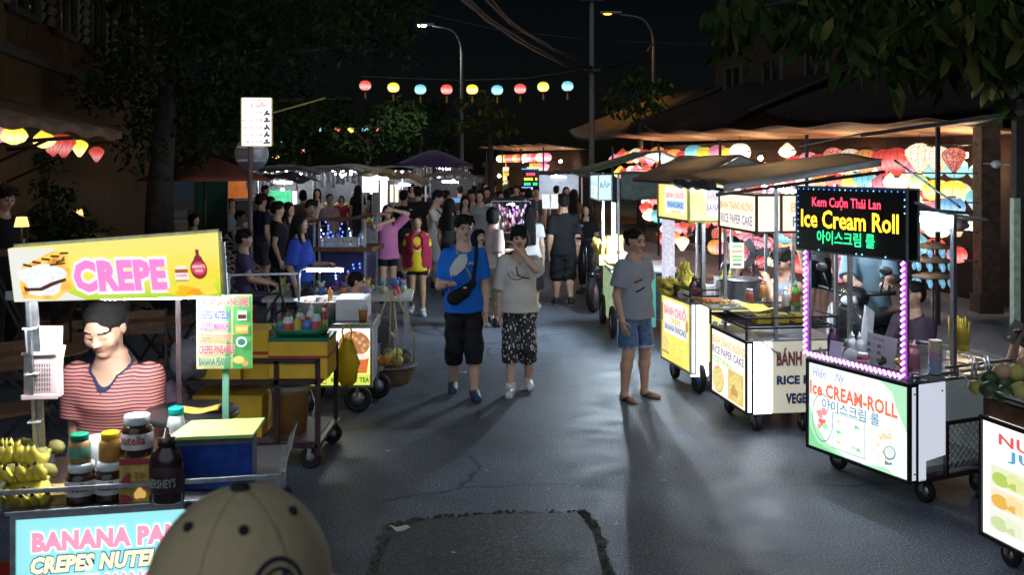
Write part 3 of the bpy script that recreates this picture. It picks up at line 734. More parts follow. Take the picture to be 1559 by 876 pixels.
shop_house('unlit two storey house above the lantern shop, small framed windows', 'house', (6.4, 31), (10.6, 11), 8.5, 6, M('ochre_dim', (.055, .033, .016), .85, var=.4, scale=2), [1.5, 4, 6.4, 8.6, 11, 13.4, 16, 18.4], [(4.35, .7), (5.9, 1.7)], flip=1)
# low tiled eaves in front of it
for i, (a, b, z0, lab) in enumerate([((8.4, 12.6), (6.1, 22), 2.95, 'long dark tiled eave sloping above the lantern shop, its near part'), ((5.9, 22.5), (4.3, 29), 3.0, 'tiled roof hip catching light above the middle of the lantern row'), ((4.1, 29.5), (2.6, 36), 3.0, 'far tiled roof hip beside the concrete utility pole')]):
    a, b = Vector((*a, 0)), Vector((*b, 0)); d = b - a; L = d.length; t = d.normalized(); n = Vector((t.y, -t.x, 0)); n = n if n.x > 0 else -n
    m = MB(); m.grid(lambda u, v: a + t * (u * L * (1 - .12 * v) + .06 * L * v) + n * (v * 3.2 - .5) + Vector((0, 0, z0 + 1.55 * v + .35 * (2 * u - 1) ** 4 * (1 - v) + .035 * math.sin(u * L * 26))), int(L * 12), 6, 0, .1)
    tag(m.build('tiled_roof', M('roof_tile', (.02, .011, .009), .7, var=.5, scale=12)), lab, 'roof')
m = MB(); t = thing('gate_pillar', 'pair of squat yellow gate pillars beside the small street tree', 'gate', W(752, 300, 31) * 1)
t.location.z = 0
for s in (0, 1):
    o = MB().bx(s * .75 - .28, s * .75 + .28, -.25, .25, 0, 2.1).build('pillar', OCHRE, t); MB().bx(s * .75 - .36, s * .75 + .36, -.33, .33, 2.1, 2.25).build('capital', TRIM, o)
# ---------------------------------------------------------------- trees
def leafmat(name, c): return M(name, c, .65, var=.6, scale=3., spec=.08)
LEAFD, LEAFM, LEAFY = leafmat('leaf_dark', (.012, .026, .007)), leafmat('leaf_mid', (.022, .042, .008)), leafmat('leaf_lit_yellow', (.1, .095, .022))  # yellow leaves are brightened: lamplight on the crowns put into their colour
BARK = M('bark', (.035, .028, .022), .9, var=.5, scale=12, bump=1)
def leaves(m, c, r, n, size, rng, long=1., droop=.3, mi=(0, 0, 0, 1)):
    for _ in range(n):
        d = Vector((rng.gauss(0, 1), rng.gauss(0, 1), rng.gauss(0, .8))); d = d.normalized() * (rng.random() ** .45); p = Vector(c) + Vector((d.x * r[0], d.y * r[1], d.z * r[2]))
        a = Vector((rng.uniform(-1, 1), rng.uniform(-1, 1), rng.uniform(-1, .4) - droop)).normalized(); u, _v = basis(a); u = (u * math.cos(k := rng.uniform(0, 6)) + _v * math.sin(k)); s = size * rng.uniform(.6, 1.3)
        nn = a.cross(u)
        m.add([p, p + a * s * .35 * long + u * s * .2 + nn * s * .04, p + a * s * .75 * long + u * s * .15, p + a * s * long - nn * s * .08, p + a * s * .75 * long - u * s * .15, p + a * s * .35 * long - u * s * .2 + nn * s * .04], [(0, 1, 2, 3, 4, 5)], rng.choice(mi))
def tree(label, base, path, r0, limbs, clumps, size, dens, mats, seed, long=1., droop=.3, name='tree'):
    rng = random.Random(seed); t = thing(name, label, 'tree', base); b = Vector(base)
    m = MB(); P_ = [Vector(p) - b for p in path]; k = len(P_); m.tube(P_, [r0 * (1 - .55 * i / (k - 1)) * (1.25 if i == 0 else 1) for i in range(k)], 10)
    for l in limbs:
        q = [Vector(x) - b for x in l]; n = len(q); m.tube(q, [r0 * .3 * (1 - .75 * i / (n - 1)) for i in range(n)], 7)
    m.build('trunk', BARK, t)
    m = MB()
    for c, r in clumps:
        r = (r, r, r * .75) if not isinstance(r, tuple) else r
        leaves(m, Vector(c) - b, r, int(dens * r[0] * r[1] * r[2] * 8) + 12, size, rng, long, droop)
    m.build('crown', mats, t); return t
rt = random.Random(11)
tb = Vector((-5.0, 14, .1))
cl = []
for _ in range(75):
    px = rt.uniform(150, 640); Y = rt.uniform(12.5, 19); lim = 250 if px < 420 else 250 - (px - 420) * .55
    py = rt.uniform(-60, lim - 30)
    if px > 430: py = min(py, 95 - (px - 430) * .3 + rt.uniform(-30, 0)); cl.append((W(px, py - 20, Y), rt.uniform(.35, .55)))
    else: cl.append((W(px, py, Y), rt.uniform(.45, .95)))
cl += [(W(600, 30, 14), .5), (W(618, 60, 14.5), .4), (W(585, 60, 14), .35), (W(628, 88, 15), .25), (W(490, 150, 17), .35), (W(520, 150, 16.5), .3), (W(560, 40, 14), .5), (W(455, 180, 18), .4), (W(360, 110, 14.2), .5), (W(420, 95, 14.4), .5), (W(480, 85, 14.5), .45), (W(540, 70, 14.4), .45), (W(300, 130, 14), .5), (W(330, 60, 14), .6), (W(400, 40, 14), .6), (W(330, 170, 14), .6), (W(430, 170, 15), .6)]
tree('broad dark street tree leaning over the left stalls', tb, [tb, W(243, 300, 14), W(250, 200, 14), W(262, 80, 14.2), W(300, -40, 14.5)], .21,
     [[W(252, 150, 14), W(330, 110, 14.3), W(450, 80, 14.6), W(580, 60, 14.5)], [W(262, 80, 14.2), W(400, 10, 15), W(560, -40, 15)], [W(250, 190, 14), W(330, 160, 15.5), W(470, 150, 17), W(540, 150, 17.5)], [W(254, 140, 14), W(200, 60, 13.5), W(150, 20, 13)]],
     cl, .13, 90, [LEAFD, LEAFM, LEAFM], 21)
rt = random.Random(5); cl = []
for px, py, r in [(1110, 30, .25), (1125, 60, .22), (1180, 10, .4), (1230, 20, .4), (1290, 5, .5), (1330, 60, .3), (1345, 95, .28), (1365, 40, .4), (1400, 20, .5), (1410, 70, .35), (1430, 110, .25), (1455, 30, .5), (1500, 10, .6), (1540, 40, .5), (1480, 80, .35), (1550, 110, .35), (1260, 50, .3), (1150, 10, .3)]:
    cl.append((W(px, py, rt.uniform(7.6, 9)), r * 1.05))
tb = Vector((6.1, 8.4, .0))
tree('broad leaved tree whose branches hang in from the upper right', tb, [tb, tb + Vector((.05, 0, 1.8)), W(1760, -40, 8.4), W(1700, -160, 8.4)], .17,
     [[W(1760, -40, 8.4), W(1560, -40, 8.3), W(1400, -10, 8.2), W(1250, -10, 8), W(1120, 20, 8)], [W(1760, -20, 8.4), W(1580, 10, 8.6), W(1420, 60, 8.6), W(1345, 90, 8.5)]], cl, .21, 95, [LEAFM, LEAFY], 8, 1.15, .8)
tb = Vector((XA(750, 26), 26, 0))
tree('small young street tree by the far street lamp pole', tb, [tb, W(747, 230, 26), W(742, 170, 26), W(738, 140, 26)], .09, [[W(744, 200, 26), W(715, 180, 26)], [W(744, 195, 26), W(772, 175, 26)]],
     [(W(705, 155, 26), .35), (W(735, 150, 26), .45), (W(765, 170, 26), .4), (W(720, 185, 26), .35), (W(750, 200, 26), .4), (W(775, 195, 26), .3), (W(697, 190, 26), .25), (W(740, 175, 25.6), .4)], .2, 80, [LEAFM, LEAFY], 4)
tb = Vector((XA(975, 27), 27, 0))
tree('bushy roadside tree beside the amber street lamp', tb, [tb, W(975, 200, 27), W(970, 140, 27)], .1, [[W(974, 190, 27), W(940, 150, 27)]], [(W(940, 140, 27), .45), (W(965, 120, 27), .5), (W(995, 130, 27), .5), (W(930, 160, 27), .35), (W(985, 155, 27), .5), (W(960, 165, 27), .4)], .24, 70, [LEAFM, LEAFY], 6)
for i, (px, Y, n, lab) in enumerate([(560, 44, 7, 'dark round tree beyond the blue drinks cart'), (470, 46, 8, 'dark tree far down the street on the left'), (640, 50, 7, 'distant tree crown behind the purple canopy')]):
    rr = random.Random(40 + i); tb = Vector((XA(px, Y), Y, 0))
    tree(lab, tb, [tb, W(px, 240, Y), W(px + 4, 190, Y)], .16, [[W(px, 220, Y), W(px - 30, 190, Y)], [W(px, 215, Y), W(px + 30, 185, Y)]], [(W(px + rr.uniform(-55, 55), rr.uniform(165, 240), Y + rr.uniform(-2, 2)), rr.uniform(.8, 1.4)) for _ in range(n)], .32, 22, [LEAFD, LEAFD], 60 + i)
# creeper and potted bush at the left shop front
def bush(label, base, clumps, size, dens, mats, seed, name='potted_plant'):
    rng = random.Random(seed); t = thing(name, label, 'plant', base); b = Vector(base); m = MB()
    for c, r in clumps: leaves(m, Vector(c) - b, (r, r, r), int(dens * r ** 3 * 8) + 10, size, rng)
    m.build('foliage', mats, t); m = MB()
    for c, r in clumps[:4]: m.tube([(0, 0, .3), (Vector(c) - b) * .5 + Vector((.05, 0, .1)), Vector(c) - b], [.02, .014, .006], 5)
    m.build('stem', BARK, t); m = MB(); m.lathe([(.13, 0), (.17, .2), (.19, .34), (.2, .36), (.17, .36), (.16, .3)], (0, 0, 0), 14); m.build('pot', M('clay_pot', (.2, .08, .045), .8), t)
p = G(95, 560); bush('tall climbing plant before the lit ochre wall', (XA(80, 10.5), 10.5, .12), [(W(92, 330, 10.5), .28), (W(70, 345, 10.4), .26), (W(115, 345, 10.6), .22), (W(85, 300, 10.5), .18), (W(62, 280, 10.5), .15), (W(78, 255, 10.5), .14), (W(105, 290, 10.5), .12), (W(60, 240, 10.5), .1), (W(95, 370, 10.3), .3)], .1, 900, [LEAFD, LEAFM], 3)
bush('low dark shrub under the round mirror sign', (XA(140, 11.5), 11.5, .12), [(W(140, 360, 11.5), .25), (W(160, 370, 11.4), .2), (W(120, 372, 11.4), .2)], .1, 700, [LEAFD, LEAFM], 9)
# ---------------------------------------------------------------- lamps, poles, cables
def street_lamp(label, px, Y, lx, ly, col, s, power, base_py=300):
    t = thing('street_lamp', label, 'street lamp', (XA(px, Y), Y, 0)); b = t.location
    z = ZA(ly, Y); dx = XA(lx, Y) - XA(px, Y)
    pts = [(0, 0, 0), (0, 0, z - 1.2)] + [(dx * (1 - math.cos(a)) * .45, 0, z - 1.2 + (1.2 - .12) * math.sin(a)) for a in (.3, .6, .9, 1.2, PI / 2)] + [(dx * .8, 0, z - .03)]
    m = MB(); m.tube(pts, [.085, .06] + [.035] * 6, 10); m.lathe([(.16, 0), (.16, .04), (.1, .06), (.09, .5), (.085, .52)], n=12); m.build('pole', M('lamp_pole_grey', (.1, .1, .1), .6), t)
    m = MB(); m.box((dx, 0, z + .03), (abs(dx) * .5, .2, .08)); m.build('lamp_head', M('lamp_housing', (.2, .2, .2), .5), t, bevel=.02)
    m = MB(); m.ell((dx * 1.08, 0, z - .02), (.17, .1, .05), 12); m.build('lamp_glass', E(label[:14], col, s, var=0), t)
    l = bpy.data.lights.new('street_light', 'SPOT'); l.energy = power; l.color = col[:3]; l.spot_size = R(150); l.shadow_soft_size = .18; l.spot_blend = .6
    o = bpy.data.objects.new('street_light', l); COL.objects.link(o); o.parent = t; o.location = (dx * 1.08, 0, z - .12); return t
street_lamp('tall grey street lamp with a glaring white head', 703, 40, 647, 38, (1., .96, .86), 160, 900)
street_lamp('street lamp with a small amber light beyond the cables', 995, 38, 930, 20, (1., .42, .06), 2.6, 350)
t = thing('utility_pole', 'straight concrete utility pole carrying cable bundles', 'pole', (XA(901, 30), 30, 0))
MB().tube([(0, 0, 0), (0, 0, 9)], [.1, .06], 12).build('pole', M('pole_concrete', (.13, .125, .12), .8), t); m = MB(); m.box((0, -.1, 5.05), (.5, .08, .08)); m.box((0, -.1, 7.2), (.7, .08, .08)); m.build('crossarm', IRON, t)
CAB = M('cable_black', (.02, .02, .022), .45, spec=.6, var=.3)
def cable(label, pts, r, lab_cat='cable', strands=1):
    m = MB(); rr = random.Random(len(label))
    for s in range(strands):
        o = Vector((rr.uniform(-1, 1), 0, rr.uniform(-1, 1))) * r * 3 * (strands > 1); q = []
        P_ = [Vector(p) for p in pts]
        for i in range(len(P_) - 1):
            for k in range(6): q.append(P_[i].lerp(P_[i + 1], k / 6) + o * (1 + .3 * math.sin(i * 3 + k)))
        q.append(P_[-1] + o); m.tube(q, r, 5)
    return tag(m.build('overhead_cable', CAB), label, lab_cat)
cable('thick sagging bundle of power cables from the top edge to the pole', [W(690, -20, 14), W(745, 30, 17), W(800, 66, 21), W(860, 98, 26), W(901, 104, 30)], .022, strands=4)
cable('second cable bundle running just right of the thick one', [W(722, -20, 14), W(780, 38, 18), W(840, 75, 23), W(901, 103, 30)], .018, strands=3)
cable('thin cable crossing behind the cables above the lantern string', [W(620, 14, 30), W(760, 46, 30), W(901, 60, 30)], .012)
cable('cable loops between utility pole and the amber street lamp', [W(901, 104, 30), W(945, 100, 32), W(985, 80, 35), W(995, 66, 38)], .016, strands=3)
cable('thin straight wire crossing from the pole into the right trees', [W(901, 60, 30), W(1050, 67, 24), W(1300, 66, 15)], .008)
cable('wire carrying the nearer string of nine lanterns', [W(545, 116, 25), W(600, 118, 25), W(700, 122, 25), W(800, 119, 25), W(885, 106, 25.5), W(901, 100, 30)], .014)
cable('wire carrying the farther string of small lanterns', [W(470, 190, 45), W(540, 195, 45), W(610, 192, 45)], .015)
# ---------------------------------------------------------------- paper and silk lanterns
LCOL = dict(red=(.9, .09, .07), yellow=(1., .72, .06), teal=(.16, .55, .62), cream=(1., .8, .55), orange=(1., .4, .1), pink=(.9, .28, .38), blue=(.16, .42, .75), green=(.45, .7, .25), purple=(.42, .16, .6), white=(1., .93, .82))
_LM = {}
def lmat(c, s):
    k = (c, s)
    if k not in _LM:
        if c == 'floral': _LM[k] = P('floral_silk%g' % s, (.75, .3, .12), (1., .8, .45), s, 'voronoi', 28, (1, .9, .7), lo=.2, hi=.45)
        elif c == 'redfloral': _LM[k] = P('red_floral_silk%g' % s, (.25, .02, .02), (.7, .1, .08), s, 'voronoi', 30, (.9, .35, .2), lo=.2, hi=.5)
        else:
            m, nt, b = _nt('silk_%s' % c); L = nt.links.new; q = LCOL[c]; hot = tuple(x * .7 + .3 for x in q)
            tc = node(nt, 'ShaderNodeTexCoord'); sp = node(nt, 'ShaderNodeSeparateXYZ'); L(tc.outputs['Object'], sp.inputs[0]); nz = node(nt, 'ShaderNodeTexNoise'); nz.inputs['Scale'].default_value = 9; L(tc.outputs['Object'], nz.inputs['Vector'])
            ma = node(nt, 'ShaderNodeMath', operation='MULTIPLY_ADD'); L(nz.outputs['Fac'], ma.inputs[0]); ma.inputs[1].default_value = .1; L(sp.outputs[2], ma.inputs[2]); ab = node(nt, 'ShaderNodeMath', operation='ABSOLUTE'); L(ma.outputs[0], ab.inputs[0])
            L(ramp(nt, ab.outputs[0], [(0, tuple(x * 1.25 for x in hot)), (.09, q), (.2, tuple(x * .42 for x in q))]), b.inputs['Emission Color']); b.inputs['Emission Strength'].default_value = s; b.inputs['Base Color'].default_value = tuple(x * .4 for x in q) + (1,); _LM[k] = m  # glow of an inner bulb put into the silk colour: bright middle, dim ends
    return _LM[k]
LSHAPE = dict(round=[(.28, -.82), (.62, -.72), (.9, -.42), (1, 0), (.9, .42), (.62, .72), (.28, .82)], drop=[(.16, -1.), (.38, -.7), (.7, -.2), (.95, .25), (.92, .55), (.6, .85), (.25, 1)],
              onion=[(.2, -.75), (.75, -.5), (1., -.1), (.8, .3), (.4, .7), (.15, .95)], cone=[(.34, -.75), (.5, -.4), (.8, .3), (1., .75), (.98, .8)], long=[(.4, -1.3), (.7, -1.1), (.8, 0), (.7, 1.1), (.4, 1.3)])
_LP = {}
def lantern(label, p, r, shape, col, s=1.6, group=None, hang=None, ribs=True, tassel=True):
    k = (shape, round(r, 3), ribs, tassel); lm = lmat(col, s)
    if k not in _LP:
        t = thing('lantern', label, 'lantern', p, 0, group); pr = [(a * r, b * r) for a, b in LSHAPE[shape]]
        MB().lathe(pr, n=20).build('shade', [lm], t)
        m = MB(); z0, z1 = pr[0][1], pr[-1][1]; m.lathe([(pr[0][0] * 1.1, z0 - r * .09), (pr[0][0] * 1.1, z0)], n=10); m.lathe([(pr[-1][0] * 1.1, z1), (pr[-1][0] * 1.1, z1 + r * .09)], n=10)
        m.tube([(0, 0, z1), (0, 0, z1 + r * .7)], .004, 4)
        if ribs:
            for i in range(12):
                a = 2 * PI * i / 12; m.tube([(x * 1.012 * math.cos(a), x * 1.012 * math.sin(a), z) for x, z in pr], r * .014, 3, smooth=False, cap=False)
        m.build('frame', IRON, t)
        if tassel: MB().lathe([(.012, z0 - r * 1.5), (.03, z0 - r * 1.4), (.02, z0 - r * .5), (.004, z0 - r * .1)], n=6).build('tassel', M('tassel_gold', (.4, .22, .03), .7), t)
        _LP[k] = t; return t
    return dup(_LP[k], None, p, random.Random(len(label)).uniform(0, .5), label, group, {'shade': [lm]})
for i, (px, py, c) in enumerate([(556, 130, 'red'), (599, 133, 'yellow'), (640, 136, 'teal'), (680, 136, 'red'), (719, 136, 'yellow'), (757, 137, 'teal'), (792, 135, 'red'), (827, 132, 'yellow'), (864, 131, 'teal')]):
    lantern('%s round lantern, %s from the utility pole on the nearer string' % (c, ORD[8 - i]), W(px, py, 25), .15, 'round', c, 1.1, 'lanterns on the nearer string across the street')
for i, (px, c) in enumerate([(491, 'teal'), (513, 'red'), (534, 'yellow'), (556, 'teal'), (578, 'red')]):
    lantern('small %s lantern on the farther string, %s from the tree' % (c, ORD[i]), W(px, 198, 45), .15, 'round', c, .9, 'lanterns on the farther string', tassel=False)
rr = random.Random(2)
for i in range(11):
    c = ['red', 'yellow', 'teal', 'orange', 'yellow', 'blue', 'red', 'yellow', 'teal', 'red', 'orange'][i]
    lantern('tiny %s lantern glowing far down the street between dark leaves, %s from the menu board' % (c, ORD[i]), W(418 + i * 4.6, 214 + rr.uniform(0, 26), 72), .17, 'round', c, .9, 'tiny lanterns far down the street', ribs=False, tassel=False)
# ---------------------------------------------------------------- goods
def pm(name, col, s=1.15): return E('print_%s_%g' % (name, s), col, s * .76, var=.06, sample=False)
def pt(name, col): return M('print_' + name, col, .5, var=.06)
def curve_text(m, s, r, c, z0, z1, a0, a1, mi, bold=.02):
    vs, fs = text_shape(s, bold); x0, x1 = min(v[0] for v in vs), max(v[0] for v in vs); y0, y1 = min(v[1] for v in vs), max(v[1] for v in vs)
    q = []
    for x, y in vs:
        a = a0 + (x - x0) / (x1 - x0) * (a1 - a0); q.append((c[0] + r * math.cos(a), c[1] + r * math.sin(a), z0 + (y - y0) / (y1 - y0) * (z1 - z0)))
    m.add(q, fs, mi)
def jar(label, p, r, h, body, lid, band=None, text=None, tmat=None, cat='jar', sy=1., lidh=.22, group=None, name='jar', aim=-PI / 2):
    t = thing(name, label, cat, p, 0, group); hb = h * (1 - lidh)
    MB().lathe([(r * .86, 0), (r, h * .04), (r, hb * .82), (r * .78, hb), (r * .72, hb)], n=20, sy=sy).build('body', body, t)
    MB().lathe([(r * .8, hb), (r * .83, hb + .004), (r * .83, h - .004), (r * .78, h)], n=20, sy=sy).build('lid', lid, t)
    if band:
        m = MB(); m.lathe([(r * 1.004, h * .2), (r * 1.012, h * .21), (r * 1.012, hb * .74), (r * 1.004, hb * .75)], n=20, sy=sy); mats = [band]
        o = m.build('printed_label', band, t)
        if text:
            m = MB(); curve_text(m, text, r * 1.03, (0, 0), h * .33, h * .56, aim - .85, aim + .85, 0); m.build('lettering', tmat, o)
    return t
def bottle(label, p, r, h, body, cap, band=None, cat='bottle', tip=True, group=None, name='bottle', sy=1., text=None, tmat=None, rz=0):
    t = thing(name, label, cat, p, rz, group)
    MB().lathe([(r * .9, 0), (r, h * .03), (r, h * .55), (r * .9, h * .63), (r * .5, h * .74), (r * .42, h * .78)], n=14, sy=sy).build('body', body, t)
    m = MB(); m.lathe([(r * .5, h * .77), (r * .5, h * .86)] + ([(r * .22, h * .88), (r * .1, h)] if tip else [(r * .46, h * .9)]), n=12); m.build('cap', cap, t)
    if band:
        o = MB().lathe([(r * 1.003, h * .15), (r * 1.015, h * .16), (r * 1.015, h * .48), (r * 1.003, h * .49)], n=14, sy=sy).build('printed_label', band, t)
        if text: m = MB(); curve_text(m, text, r * 1.04, (0, 0), h * .26, h * .38, -PI / 2 - .8, -PI / 2 + .8, 0); m.build('lettering', tmat, o)
    return t
BAN = [P('banana_yellow', (.25, .13, .02), (.72, .5, .06), 0, 'noise', 16, (.6, .5, .08), rough=.5, lo=.27, hi=.36), M('banana_tip', (.03, .022, .012), .8), M('banana_green', (.42, .4, .07), .5, var=.3, scale=12)]
_BM = []
def banana_mesh():
    if _BM: return _BM
    for k in range(3):
        m = MB(); q = []; n = 9; Lb = .17 + .02 * k
        for i in range(n):
            a = i / (n - 1) * 1.5 - .75; q.append((Lb * .66 * math.sin(a), 0, -Lb * .66 * (math.cos(a) - math.cos(.75))))
        rs = [.006, .013, .0175, .019, .019, .0185, .016, .011, .006]
        m.tube(q, rs, 6); m.tube([q[0], Vector(q[0]) * 1.12 + Vector((0, 0, .01))], [.006, .005], 5); m.tube([q[-1], Vector(q[-1]) * 1.05], [.0062, .005], 5, 1)
        me = m.build('banana', BAN[:2]); _BM.append(me.data); bpy.data.objects.remove(me)
    return _BM
def banana_bunch(label, p, rz, n, seed, spread=1., tilt=.5, rows=2, group=None, sc=1.):
    """a hand of bananas: fingers fanned round one stem"""
    t = thing('banana_bunch', label, 'bananas', p, rz, group); rng = random.Random(seed); ms = banana_mesh()
    for r in range(rows):
        for i in range(n):
            f = (i / max(1, n - 1) - .5); o = bpy.data.objects.new('banana', ms[rng.randrange(3)]); COL.objects.link(o); o.parent = t
            a = f * 1.15 * spread + rng.uniform(-.06, .06); e = tilt + .42 * r + rng.uniform(-.07, .07)
            Mx = Matrix.Rotation(a, 4, 'Z') @ Matrix.Translation((0, -.03, .012 + .03 * r)) @ Matrix.Rotation(-PI / 2, 4, 'Z') @ Matrix.Rotation(-e, 4, 'Y') @ Matrix.Translation((.1, 0, 0)) @ Matrix.Rotation(rng.uniform(-.3, .3), 4, 'X')
            o.matrix_local = Mx @ Matrix.Diagonal((.8 * sc, 1.3 * sc, 1.3 * sc, 1)) @ Matrix.Scale(rng.uniform(.9, 1.08), 4)
    m = MB(); m.ell((0, 0, .03), (.045 * spread, .025, .03), 8); m.build('stem', M('banana_stem', (.25, .22, .06), .7), t); return t
def fruit(label, p, r, mat, group, name='fruit', cat='fruit', rot=(0, 0, 0)):
    m = MB(); rr = r if isinstance(r, tuple) else (r, r, r * .94); m.ell((0, 0, 0), rr, 14, 0, rot); m.tube([(0, 0, rr[2] * .95), (.004, 0, rr[2] * 1.12)], .004, 5, 1)
    return tag(m.build(name, [mat, WOOD], loc=p), label, cat, group)
def wheel(parent, x, y, r, w=.05, rim=None, name='wheel', axis='y', fork=True, ztop=None):
    m = MB(); rot = (PI / 2, 0, 0) if axis == 'y' else (0, PI / 2, 0)
    m.lathe([(r * .62, -w * .5), (r * .92, -w * .5), (r, -w * .25), (r, w * .25), (r * .92, w * .5), (r * .62, w * .5), (r * .62, -w * .5)], (x, y, r), 20, 0, rot); o = m.build(name, RUBBER, parent)
    m = MB(); m.lathe([(r * .12, -w * .6), (r * .2, -w * .45), (r * .63, -w * .3), (r * .63, w * .3), (r * .2, w * .45), (r * .12, w * .6)], (x, y, r), 14, 0, rot); m.build('rim', rim or GALV, o)
    if fork:
        m = MB(); d = Vector((0, w * .8, 0)) if axis == 'y' else Vector((w * .8, 0, 0)); c = Vector((x, y, r)); zt = ztop or r * 2.3
        for s in (-1, 1): m.bar(c + d * s, Vector((x, y, zt - .01)) + d * s, .012, .03)
        m.box((x, y, zt), (w * 2, w * 2, .02)); m.build('fork', GALV, o)
    return o
def frame(t, bars, name='frame', mat=None, w=.025):
    m = MB()
    for p, q in bars: m.bar(p, q, w)
    return m.build(name, mat or IRON, t)
def rect_bars(x0, x1, y0, y1, z): return [((x0, y0, z), (x1, y0, z)), ((x1, y0, z), (x1, y1, z)), ((x1, y1, z), (x0, y1, z)), ((x0, y1, z), (x0, y0, z))]
def bump_cloth(fn, amp=.012, f=9):
    return lambda u, v: Vector(fn(u, v)) + Vector((0, 0, amp * (math.sin(f * u + 3 * v) + math.sin(5 * v - 4 * u + 1))))
def led_tube(t, p, q, r=.013, name='led_tube', mat=None):
    MB().tube([p, q], r, 8).build(name, mat or LEDW, t)
def to_local(t, p):
    a = t.rotation_euler.z; d = Vector(p) - t.location; c, s = math.cos(a), math.sin(a); return Vector((d.x * c + d.y * s, -d.x * s + d.y * c, d.z))
def to_world(t, p):
    a = t.rotation_euler.z; c, s = math.cos(a), math.sin(a); p = Vector(p); return Vector((p.x * c - p.y * s, p.x * s + p.y * c, p.z)) + t.location
def lit_box(t, name, x0, x1, y0, y1, z0, z1, mat, border=IRON, bw=.014):
    o = MB().bx(x0, x1, y0, y1, z0, z1).build(name, mat, t)
    m = MB(); e = bw / 2; d = .003
    for y in (y0 - d, y1 + d):
        for z in (z0, z1): m.bar((x0 - d, y, z), (x1 + d, y, z), bw)
        for x in (x0 - d, x1 + d): m.bar((x, y, z0 - e), (x, y, z1 + e), bw * .98)
    for x in (x0 - d, x1 + d):
        for z in (z0, z1): m.bar((x, y0, z), (x, y1, z), bw * .96)
    m.build('border', border, o); return o
# ================================================================= ICE CREAM CART
K = {}
t = thing('ice_cream_cart', 'ice cream roll cart with purple rope lights and black LED sign', 'food cart', (2.094, 6.956, 0), R(-64.8)); K['ice'] = t
L, D = .90, .78
mint = E('acrylic_mint_white', (.84, 1., .94), .88, var=.1, scale=2.5)
p = lit_box(t, 'front_panel', 0, L, 0, .05, .17, .775, mint, BLACK, .022)
f = Face((.012, -.004, .18), (1, 0, 0), (0, 0, 1), L - .024, .585)
gr = pm('leaf_green', (.3, .85, .4), .8); gr2 = pm('soft_green', (.5, .95, .6), .85); co = pm('coral', (1., .22, .12), .85); bl = pm('steel_blue', (.1, .26, .55), .75); gy = pm('grey_line', (.2, .3, .33), .9); ppl = pm('lilac', (.5, .45, .85), .8); pkk = pm('pink_blush', (1., .4, .4), .85); wh = pm('white', (1, 1, 1), 1.); tan = pm('tan', (.8, .62, .4), 1.1)
f.p([(0, 0), (.42, 0), (.2, .1), (.06, .3), (0, .5)], gr2).p([(0, 0), (.3, 0), (.1, .07), (0, .24)], gr).p([(.74, 1), (1, 1), (1, .5), (.9, .75), (.86, .9)], gr2).p([(.55, .0), (.9, 0), (.8, .06)], gr2)
f.ring(.155, .38, .115, .285, gy, .05).e(.155, .38, .108, .105 * f.w / f.h, wh).e(.13, .42, .035, .05, pkk, wob=.15).e(.18, .46, .03, .045, pkk, wob=.15).e(.155, .33, .04, .04, co, wob=.2).e(.125, .27, .02, .03, pkk).e(.19, .29, .03, .04, gr2)
for a in ((.275, .07, .28, .49), (.605, .07, .61, .49), (.275, .07, .61, .078), (.275, .485, .61, .493)): f.r(*a, gy)
for i, (u, v) in enumerate([(.34, .4), (.34, .28), (.34, .16), (.53, .4), (.5, .16), (.55, .15)]): f.e(u, v, .025, .02, gr if i % 2 else tan, wob=.25)
rr = random.Random(3)
for i in range(16): f.e(.70 + rr.random() * .2, .1 + rr.random() * .35, .012 + .018 * rr.random(), .012 + .016 * rr.random(), [tan, gy, pm('pale_grey', (.7, .75, .75), 1.1), tan][i % 4], wob=.2)
f.e(.87, .25, .06, .075, gy, a=.5).e(.87, .255, .05, .062, pm('pale_grey', (.7, .75, .75), 1.1), a=.5)
for i in range(3): f.r(.87 + i * .012, .36, .877 + i * .012, .5 + .03 * i, tan)
f.t('Hiên', .08, .86, .23, .97, ppl, .008, .35).t('Ny', .33, .84, .43, .97, ppl, .008, .35)
f.t('Ice CREAM-ROLL', .055, .645, .95, .81, co, .03).t('아이스크림 롤', .19, .50, .78, .635, bl, .012)
f.done(p)
lav = E('acrylic_lavender_white', (.78, .82, .95), .45, var=.05, base=(.7, .7, .75))
m = MB(); m.poly([(L + .012, .0, .17), (L + .012, .13, .17), (L + .012, .13, .29), (L + .012, .3, .31), (L + .012, .3, .775), (L + .012, 0, .775)], (1, 0, 0), .01); o = m.build('end_panel', lav, t)
m = MB(); [m.lathe([(.006, 0), (.006, .004), (0, .005)], (L + .012, y, z), 8, 0, (0, PI / 2, 0)) for y, z in ((.03, .72), (.03, .22), (.27, .72))]; m.build('bolt', BLACK, o)
grime = P('grimy_white_band', (.55, .56, .5), (.62, .64, .6), 0, 'noise', 9, (.3, .36, .33), lo=.3, hi=.6)
MB().bx(L - .012, L, .31, D, .5, .72).build('side_band', grime, t)
m = MB(); m.bx(0, L - .02, .06, D - .02, .2, .24); m.bx(0, .02, .06, D, .24, .74); m.bx(.02, L, D - .012, D, .24, .74); m.build('body', M('dim_grey_panel', (.25, .26, .27), .6), t)
m = MB()
for k in range(-8, 14):
    for s in (-1, 1):
        y0, y1 = .32, D - .01; za = .2 + k * .05; zb = za + s * (y1 - y0) * 1.
        pts = []
        for i in range(25):
            ff = i / 24; z = za + (zb - za) * ff
            if .2 <= z <= .5: pts.append((L - .004 - .003 * s, y0 + (y1 - y0) * ff, z))
        if len(pts) > 1: m.bar(pts[0], pts[-1], .004)
m.build('wire_mesh', GALV, t)
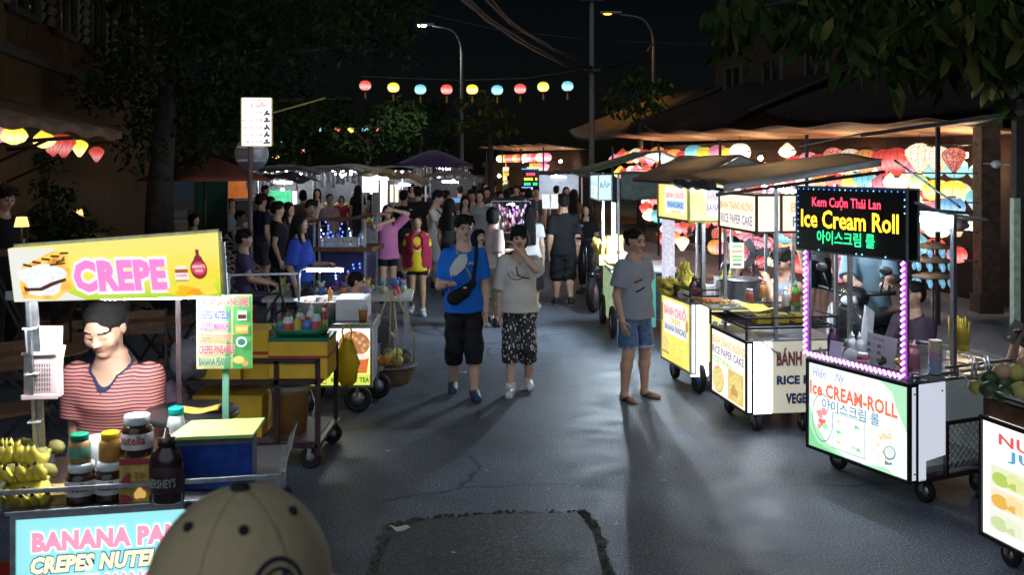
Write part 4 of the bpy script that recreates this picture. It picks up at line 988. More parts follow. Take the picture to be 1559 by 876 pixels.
frame(t, rect_bars(0, L, .06, D, .165) + [((L, .32, .165), (L, .32, .5)), ((L, D, .165), (L, D, .78)), ((0, D, .165), (0, D, .78)), ((L - .003, .31, .505), (L - .003, D, .505))], w=.024)
MB().bx(-.01, L + .012, -.005, D + .02, .776, .796).build('counter_top', STEEL, t, bevel=.003)
frame(t, rect_bars(-.015, L + .015, -.012, D + .3, .83) + [((L + .015, y, .8), (L + .015, y, .86)) for y in (0, .4, D + .3)] + [((L + .015, .3, .865), (L + .015, D + .3, .865)), ((L + .015, D + .3, .80), (-.015, D + .3, .80))], 'counter_rail', GALV, .016)
MB().bx(0, L, D + .02, D + .3, .795, .803).build('side_tray', STEEL, t)
for y in (.5, .62):
    m = MB(); m.tube([(L + .03, y, .74), (L + .05, y, .86), (L + .02, y + .02, .9), (L - .04, y + .06, .9)], .008, 6); m.tube([(L + .03, y + .035, .74), (L + .05, y + .035, .86), (L + .02, y + .055, .9), (L - .04, y + .095, .9)], .008, 6); m.build('handle', STEEL, t)
PURP = E('violet_rope_light', (.86, .42, 1.), 1.7, var=.05, base=(.6, .4, .7)); MAG = M('magenta_rope_core', (.3, .03, .3), .4); PURD = E('violet_glow_tube', (.5, .08, .75), .55, var=.1, base=(.3, .05, .4))
def rope(t, pts, name='rope_light'):
    m = MB(); P_ = [Vector(p) for p in pts]; m.tube(P_, .014, 6, 1)
    for a, b in zip(P_, P_[1:]):
        L_ = (b - a).length; d = (b - a).normalized(); n = int(L_ / .038); u, v = basis(d)
        side = Vector((0, -1, 0)); side = (side - d * side.dot(d)).normalized(); q = d.cross(side)
        for i in range(n):
            c = a + d * ((i + .5) * L_ / n) + side * .016; m.bar(c - q * .014 - d * .012, c + q * .014 + d * .012, .011, .014, 0)
    return m.build(name, [PURP, PURD], t)
for x in (.015, L - .01): rope(t, [(x, -.03, .82), (x, -.03, 1.56)])
rope(t, [(.02, -.03, .832), (L - .02, -.03, .832)])
m = MB()
for x, y, z in ((.0, .385, 1.9), (L, .385, 1.86), (.3, .6, 1.9)): m.bar((x, y, .8), (x, y, z), .028)
for x in (.015, L - .01): m.bar((x, -.008, .8), (x, -.008, 1.58), .02)
m.build('post', GALV, t)
sg = lit_box(t, 'led_sign', -.07, L + .02, -.04, .05, 1.555, 2.0, M('led_sign_black', (.006, .006, .008), .35, var=.3), M('sign_grey_edge', (.2, .2, .21), .5), .012)
f = Face((-.07, -.045, 1.555), (1, 0, 0), (0, 0, 1), L + .09, .445)
red, yel, grn, blu = E('led_red', (1., .05, .1), 2.2, var=0), E('led_yellow', (1., .62, .03), 2., var=0), E('led_green', (.03, 1., .3), 1.5, var=0), E('led_blue', (.05, .25, 1.), 2.5, var=0)
cy = E('led_cyan', (.2, .75, 1.), 3, var=0)
f.t('Kem Cuộn Thái Lan', .16, .66, .79, .86, red, .006, outline=pt('deep_red', (.12, .0, .01)), ow=.03).t('Ice Cream Roll', .05, .37, .94, .65, yel, .014, outline=pt('deep_brown', (.25, .05, .0)), ow=.03).t('아이스크림 롤', .21, .13, .74, .34, grn, .018)
f.done(sg)
m = MB()
for k in range(20): m.ell((-.05 + k * (L + .05) / 19, -.046, 1.985), (.0045, .003, .0045), 6, 1 if k in (3, 8, 9, 14) else 0); m.ell((-.05 + k * (L + .05) / 19, -.046, 1.567), (.0045, .003, .0045), 6, 1 if k in (4, 11, 12, 16) else 2)
for k in range(9):
    for x in (-.055, L + .005): m.ell((x, -.046, 1.6 + k * .042), (.0045, .003, .0045), 6, (1 if k < 3 else 0) if x < 0 else (1 if k > 5 else 2))
m.build('indicator_light', [blu, cy, BLACK], sg)
m = MB(); m.grid(bump_cloth(lambda u, v: (-.05 + 1.02 * u, .02 + .6 * v, 1.92 - .12 * v)), 16, 8, 0, .012); m.build('canopy', CLOTHG, t)
led_tube(t, (.1, .3, 1.8), (.8, .3, 1.8), mat=E('ice_tube', (.75, .85, 1.), 170, var=0)); frame(t, [((0, .385, 1.85), (L, .385, 1.85)), ((0, .0, 1.88), (0, .55, 1.84)), ((L, 0, 1.88), (L, .55, 1.84))], 'roof_frame', GALV, .02)
for x, y in ((L - .06, .2), (L - .03, D - .12)): wheel(t, x, y, .075, .04)
wheel(t, .08, .2, .075, .04); wheel(t, .08, D - .1, .075, .04)
MB().bar((L - .1, .45, .27), (L - .2, .55, .46), .03).build('brush_handle', M('red_plastic', (.5, .03, .03), .4), t)
iw = lambda x, y, z=.798: to_world(t, (x, y, z))
CLEARW = M('squeeze_bottle_white', (.7, .7, .72), .4, var=.05)
bottle('dark purple syrup bottle by the left rope light post', iw(.1, .12), .032, .24, M('purple_syrup', (.09, .02, .09), .15), BLACK)
bottle('white squeeze bottle nearest the menu card on the ice cream cart', iw(.26, .22), .034, .2, CLEARW, CLEARW)
bottle('white squeeze bottle just left of its twin on the ice cream cart', iw(.17, .24), .034, .19, CLEARW, CLEARW)
bottle('orange sauce bottle right of the menu card', iw(.62, .3), .034, .2, M('orange_sauce', (.6, .25, .08), .4), M('cap_orange', (.7, .3, .15), .4))
bottle('pink sauce bottle beside the orange one', iw(.69, .27), .034, .21, M('pink_sauce', (.62, .25, .32), .4), M('cap_pink', (.75, .4, .45), .4))
q = thing('menu_card', 'white printed ice cream menu card standing on the counter', 'menu', iw(.42, .2), t.rotation_euler.z)
MB().box((.05, 0, .105), (.29, .006, .21), (R(-8), 0, R(-6))).build('card', M('white_card', (.75, .75, .78), .6, var=.04), q)
f = Face((-.085, -.02, .01), Matrix.Rotation(R(-6), 3, 'Z') @ Vector((1, 0, 0)), Matrix.Rotation(R(-8), 3, 'X') @ Vector((0, 0, 1)), .27, .19); f.O += Vector((0, -.004, 0))
f.t('ICE CREAM', .3, .88, .7, .97, pt('menu_purple', (.3, .1, .4)), .02)
for u in (.2, .6):
    for v in (.15, .4, .63): f.r(u - .08, v, u + .06, v + .13, pt('photo_grey', (.25, .25, .27))).r(u + .1, v + .08, u + .22, v + .1, pt('text_grey', (.35, .35, .4))).r(u + .1, v + .02, u + .2, v + .035, pt('text_grey', (.35, .35, .4)))
f.done(q)
m = MB(); m.box((0, 0, .07), (.1, .004, .13), (R(-12), 0, R(10))); m.box((.07, -.03, .02), (.11, .09, .004), (R(10), R(-12), R(30))); m.box((.02, .02, .05), (.09, .004, .1), (R(-20), 0, R(-30))); tag(m.build('paper_card', M('white_card', (.75, .75, .78), .6, var=.04), loc=iw(.19, .07), rz=t.rotation_euler.z), 'white payment cards leaning together at the left counter edge', 'card')
jar('chocolate spread jar with red and white label on the ice cream counter', iw(.45, .06), .042, .1, M('red_label', (.5, .03, .05), .35), M('lid_white', (.75, .75, .75), .4), M('label_white', (.75, .72, .7), .5), 'nutella', M('label_red', (.5, .02, .03), .5), aim=-1.9)
def blob(label, p, r, mat, seed, name, cat, base=None, n=5):
    rng = random.Random(seed); q = thing(name, label, cat, p); m = MB()
    for i in range(n): m.ell((rng.uniform(-.6, .6) * r, rng.uniform(-.6, .6) * r, r * (.5 + .28 * i)), (r * rng.uniform(.45, .8), r * rng.uniform(.45, .8), r * .45), 10, 0, (rng.random(), rng.random(), 0), .12, rng)
    m.build('scoop', mat, q); m = MB(); m.lathe([(r * .8, 0), (r * 1.25, .012), (r * 1.3, .02)], n=14); m.build('dish', base or STEEL, q); return q
blob('dark brown chocolate lump on the ice cream tray', iw(.52, .2), .045, M('dark_chocolate', (.035, .018, .015), .35), 1, 'chocolate_topping', 'topping')
blob('golden crunchy topping heap on the ice cream tray', iw(.68, .17), .045, M('gold_wafer', (.4, .22, .04), .3, metal=.3), 2, 'wafer_topping', 'topping')
blob('small black topping heap right of the golden one', iw(.78, .13), .025, M('black_jelly', (.015, .013, .015), .3), 3, 'jelly_topping', 'topping')
m = MB(); m.grid(lambda u, v: ((u - .5) * .42, (v - .5) * .2, .01 + .008 * math.sin(u * 3)), 8, 5, 0, .006); tag(m.build('serving_tray', STEEL, loc=iw(.68, .26), rz=t.rotation_euler.z), 'flat steel serving tray under the toppings', 'tray')
def crumple(label, p, s, mat, seed, name='plastic_bag', cat='plastic bag', kn=False):
    rng = random.Random(seed); m = MB(); m.ell((0, 0, s[2] * .5), (s[0] * .5, s[1] * .5, s[2] * .5), 16, 0, None, .16, rng)
    if kn:
        for e in (-1, 1): m.tube([(e * s[0] * .1, 0, s[2] * .9), (e * s[0] * .2, 0, s[2] * 1.2), (e * s[0] * .06, 0, s[2] * 1.35)], .008, 5)
    return tag(m.build(name, mat, loc=p), label, cat)
CLEARP = M('clear_plastic_film', (.75, .76, .8), .15, var=.1, alpha=.45, spec=.7)
crumple('crumpled clear plastic bag left of the menu card', iw(.3, .1), (.11, .09, .1), CLEARP, 5)
q = thing('cup_stack', 'tall stack of pastel paper cups at the right end of the ice cream cart', 'paper cups', iw(L + .02, .2) + Vector((0, 0, .035)))
m = MB()
for i in range(12): m.lathe([(.036, i * .018), (.042, .016 + i * .018), (.0425, .0175 + i * .018)], n=18, mi=0 if i > 7 else 1 if i > 4 else 2)
m.build('cup', [M('cup_cream', (.75, .68, .5), .6, var=.05), M('cup_pink', (.7, .45, .55), .6, var=.05), M('cup_blue', (.45, .55, .75), .6, var=.05)], q)
MB().box((0, 0, -.02), (.09, .09, .03)).build('stand', STEEL, q)
for i, (x, y) in enumerate([(.76, .03), (.83, .05), (.88, .09)]): fruit('small dark red ball fruit on the ice cream counter, %s from the right rope light' % ORD[2 - i], iw(x, y, .825), .027, M('dark_red_fruit', (.22, .03, .04), .35), 'red fruits on the ice cream counter')
q = thing('spoon_bag', 'clear bag of yellow plastic spoons hanging on the right post', 'spoons', W(1460, 535, 6.33), R(-40)); m = MB(); rr = random.Random(8)
for i in range(11): x = -.05 + i * .01; m.tube([(x, rr.uniform(-.02, .02), .02 + rr.uniform(0, .03)), (x * 1.1 + rr.uniform(-.01, .01), 0, .2 + rr.uniform(-.02, .03))], .006, 5); m.ell((x, 0, .02), (.011, .006, .02), 6)
m.build('spoon', M('yellow_plastic', (.7, .48, .02), .35, var=.1), q); m = MB(); m.ell((0, 0, .09), (.07, .035, .11), 12, 0, None, .1, rr); m.build('bag', GL('yellow_bag_film', (.7, .55, .1), .2, .25), q)
crumple('bundled clear plastic sheet tied on the right end of the ice cream canopy', W(1425, 352, 6.4), (.24, .2, .12), CLEARP, 12, 'plastic_sheet', 'plastic sheet')
crumple('dusty pink cloth bundle knotted on the canopy corner post', W(1458, 352, 6.45), (.13, .11, .08), M('dusty_pink_cloth', (.35, .22, .2), .9, var=.4), 13, 'cloth_bundle', 'cloth')
# ================================================================= RICE PAPER CART
t = thing('rice_paper_cart', 'rice paper cake cart with cream lit sign box and white lit end', 'food cart', (1.758, 8.66, 0), R(-81.9)); K['rice'] = t; L, D = .81, .75
cream = E('acrylic_cream', (1., .93, .76), .88, var=.1, scale=2.5)
p = lit_box(t, 'front_panel', 0, L, 0, .04, .17, .735, cream, IRON, .02)
f = Face((.01, -.004, .18), (1, 0, 0), (0, 0, 1), L - .02, .545); orr = pm('amber_print', (1., .5, .12), .85); ind = pm('indigo', (.16, .18, .5), .7); lgn = pm('fresh_green', (.25, .7, .25), .8); yl = pm('food_yellow', (.95, .66, .2), .8); br = pm('crust', (.55, .33, .1), 1.05)
foodp = P('pancake_print', (.95, .75, .35), (.8, .5, .18), 1.1, 'voronoi', 40, (.5, .55, .15), lo=.2, hi=.5)
f.t('BÁNH TRÁNG NƯỚNG', .03, .78, .97, .95, orr, .015).t('RICE PAPER CAKE', .03, .63, .95, .75, ind, .015).t('VEGETARIAN', .03, .49, .6, .59, lgn, .012)
f.e(.22, .24, .17, .21, br).e(.22, .24, .155, .19, foodp).r(.52, .04, .96, .5, yl).e(.74, .27, .19, .2, foodp, wob=.1).e(.7, .2, .1, .08, br, wob=.2)
f.done(p)
wend = E('acrylic_white', (.93, .97, 1.), 7, var=.04)
MB().bx(L, L + .012, .0, .2, .165, .74).build('end_panel', wend, t)
beige = E('dim_beige_print', (.62, .58, .45), .42, var=.12, base=(.5, .46, .36))
o = MB().bx(L, L + .01, .215, D, .165, .74).build('side_panel', beige, t)
f = Face((L + .0115, .215, .165), (0, 1, 0), (0, 0, 1), D - .215, .575); cr = pt('brick_red', (.4, .1, .08)); nb = pt('navy_print', (.03, .05, .2)); ol = pt('print_cream', (.6, .56, .48))
f.t('BÁNH TRÁNG', .06, .66, 1.0, .9, cr, .03, outline=ol).t('RICE PAPER', .06, .4, .98, .52, nb, .03, outline=ol).t('VEGETARIAN', .2, .13, 1.0, .27, nb, .03, outline=ol); f.done(o)
m = MB(); m.bx(.0, L - .003, .045, D, .165, .19); m.bx(0, .01, .045, D, .19, .735); m.bx(.01, L, D - .01, D, .19, .735); m.build('body', M('dim_grey_panel', (.25, .26, .27), .6), t)
MB().bx(-.01, L + .02, -.01, D + .01, .742, .755).build('counter_top', STEEL, t)
frame(t, rect_bars(-.01, L + .02, -.01, D, .93) + rect_bars(-.01, L + .02, -.01, D, .85) + [((x, y, .755), (x, y, .94)) for x in (-.01, L + .02) for y in (-.01, D)] + [((-.01 + k * .1, -.01, .85), (-.01 + k * .1, D, .85)) for k in range(1, 8)], 'grill_rack', IRON, .016)
frame(t, [((L + .03, -.01, .84), (L + .03, .28, .62))], 'brace', GALV, .014)
m = MB(); m.bar((L + .01, .24, .75), (L + .01, .24, 1.98), .03); m.bar((L + .01, D, .75), (L + .01, D, 2.0), .025); m.bar((0, D, .75), (0, D, 2.0), .025); m.bar((.0, .12, .75), (.0, .12, 1.98), .025); m.build('post', GALV, t)
s1 = lit_box(t, 'sign_box', -.02, L + .01, .08, .24, 1.612, 1.912, E('sign_cream_light', (1., .9, .66), .9, var=.12, scale=4), M('sign_brown_frame', (.09, .045, .02), .5), .02)
f = Face((-.01, .072, 1.622), (1, 0, 0), (0, 0, 1), L, .28); f.t('BÁNH TRÁNG NƯỚNG', .04, .56, .95, .86, pm('sign_orange', (.85, .45, .12), .75), .02).t('RICE PAPER CAKE', .06, .13, .94, .42, pm('sign_indigo', (.2, .18, .42), 1.), .02); f.done(s1)
s2 = lit_box(t, 'sign_box', L - .15, L + .0, .29, .98, 1.615, 1.915, E('sign_cream_dim', (1., .86, .62), .95, var=.12, scale=4), M('sign_brown_frame', (.09, .045, .02), .5), .02)
f = Face((L + .008, .30, 1.625), (0, 1, 0), (0, 0, 1), .67, .28); f.t('BÁNH TRÁNG', .1, .54, .98, .88, pm('sign_orange2', (.8, .5, .25), 1.), .02).t('RICE PAPER', .12, .12, .95, .42, pm('sign_slate', (.2, .25, .42), .9), .02); f.done(s2)
m = MB(); m.grid(bump_cloth(lambda u, v: (-.45 + 1.42 * u, -.26 + 1.33 * v, 2.03 + .2 * v - .03 * u + .04 * math.sin(PI * u))), 18, 12, 0, .01); m.grid(lambda u, v: (.965, -.25 + 1.31 * u, 2.0 + .2 * u - .055 * v), 8, 2, 1, .006); m.build('canopy', [CLOTHB, CLOTHG], t)
frame(t, [((.94, -.3, 1.92), (.94, 1.1, 2.1)), ((-.4, -.25, 2.0), (.96, -.25, 1.96)), ((-.4, 1.05, 2.19), (.96, 1.05, 2.16)), ((0, .12, 1.98), (0, .75, 2.07)), ((L, .24, 1.97), (L, .75, 2.06))], 'roof_frame', IRON, .025)
m = MB(); rr = random.Random(4); m.tube([(-.1 + i * .12, -.3 + .012 * math.sin(i * 2), 1.99 + .012 * math.cos(i * 3)) for i in range(9)], [.03 + .01 * rr.random() for _ in range(9)], 8); m.build('rolled_tarp', CLOTHD, t)
led_tube(t, (.05, .45, 1.96), (.75, .45, 1.94))
for x, y in ((L - .1, .12), (L - .05, D - .25), (.1, .12), (.1, D - .1)): wheel(t, x, y, .075, .045)
rw = lambda x, y, z=.95: to_world(t, (x, y, z))
YEL = M('yellow_tub', (.65, .45, .03), .4, var=.1)
def tub(label, p, s, mat, fill, name='tub', cat='tub', rz=0, group=None):
    q = thing(name, label, cat, p, rz, group); a, b, h = s; m = MB()
    for x0, x1, y0, y1 in ((-a, a, -b, -b + .006), (-a, a, b - .006, b), (-a, -a + .006, -b, b), (a - .006, a, -b, b)): m.bx(x0 / 2 if abs(x0) == a else x0 - (x0 > 0) * a / 2 + (x0 < 0) * a / 2, x1 / 2 if abs(x1) == a else x1 - (x1 > 0) * a / 2 + (x1 < 0) * a / 2, y0 / 2 if abs(y0) == b else y0 - (y0 > 0) * b / 2 + (y0 < 0) * b / 2, y1 / 2 if abs(y1) == b else y1 - (y1 > 0) * b / 2 + (y1 < 0) * b / 2, .006, h)
    m.bx(-a / 2, a / 2, -b / 2, b / 2, 0, .006); m.build('body', mat, q)
    if fill:
        m = MB(); rng = random.Random(len(label))
        for i in range(14): m.ell((rng.uniform(-.4, .4) * a, rng.uniform(-.4, .4) * b, h * .75), (a * .14, b * .16, h * .2), 6, 0, (rng.random() * 3, 0, rng.random() * 3), .2, rng)
        m.build('filling', fill, q)
    return q
for i, (x, y) in enumerate([(.62, .2), (.6, .36), (.6, .54)]): tub('yellow plastic ingredient tub on the grill rack, %s from the street edge' % ORD[i], rw(x, y, .862), (.13, .12, .07), YEL, M('chopped_green', (.2, .22, .06), .7, var=.5), rz=t.rotation_euler.z, group='yellow tubs on the rice paper cart')
m = MB(); m.grid(bump_cloth(lambda u, v: (-.1 + .4 * u, -.06 + .2 * v, .012), .008, 12), 14, 8, 0, .004); tag(m.build('yellow_cloth', M('yellow_cloth', (.7, .5, .05), .85, var=.15), loc=rw(.3, .2, .945), rz=t.rotation_euler.z), 'folded yellow cloth lying on the rice paper rack', 'cloth')
m = MB(); m.bx(-.3, .22, -.24, .16, 0, .012); tag(m.build('steel_plate', STEEL, loc=rw(.22, .1, .94), rz=t.rotation_euler.z), 'flat steel plate overhanging the rice paper cart towards the banana cart', 'plate')
for i in range(6):
    q = thing('sausage_skewer', 'orange sausage skewer on the steel plate, %s from the street edge' % ORD[i], 'skewer', rw(.0 + .02 * i, -.14 + .035 * i, .968), t.rotation_euler.z + R(200), 'sausage skewers on the steel plate')
    MB().tube([(-.1, 0, 0), (-.08, 0, .004), (.02, 0, .012), (.06, 0, .01)], [.008, .014, .015, .008], 7).build('sausage', M('sausage_orange', (.5, .17, .05), .35, var=.3, scale=30), q); MB().tube([(.05, 0, .01), (.16, 0, .0)], .003, 5).build('stick', M('bamboo', (.5, .36, .16), .6), q)
m = MB(); rr = random.Random(4)
for i in range(90): m.ell((rr.uniform(-.16, .2), rr.uniform(-.08, .1), .01 + rr.random() * .012), (.014, .008, .006), 5, 0, (rr.random() * 3, 0, rr.random() * 3))
tag(m.build('shredded_topping', M('peanut_gold', (.55, .35, .1), .6, var=.4, scale=40), loc=rw(.12, .04, .952), rz=t.rotation_euler.z), 'loose golden shreds spread over the steel plate', 'topping', kind='stuff')
bottle('white squeeze bottle near the boy at the rice paper cart', W(1196, 466, 8.25), .034, .17, CLEARW, CLEARW)
bottle('green labelled chilli sauce bottle beside the white squeeze bottle', W(1211, 466, 8.2), .032, .21, M('chilli_green', (.12, .4, .05), .3), M('cap_green', (.05, .3, .08), .4), M('label_red2', (.5, .12, .05), .5))
bottle('orange capped sauce bottle at the back of the rice paper rack', W(1162, 452, 8.5), .03, .14, M('sauce_orange2', (.55, .25, .06), .4), M('cap_red', (.5, .04, .03), .4))
q = jar('red lidded pickle jar in front of the steel drum', W(1141, 458, 8.5), .035, .1, M('pickle_red', (.3, .07, .05), .3), M('lid_clear', (.4, .4, .4), .3))
q = thing('steel_drum', 'large round steel griddle drum behind the rice paper cart', 'griddle', W(1128, 456, 9.15)); MB().lathe([(.19, 0), (.195, .02), (.195, .17), (.2, .175)], n=28).build('drum', STEEL, q); MB().lathe([(.205, .175), (.21, .185), (.2, .195), (0, .196)], n=28).build('plate', M('seasoned_iron', (.02, .02, .022), .35, spec=.6), q)
q = thing('price_card', 'pale green price card hanging on the steel post', 'sign', W(1122, 408, 8.75), R(-10)); MB().bx(-.06, .06, -.02, -.015, 0, .225).build('card', E('card_green_lit', (.82, .95, .62), .75, var=.05), q)
f = Face((-.06, -.0215, 0), (1, 0, 0), (0, 0, 1), .12, .225)
for v, c, w_ in ((.82, lgn, .7), (.62, pm('coral2', (1, .4, .3), .8), .8), (.42, lgn, .75), (.28, lgn, .7), (.1, ind, .6)): f.r(.5 - w_ / 2, v, .5 + w_ / 2, v + .08, c, True)
f.done(q)
q = thing('standing_fan', 'black standing fan in the shade behind the carts', 'fan', (XA(1148, 10.2), 10.2, 0)); zf = ZA(385, 10.2); m = MB()
for r in (.2, .14, .07): m.tube([(r * math.cos(a), -.06 + .04 * (r < .2), zf + r * math.sin(a)) for a in [2 * PI * i / 20 for i in range(20)]], .005, 4, closed=True)
for i in range(18): a = 2 * PI * i / 18; m.bar((.03 * math.cos(a), -.05, zf + .03 * math.sin(a)), (.2 * math.cos(a), -.06, zf + .2 * math.sin(a)), .004)
m.build('cage', IRON, q); m = MB(); [m.box((.08 * math.cos(a), -.02, zf + .08 * math.sin(a)), (.15, .01, .08), (0, -a, 0)) for a in (0, 2.1, 4.2)]; m.build('blade', M('fan_blade', (.06, .06, .07), .4), q); MB().tube([(0, .03, 0), (0, .03, zf)], .015, 8).lathe([(.18, 0), (.18, .03), (.03, .05)], n=16).build('stand', BLACK, q)
# ================================================================= BANANA PANCAKE CART
t = thing('banana_pancake_cart', 'banana pancake cart with yellow lit sign boxes and blue wheel', 'food cart', (1.526, 10.02, 0), R(-79.3)); K['ban'] = t; L, D = .807, .75
yellow = E('acrylic_yellow', (1., .82, .16), .75, var=.15, scale=2.5)
p = lit_box(t, 'front_panel', 0, L, 0, .04, .2, .85, yellow, M('white_trim', (.6, .6, .6), .5), .02)
f = Face((.01, -.004, .21), (1, 0, 0), (0, 0, 1), L - .02, .63); pk = pm('pink_print', (1., .2, .3), .8); pw = pm('panel_white', (1, 1, .92), .9); nvy = pm('navy_lit', (.1, .1, .35), .9); bn = P('banana_print', (1., .85, .2), (.85, .6, .1), 1.15, 'voronoi', 30, lo=.3, hi=.6); brn = pm('bottle_brown', (.2, .08, .05), .8)
f.r(.08, .42, .9, .95, pw).t('BÁNH CHUỐI', .1, .72, .88, .93, pk, .025).t('BANANA PANCAKE', .12, .48, .88, .58, nvy, .02).t('CREPE', .3, .6, .7, .69, pm('orange_print', (1, .5, .1), 1.1), .02)
for i in range(5): f.e(.5 + .07 * i, .22 + .02 * (i % 2), .05, .17, bn, a=.3 - .15 * i)
f.e(.17, .25, .12, .13, foodp, wob=.08).r(.05, .1, .3, .14, br).r(.02, .6, .07, .88, brn).e(.93, .66, .05, .09, br)
f.done(p)
MB().bx(L, L + .012, 0, .165, .17, .84).build('end_panel', E('acrylic_white_soft', (.9, .95, 1.), 4, var=.05), t)
o = MB().bx(L, L + .01, .18, D, .3, .84).build('side_panel', E('side_yellow_print', (.95, .85, .25), .7, var=.15), t); f = Face((L + .0115, .18, .3), (0, 1, 0), (0, 0, 1), D - .18, .54); f.t('BÁNH', .05, .55, .6, .75, nvy, .03).e(.3, .25, .2, .15, bn, a=.4); f.done(o)
m = MB(); m.bx(0, L - .003, .045, D, .17, .2); m.bx(0, .01, .045, D, .2, .845); m.bx(.01, L, D - .01, D, .2, .845); m.build('body', M('dim_grey_panel', (.25, .26, .27), .6), t)
MB().bx(-.01, L + .02, -.01, D + .01, .853, .866).build('counter_top', STEEL, t)
frame(t, rect_bars(-.01, L + .02, -.01, D, .98) + rect_bars(-.01, L + .02, -.01, D, .92) + [((x, y, .866), (x, y, .985)) for x in (-.01, L * .5, L + .02) for y in (-.01, D)], 'counter_rail', IRON, .016)
m = MB(); m.bar((L, .12, .86), (L, .12, 2.0), .034); m.bar((L, D, .86), (L, D, 2.0), .025); m.bar((0, D, .86), (0, D, 2.0), .025); m.build('post', GALV, t)
o = MB().bx(-.06, .04, .02, .12, .86, 1.66).build('printed_post', P('patterned_post', (.85, .85, .95), (.6, .6, .8), .8, 'voronoi', 45), t)
s1 = lit_box(t, 'sign_box', -.02, L + .03, -.03, .36, 1.625, 1.975, E('sign_yellow_light', (1., .86, .3), .75, var=.15, scale=4), M('sign_olive_frame', (.3, .25, .03), .5), .022)
f = Face((-.01, -.038, 1.635), (1, 0, 0), (0, 0, 1), L + .02, .33); f.r(.25, .12, .93, .92, pw).t('BÁNH CHUỐI', .3, .6, .88, .84, pk, .02).r(.32, .3, .9, .52, pm('sky_block', (.4, .65, 1.), 1.)).t('PANCAKE', .36, .33, .86, .48, nvy, .02).t('CREPE', .42, .14, .8, .26, pm('orange_print', (1, .5, .1), 1.1), .02).e(.13, .4, .08, .3, bn, a=.2); f.done(s1)
f = Face((L + .038, -.02, 1.635), (0, 1, 0), (0, 0, 1), .37, .33); f.r(.06, .06, .97, .94, pw).p([(.08, .1), (.5, .1), (.3, .9), (.08, .9)], foodp).e(.28, .5, .2, .36, bn, a=.5).r(.38, .55, .97, .92, pm('sky_block', (.4, .65, 1.), 1.)).t('BÁNH', .42, .6, .95, .86, pm('sign_red', (.9, .15, .12), 1.), .03).t('BANANA', .42, .28, .97, .47, pm('sign_violet', (.22, .15, .5), 1.), .03).p([(.7, .1), (.95, .08), (.95, .2)], lgn); f.done(s1)
m = MB(); m.grid(bump_cloth(lambda u, v: (-.55 + 1.62 * u, -.15 + .53 * v, 2.0 + .25 * v), .006), 14, 5, 0, .01); m.grid(bump_cloth(lambda u, v: (-.55 + 1.62 * u, .38 + .6 * v, 2.25 - .19 * v), .006), 14, 5, 0, .01)
m.poly([(1.06, -.14, 1.97), (1.06, .97, 2.02), (1.06, .38, 2.235)], (1, 0, 0), .006, 1); m.build('canopy', [CLOTHB, CLOTHG], t)
frame(t, [((-.5, -.14, 1.99), (1.05, -.14, 1.985)), ((-.5, .97, 2.045), (1.05, .97, 2.04)), ((0, -.1, 2), (0, .9, 2)), ((L, -.1, 2), (L, .9, 2)), ((L, .38, 2), (L, .38, 2.22))], 'roof_frame', IRON, .022)
led_tube(t, (.05, .5, 1.93), (.75, .5, 1.93))
wheel(t, L - .06, .1, .15, .05, M('blue_rim', (.03, .12, .4), .4)); wheel(t, .1, .1, .1, .05); wheel(t, .1, D - .1, .1, .05); wheel(t, L - .06, D - .1, .1, .05)
bw = lambda x, y, z=.868: to_world(t, (x, y, z))
for i, (x, y, z, n, ti, rz, lab) in enumerate([(.12, .1, .9, 6, .15, 10, 'yellow banana bunch lying at the far street corner of the banana cart'), (.3, .14, .9, 6, .2, -20, 'banana bunch in the middle of the banana cart pile'), (.5, .16, .9, 6, .75, -60, 'banana bunch standing upright beside the steel post'), (.22, .26, 1.0, 6, .7, 0, 'topmost banana bunch of the pile on the banana cart'), (.42, .06, .92, 5, .1, -70, 'banana bunch leaning over the front rail of the banana cart')]):
    banana_bunch(lab, bw(x, y, z), t.rotation_euler.z + R(rz), n, i, 1.2, ti, group='banana bunches on the banana cart')
CHOC = M('chocolate_syrup', (.025, .012, .014), .2, spec=.6)
bottle('brown chocolate syrup bottle standing at the near corner of the banana cart', bw(.74, .06), .05, .26, CHOC, CHOC, M('label_maroon', (.13, .02, .03), .5), sy=.7)
bottle('second brown syrup bottle behind the steel post of the banana cart', bw(.66, .16), .045, .24, CHOC, BLACK, M('label_maroon', (.13, .02, .03), .5))
for i, (x, y, c) in enumerate([(.58, .42, (.65, .45, .03)), (.72, .42, (.6, .42, .03))]): bottle('yellow sauce bottle with red top behind the banana cart, the %s one' % ('left', 'right')[i], bw(x, y, .96), .032, .2, M('yellow_sauce', c, .35), M('cap_yellow', (.7, .5, .05), .4), M('label_red2', (.5, .12, .05), .5))
crumple('white plastic bag of wrappers on the banana cart rail', bw(.6, .02), (.15, .1, .1), CLEARP, 21)
q = thing('display_sheet', 'white folded menu sheet behind the sauce bottles', 'menu', bw(.5, .45), t.rotation_euler.z + R(60)); MB().bx(-.09, .09, -.003, .003, 0, .2).build('sheet', M('white_card', (.75, .75, .78), .6, var=.04), q)
m = MB(); m.bx(.2, .38, .3, .5, 0, .09); tag(m.build('clear_case', CLEARP, loc=bw(0, 0), rz=t.rotation_euler.z), 'clear plastic case of cups on the banana cart', 'case')
m = MB(); m.box((0, 0, -.03), (.012, .004, .06)); m.lathe([(.002, .0), (.03, -.07), (.012, -.05), (.035, -.12), (0, -.12)], n=8); tag(m.build('hanging_charm', M('pink_felt', (.6, .25, .25), .8), loc=W(1050, 340, 9.6)), 'small pink tree shaped charm dangling under the yellow sign box', 'charm')
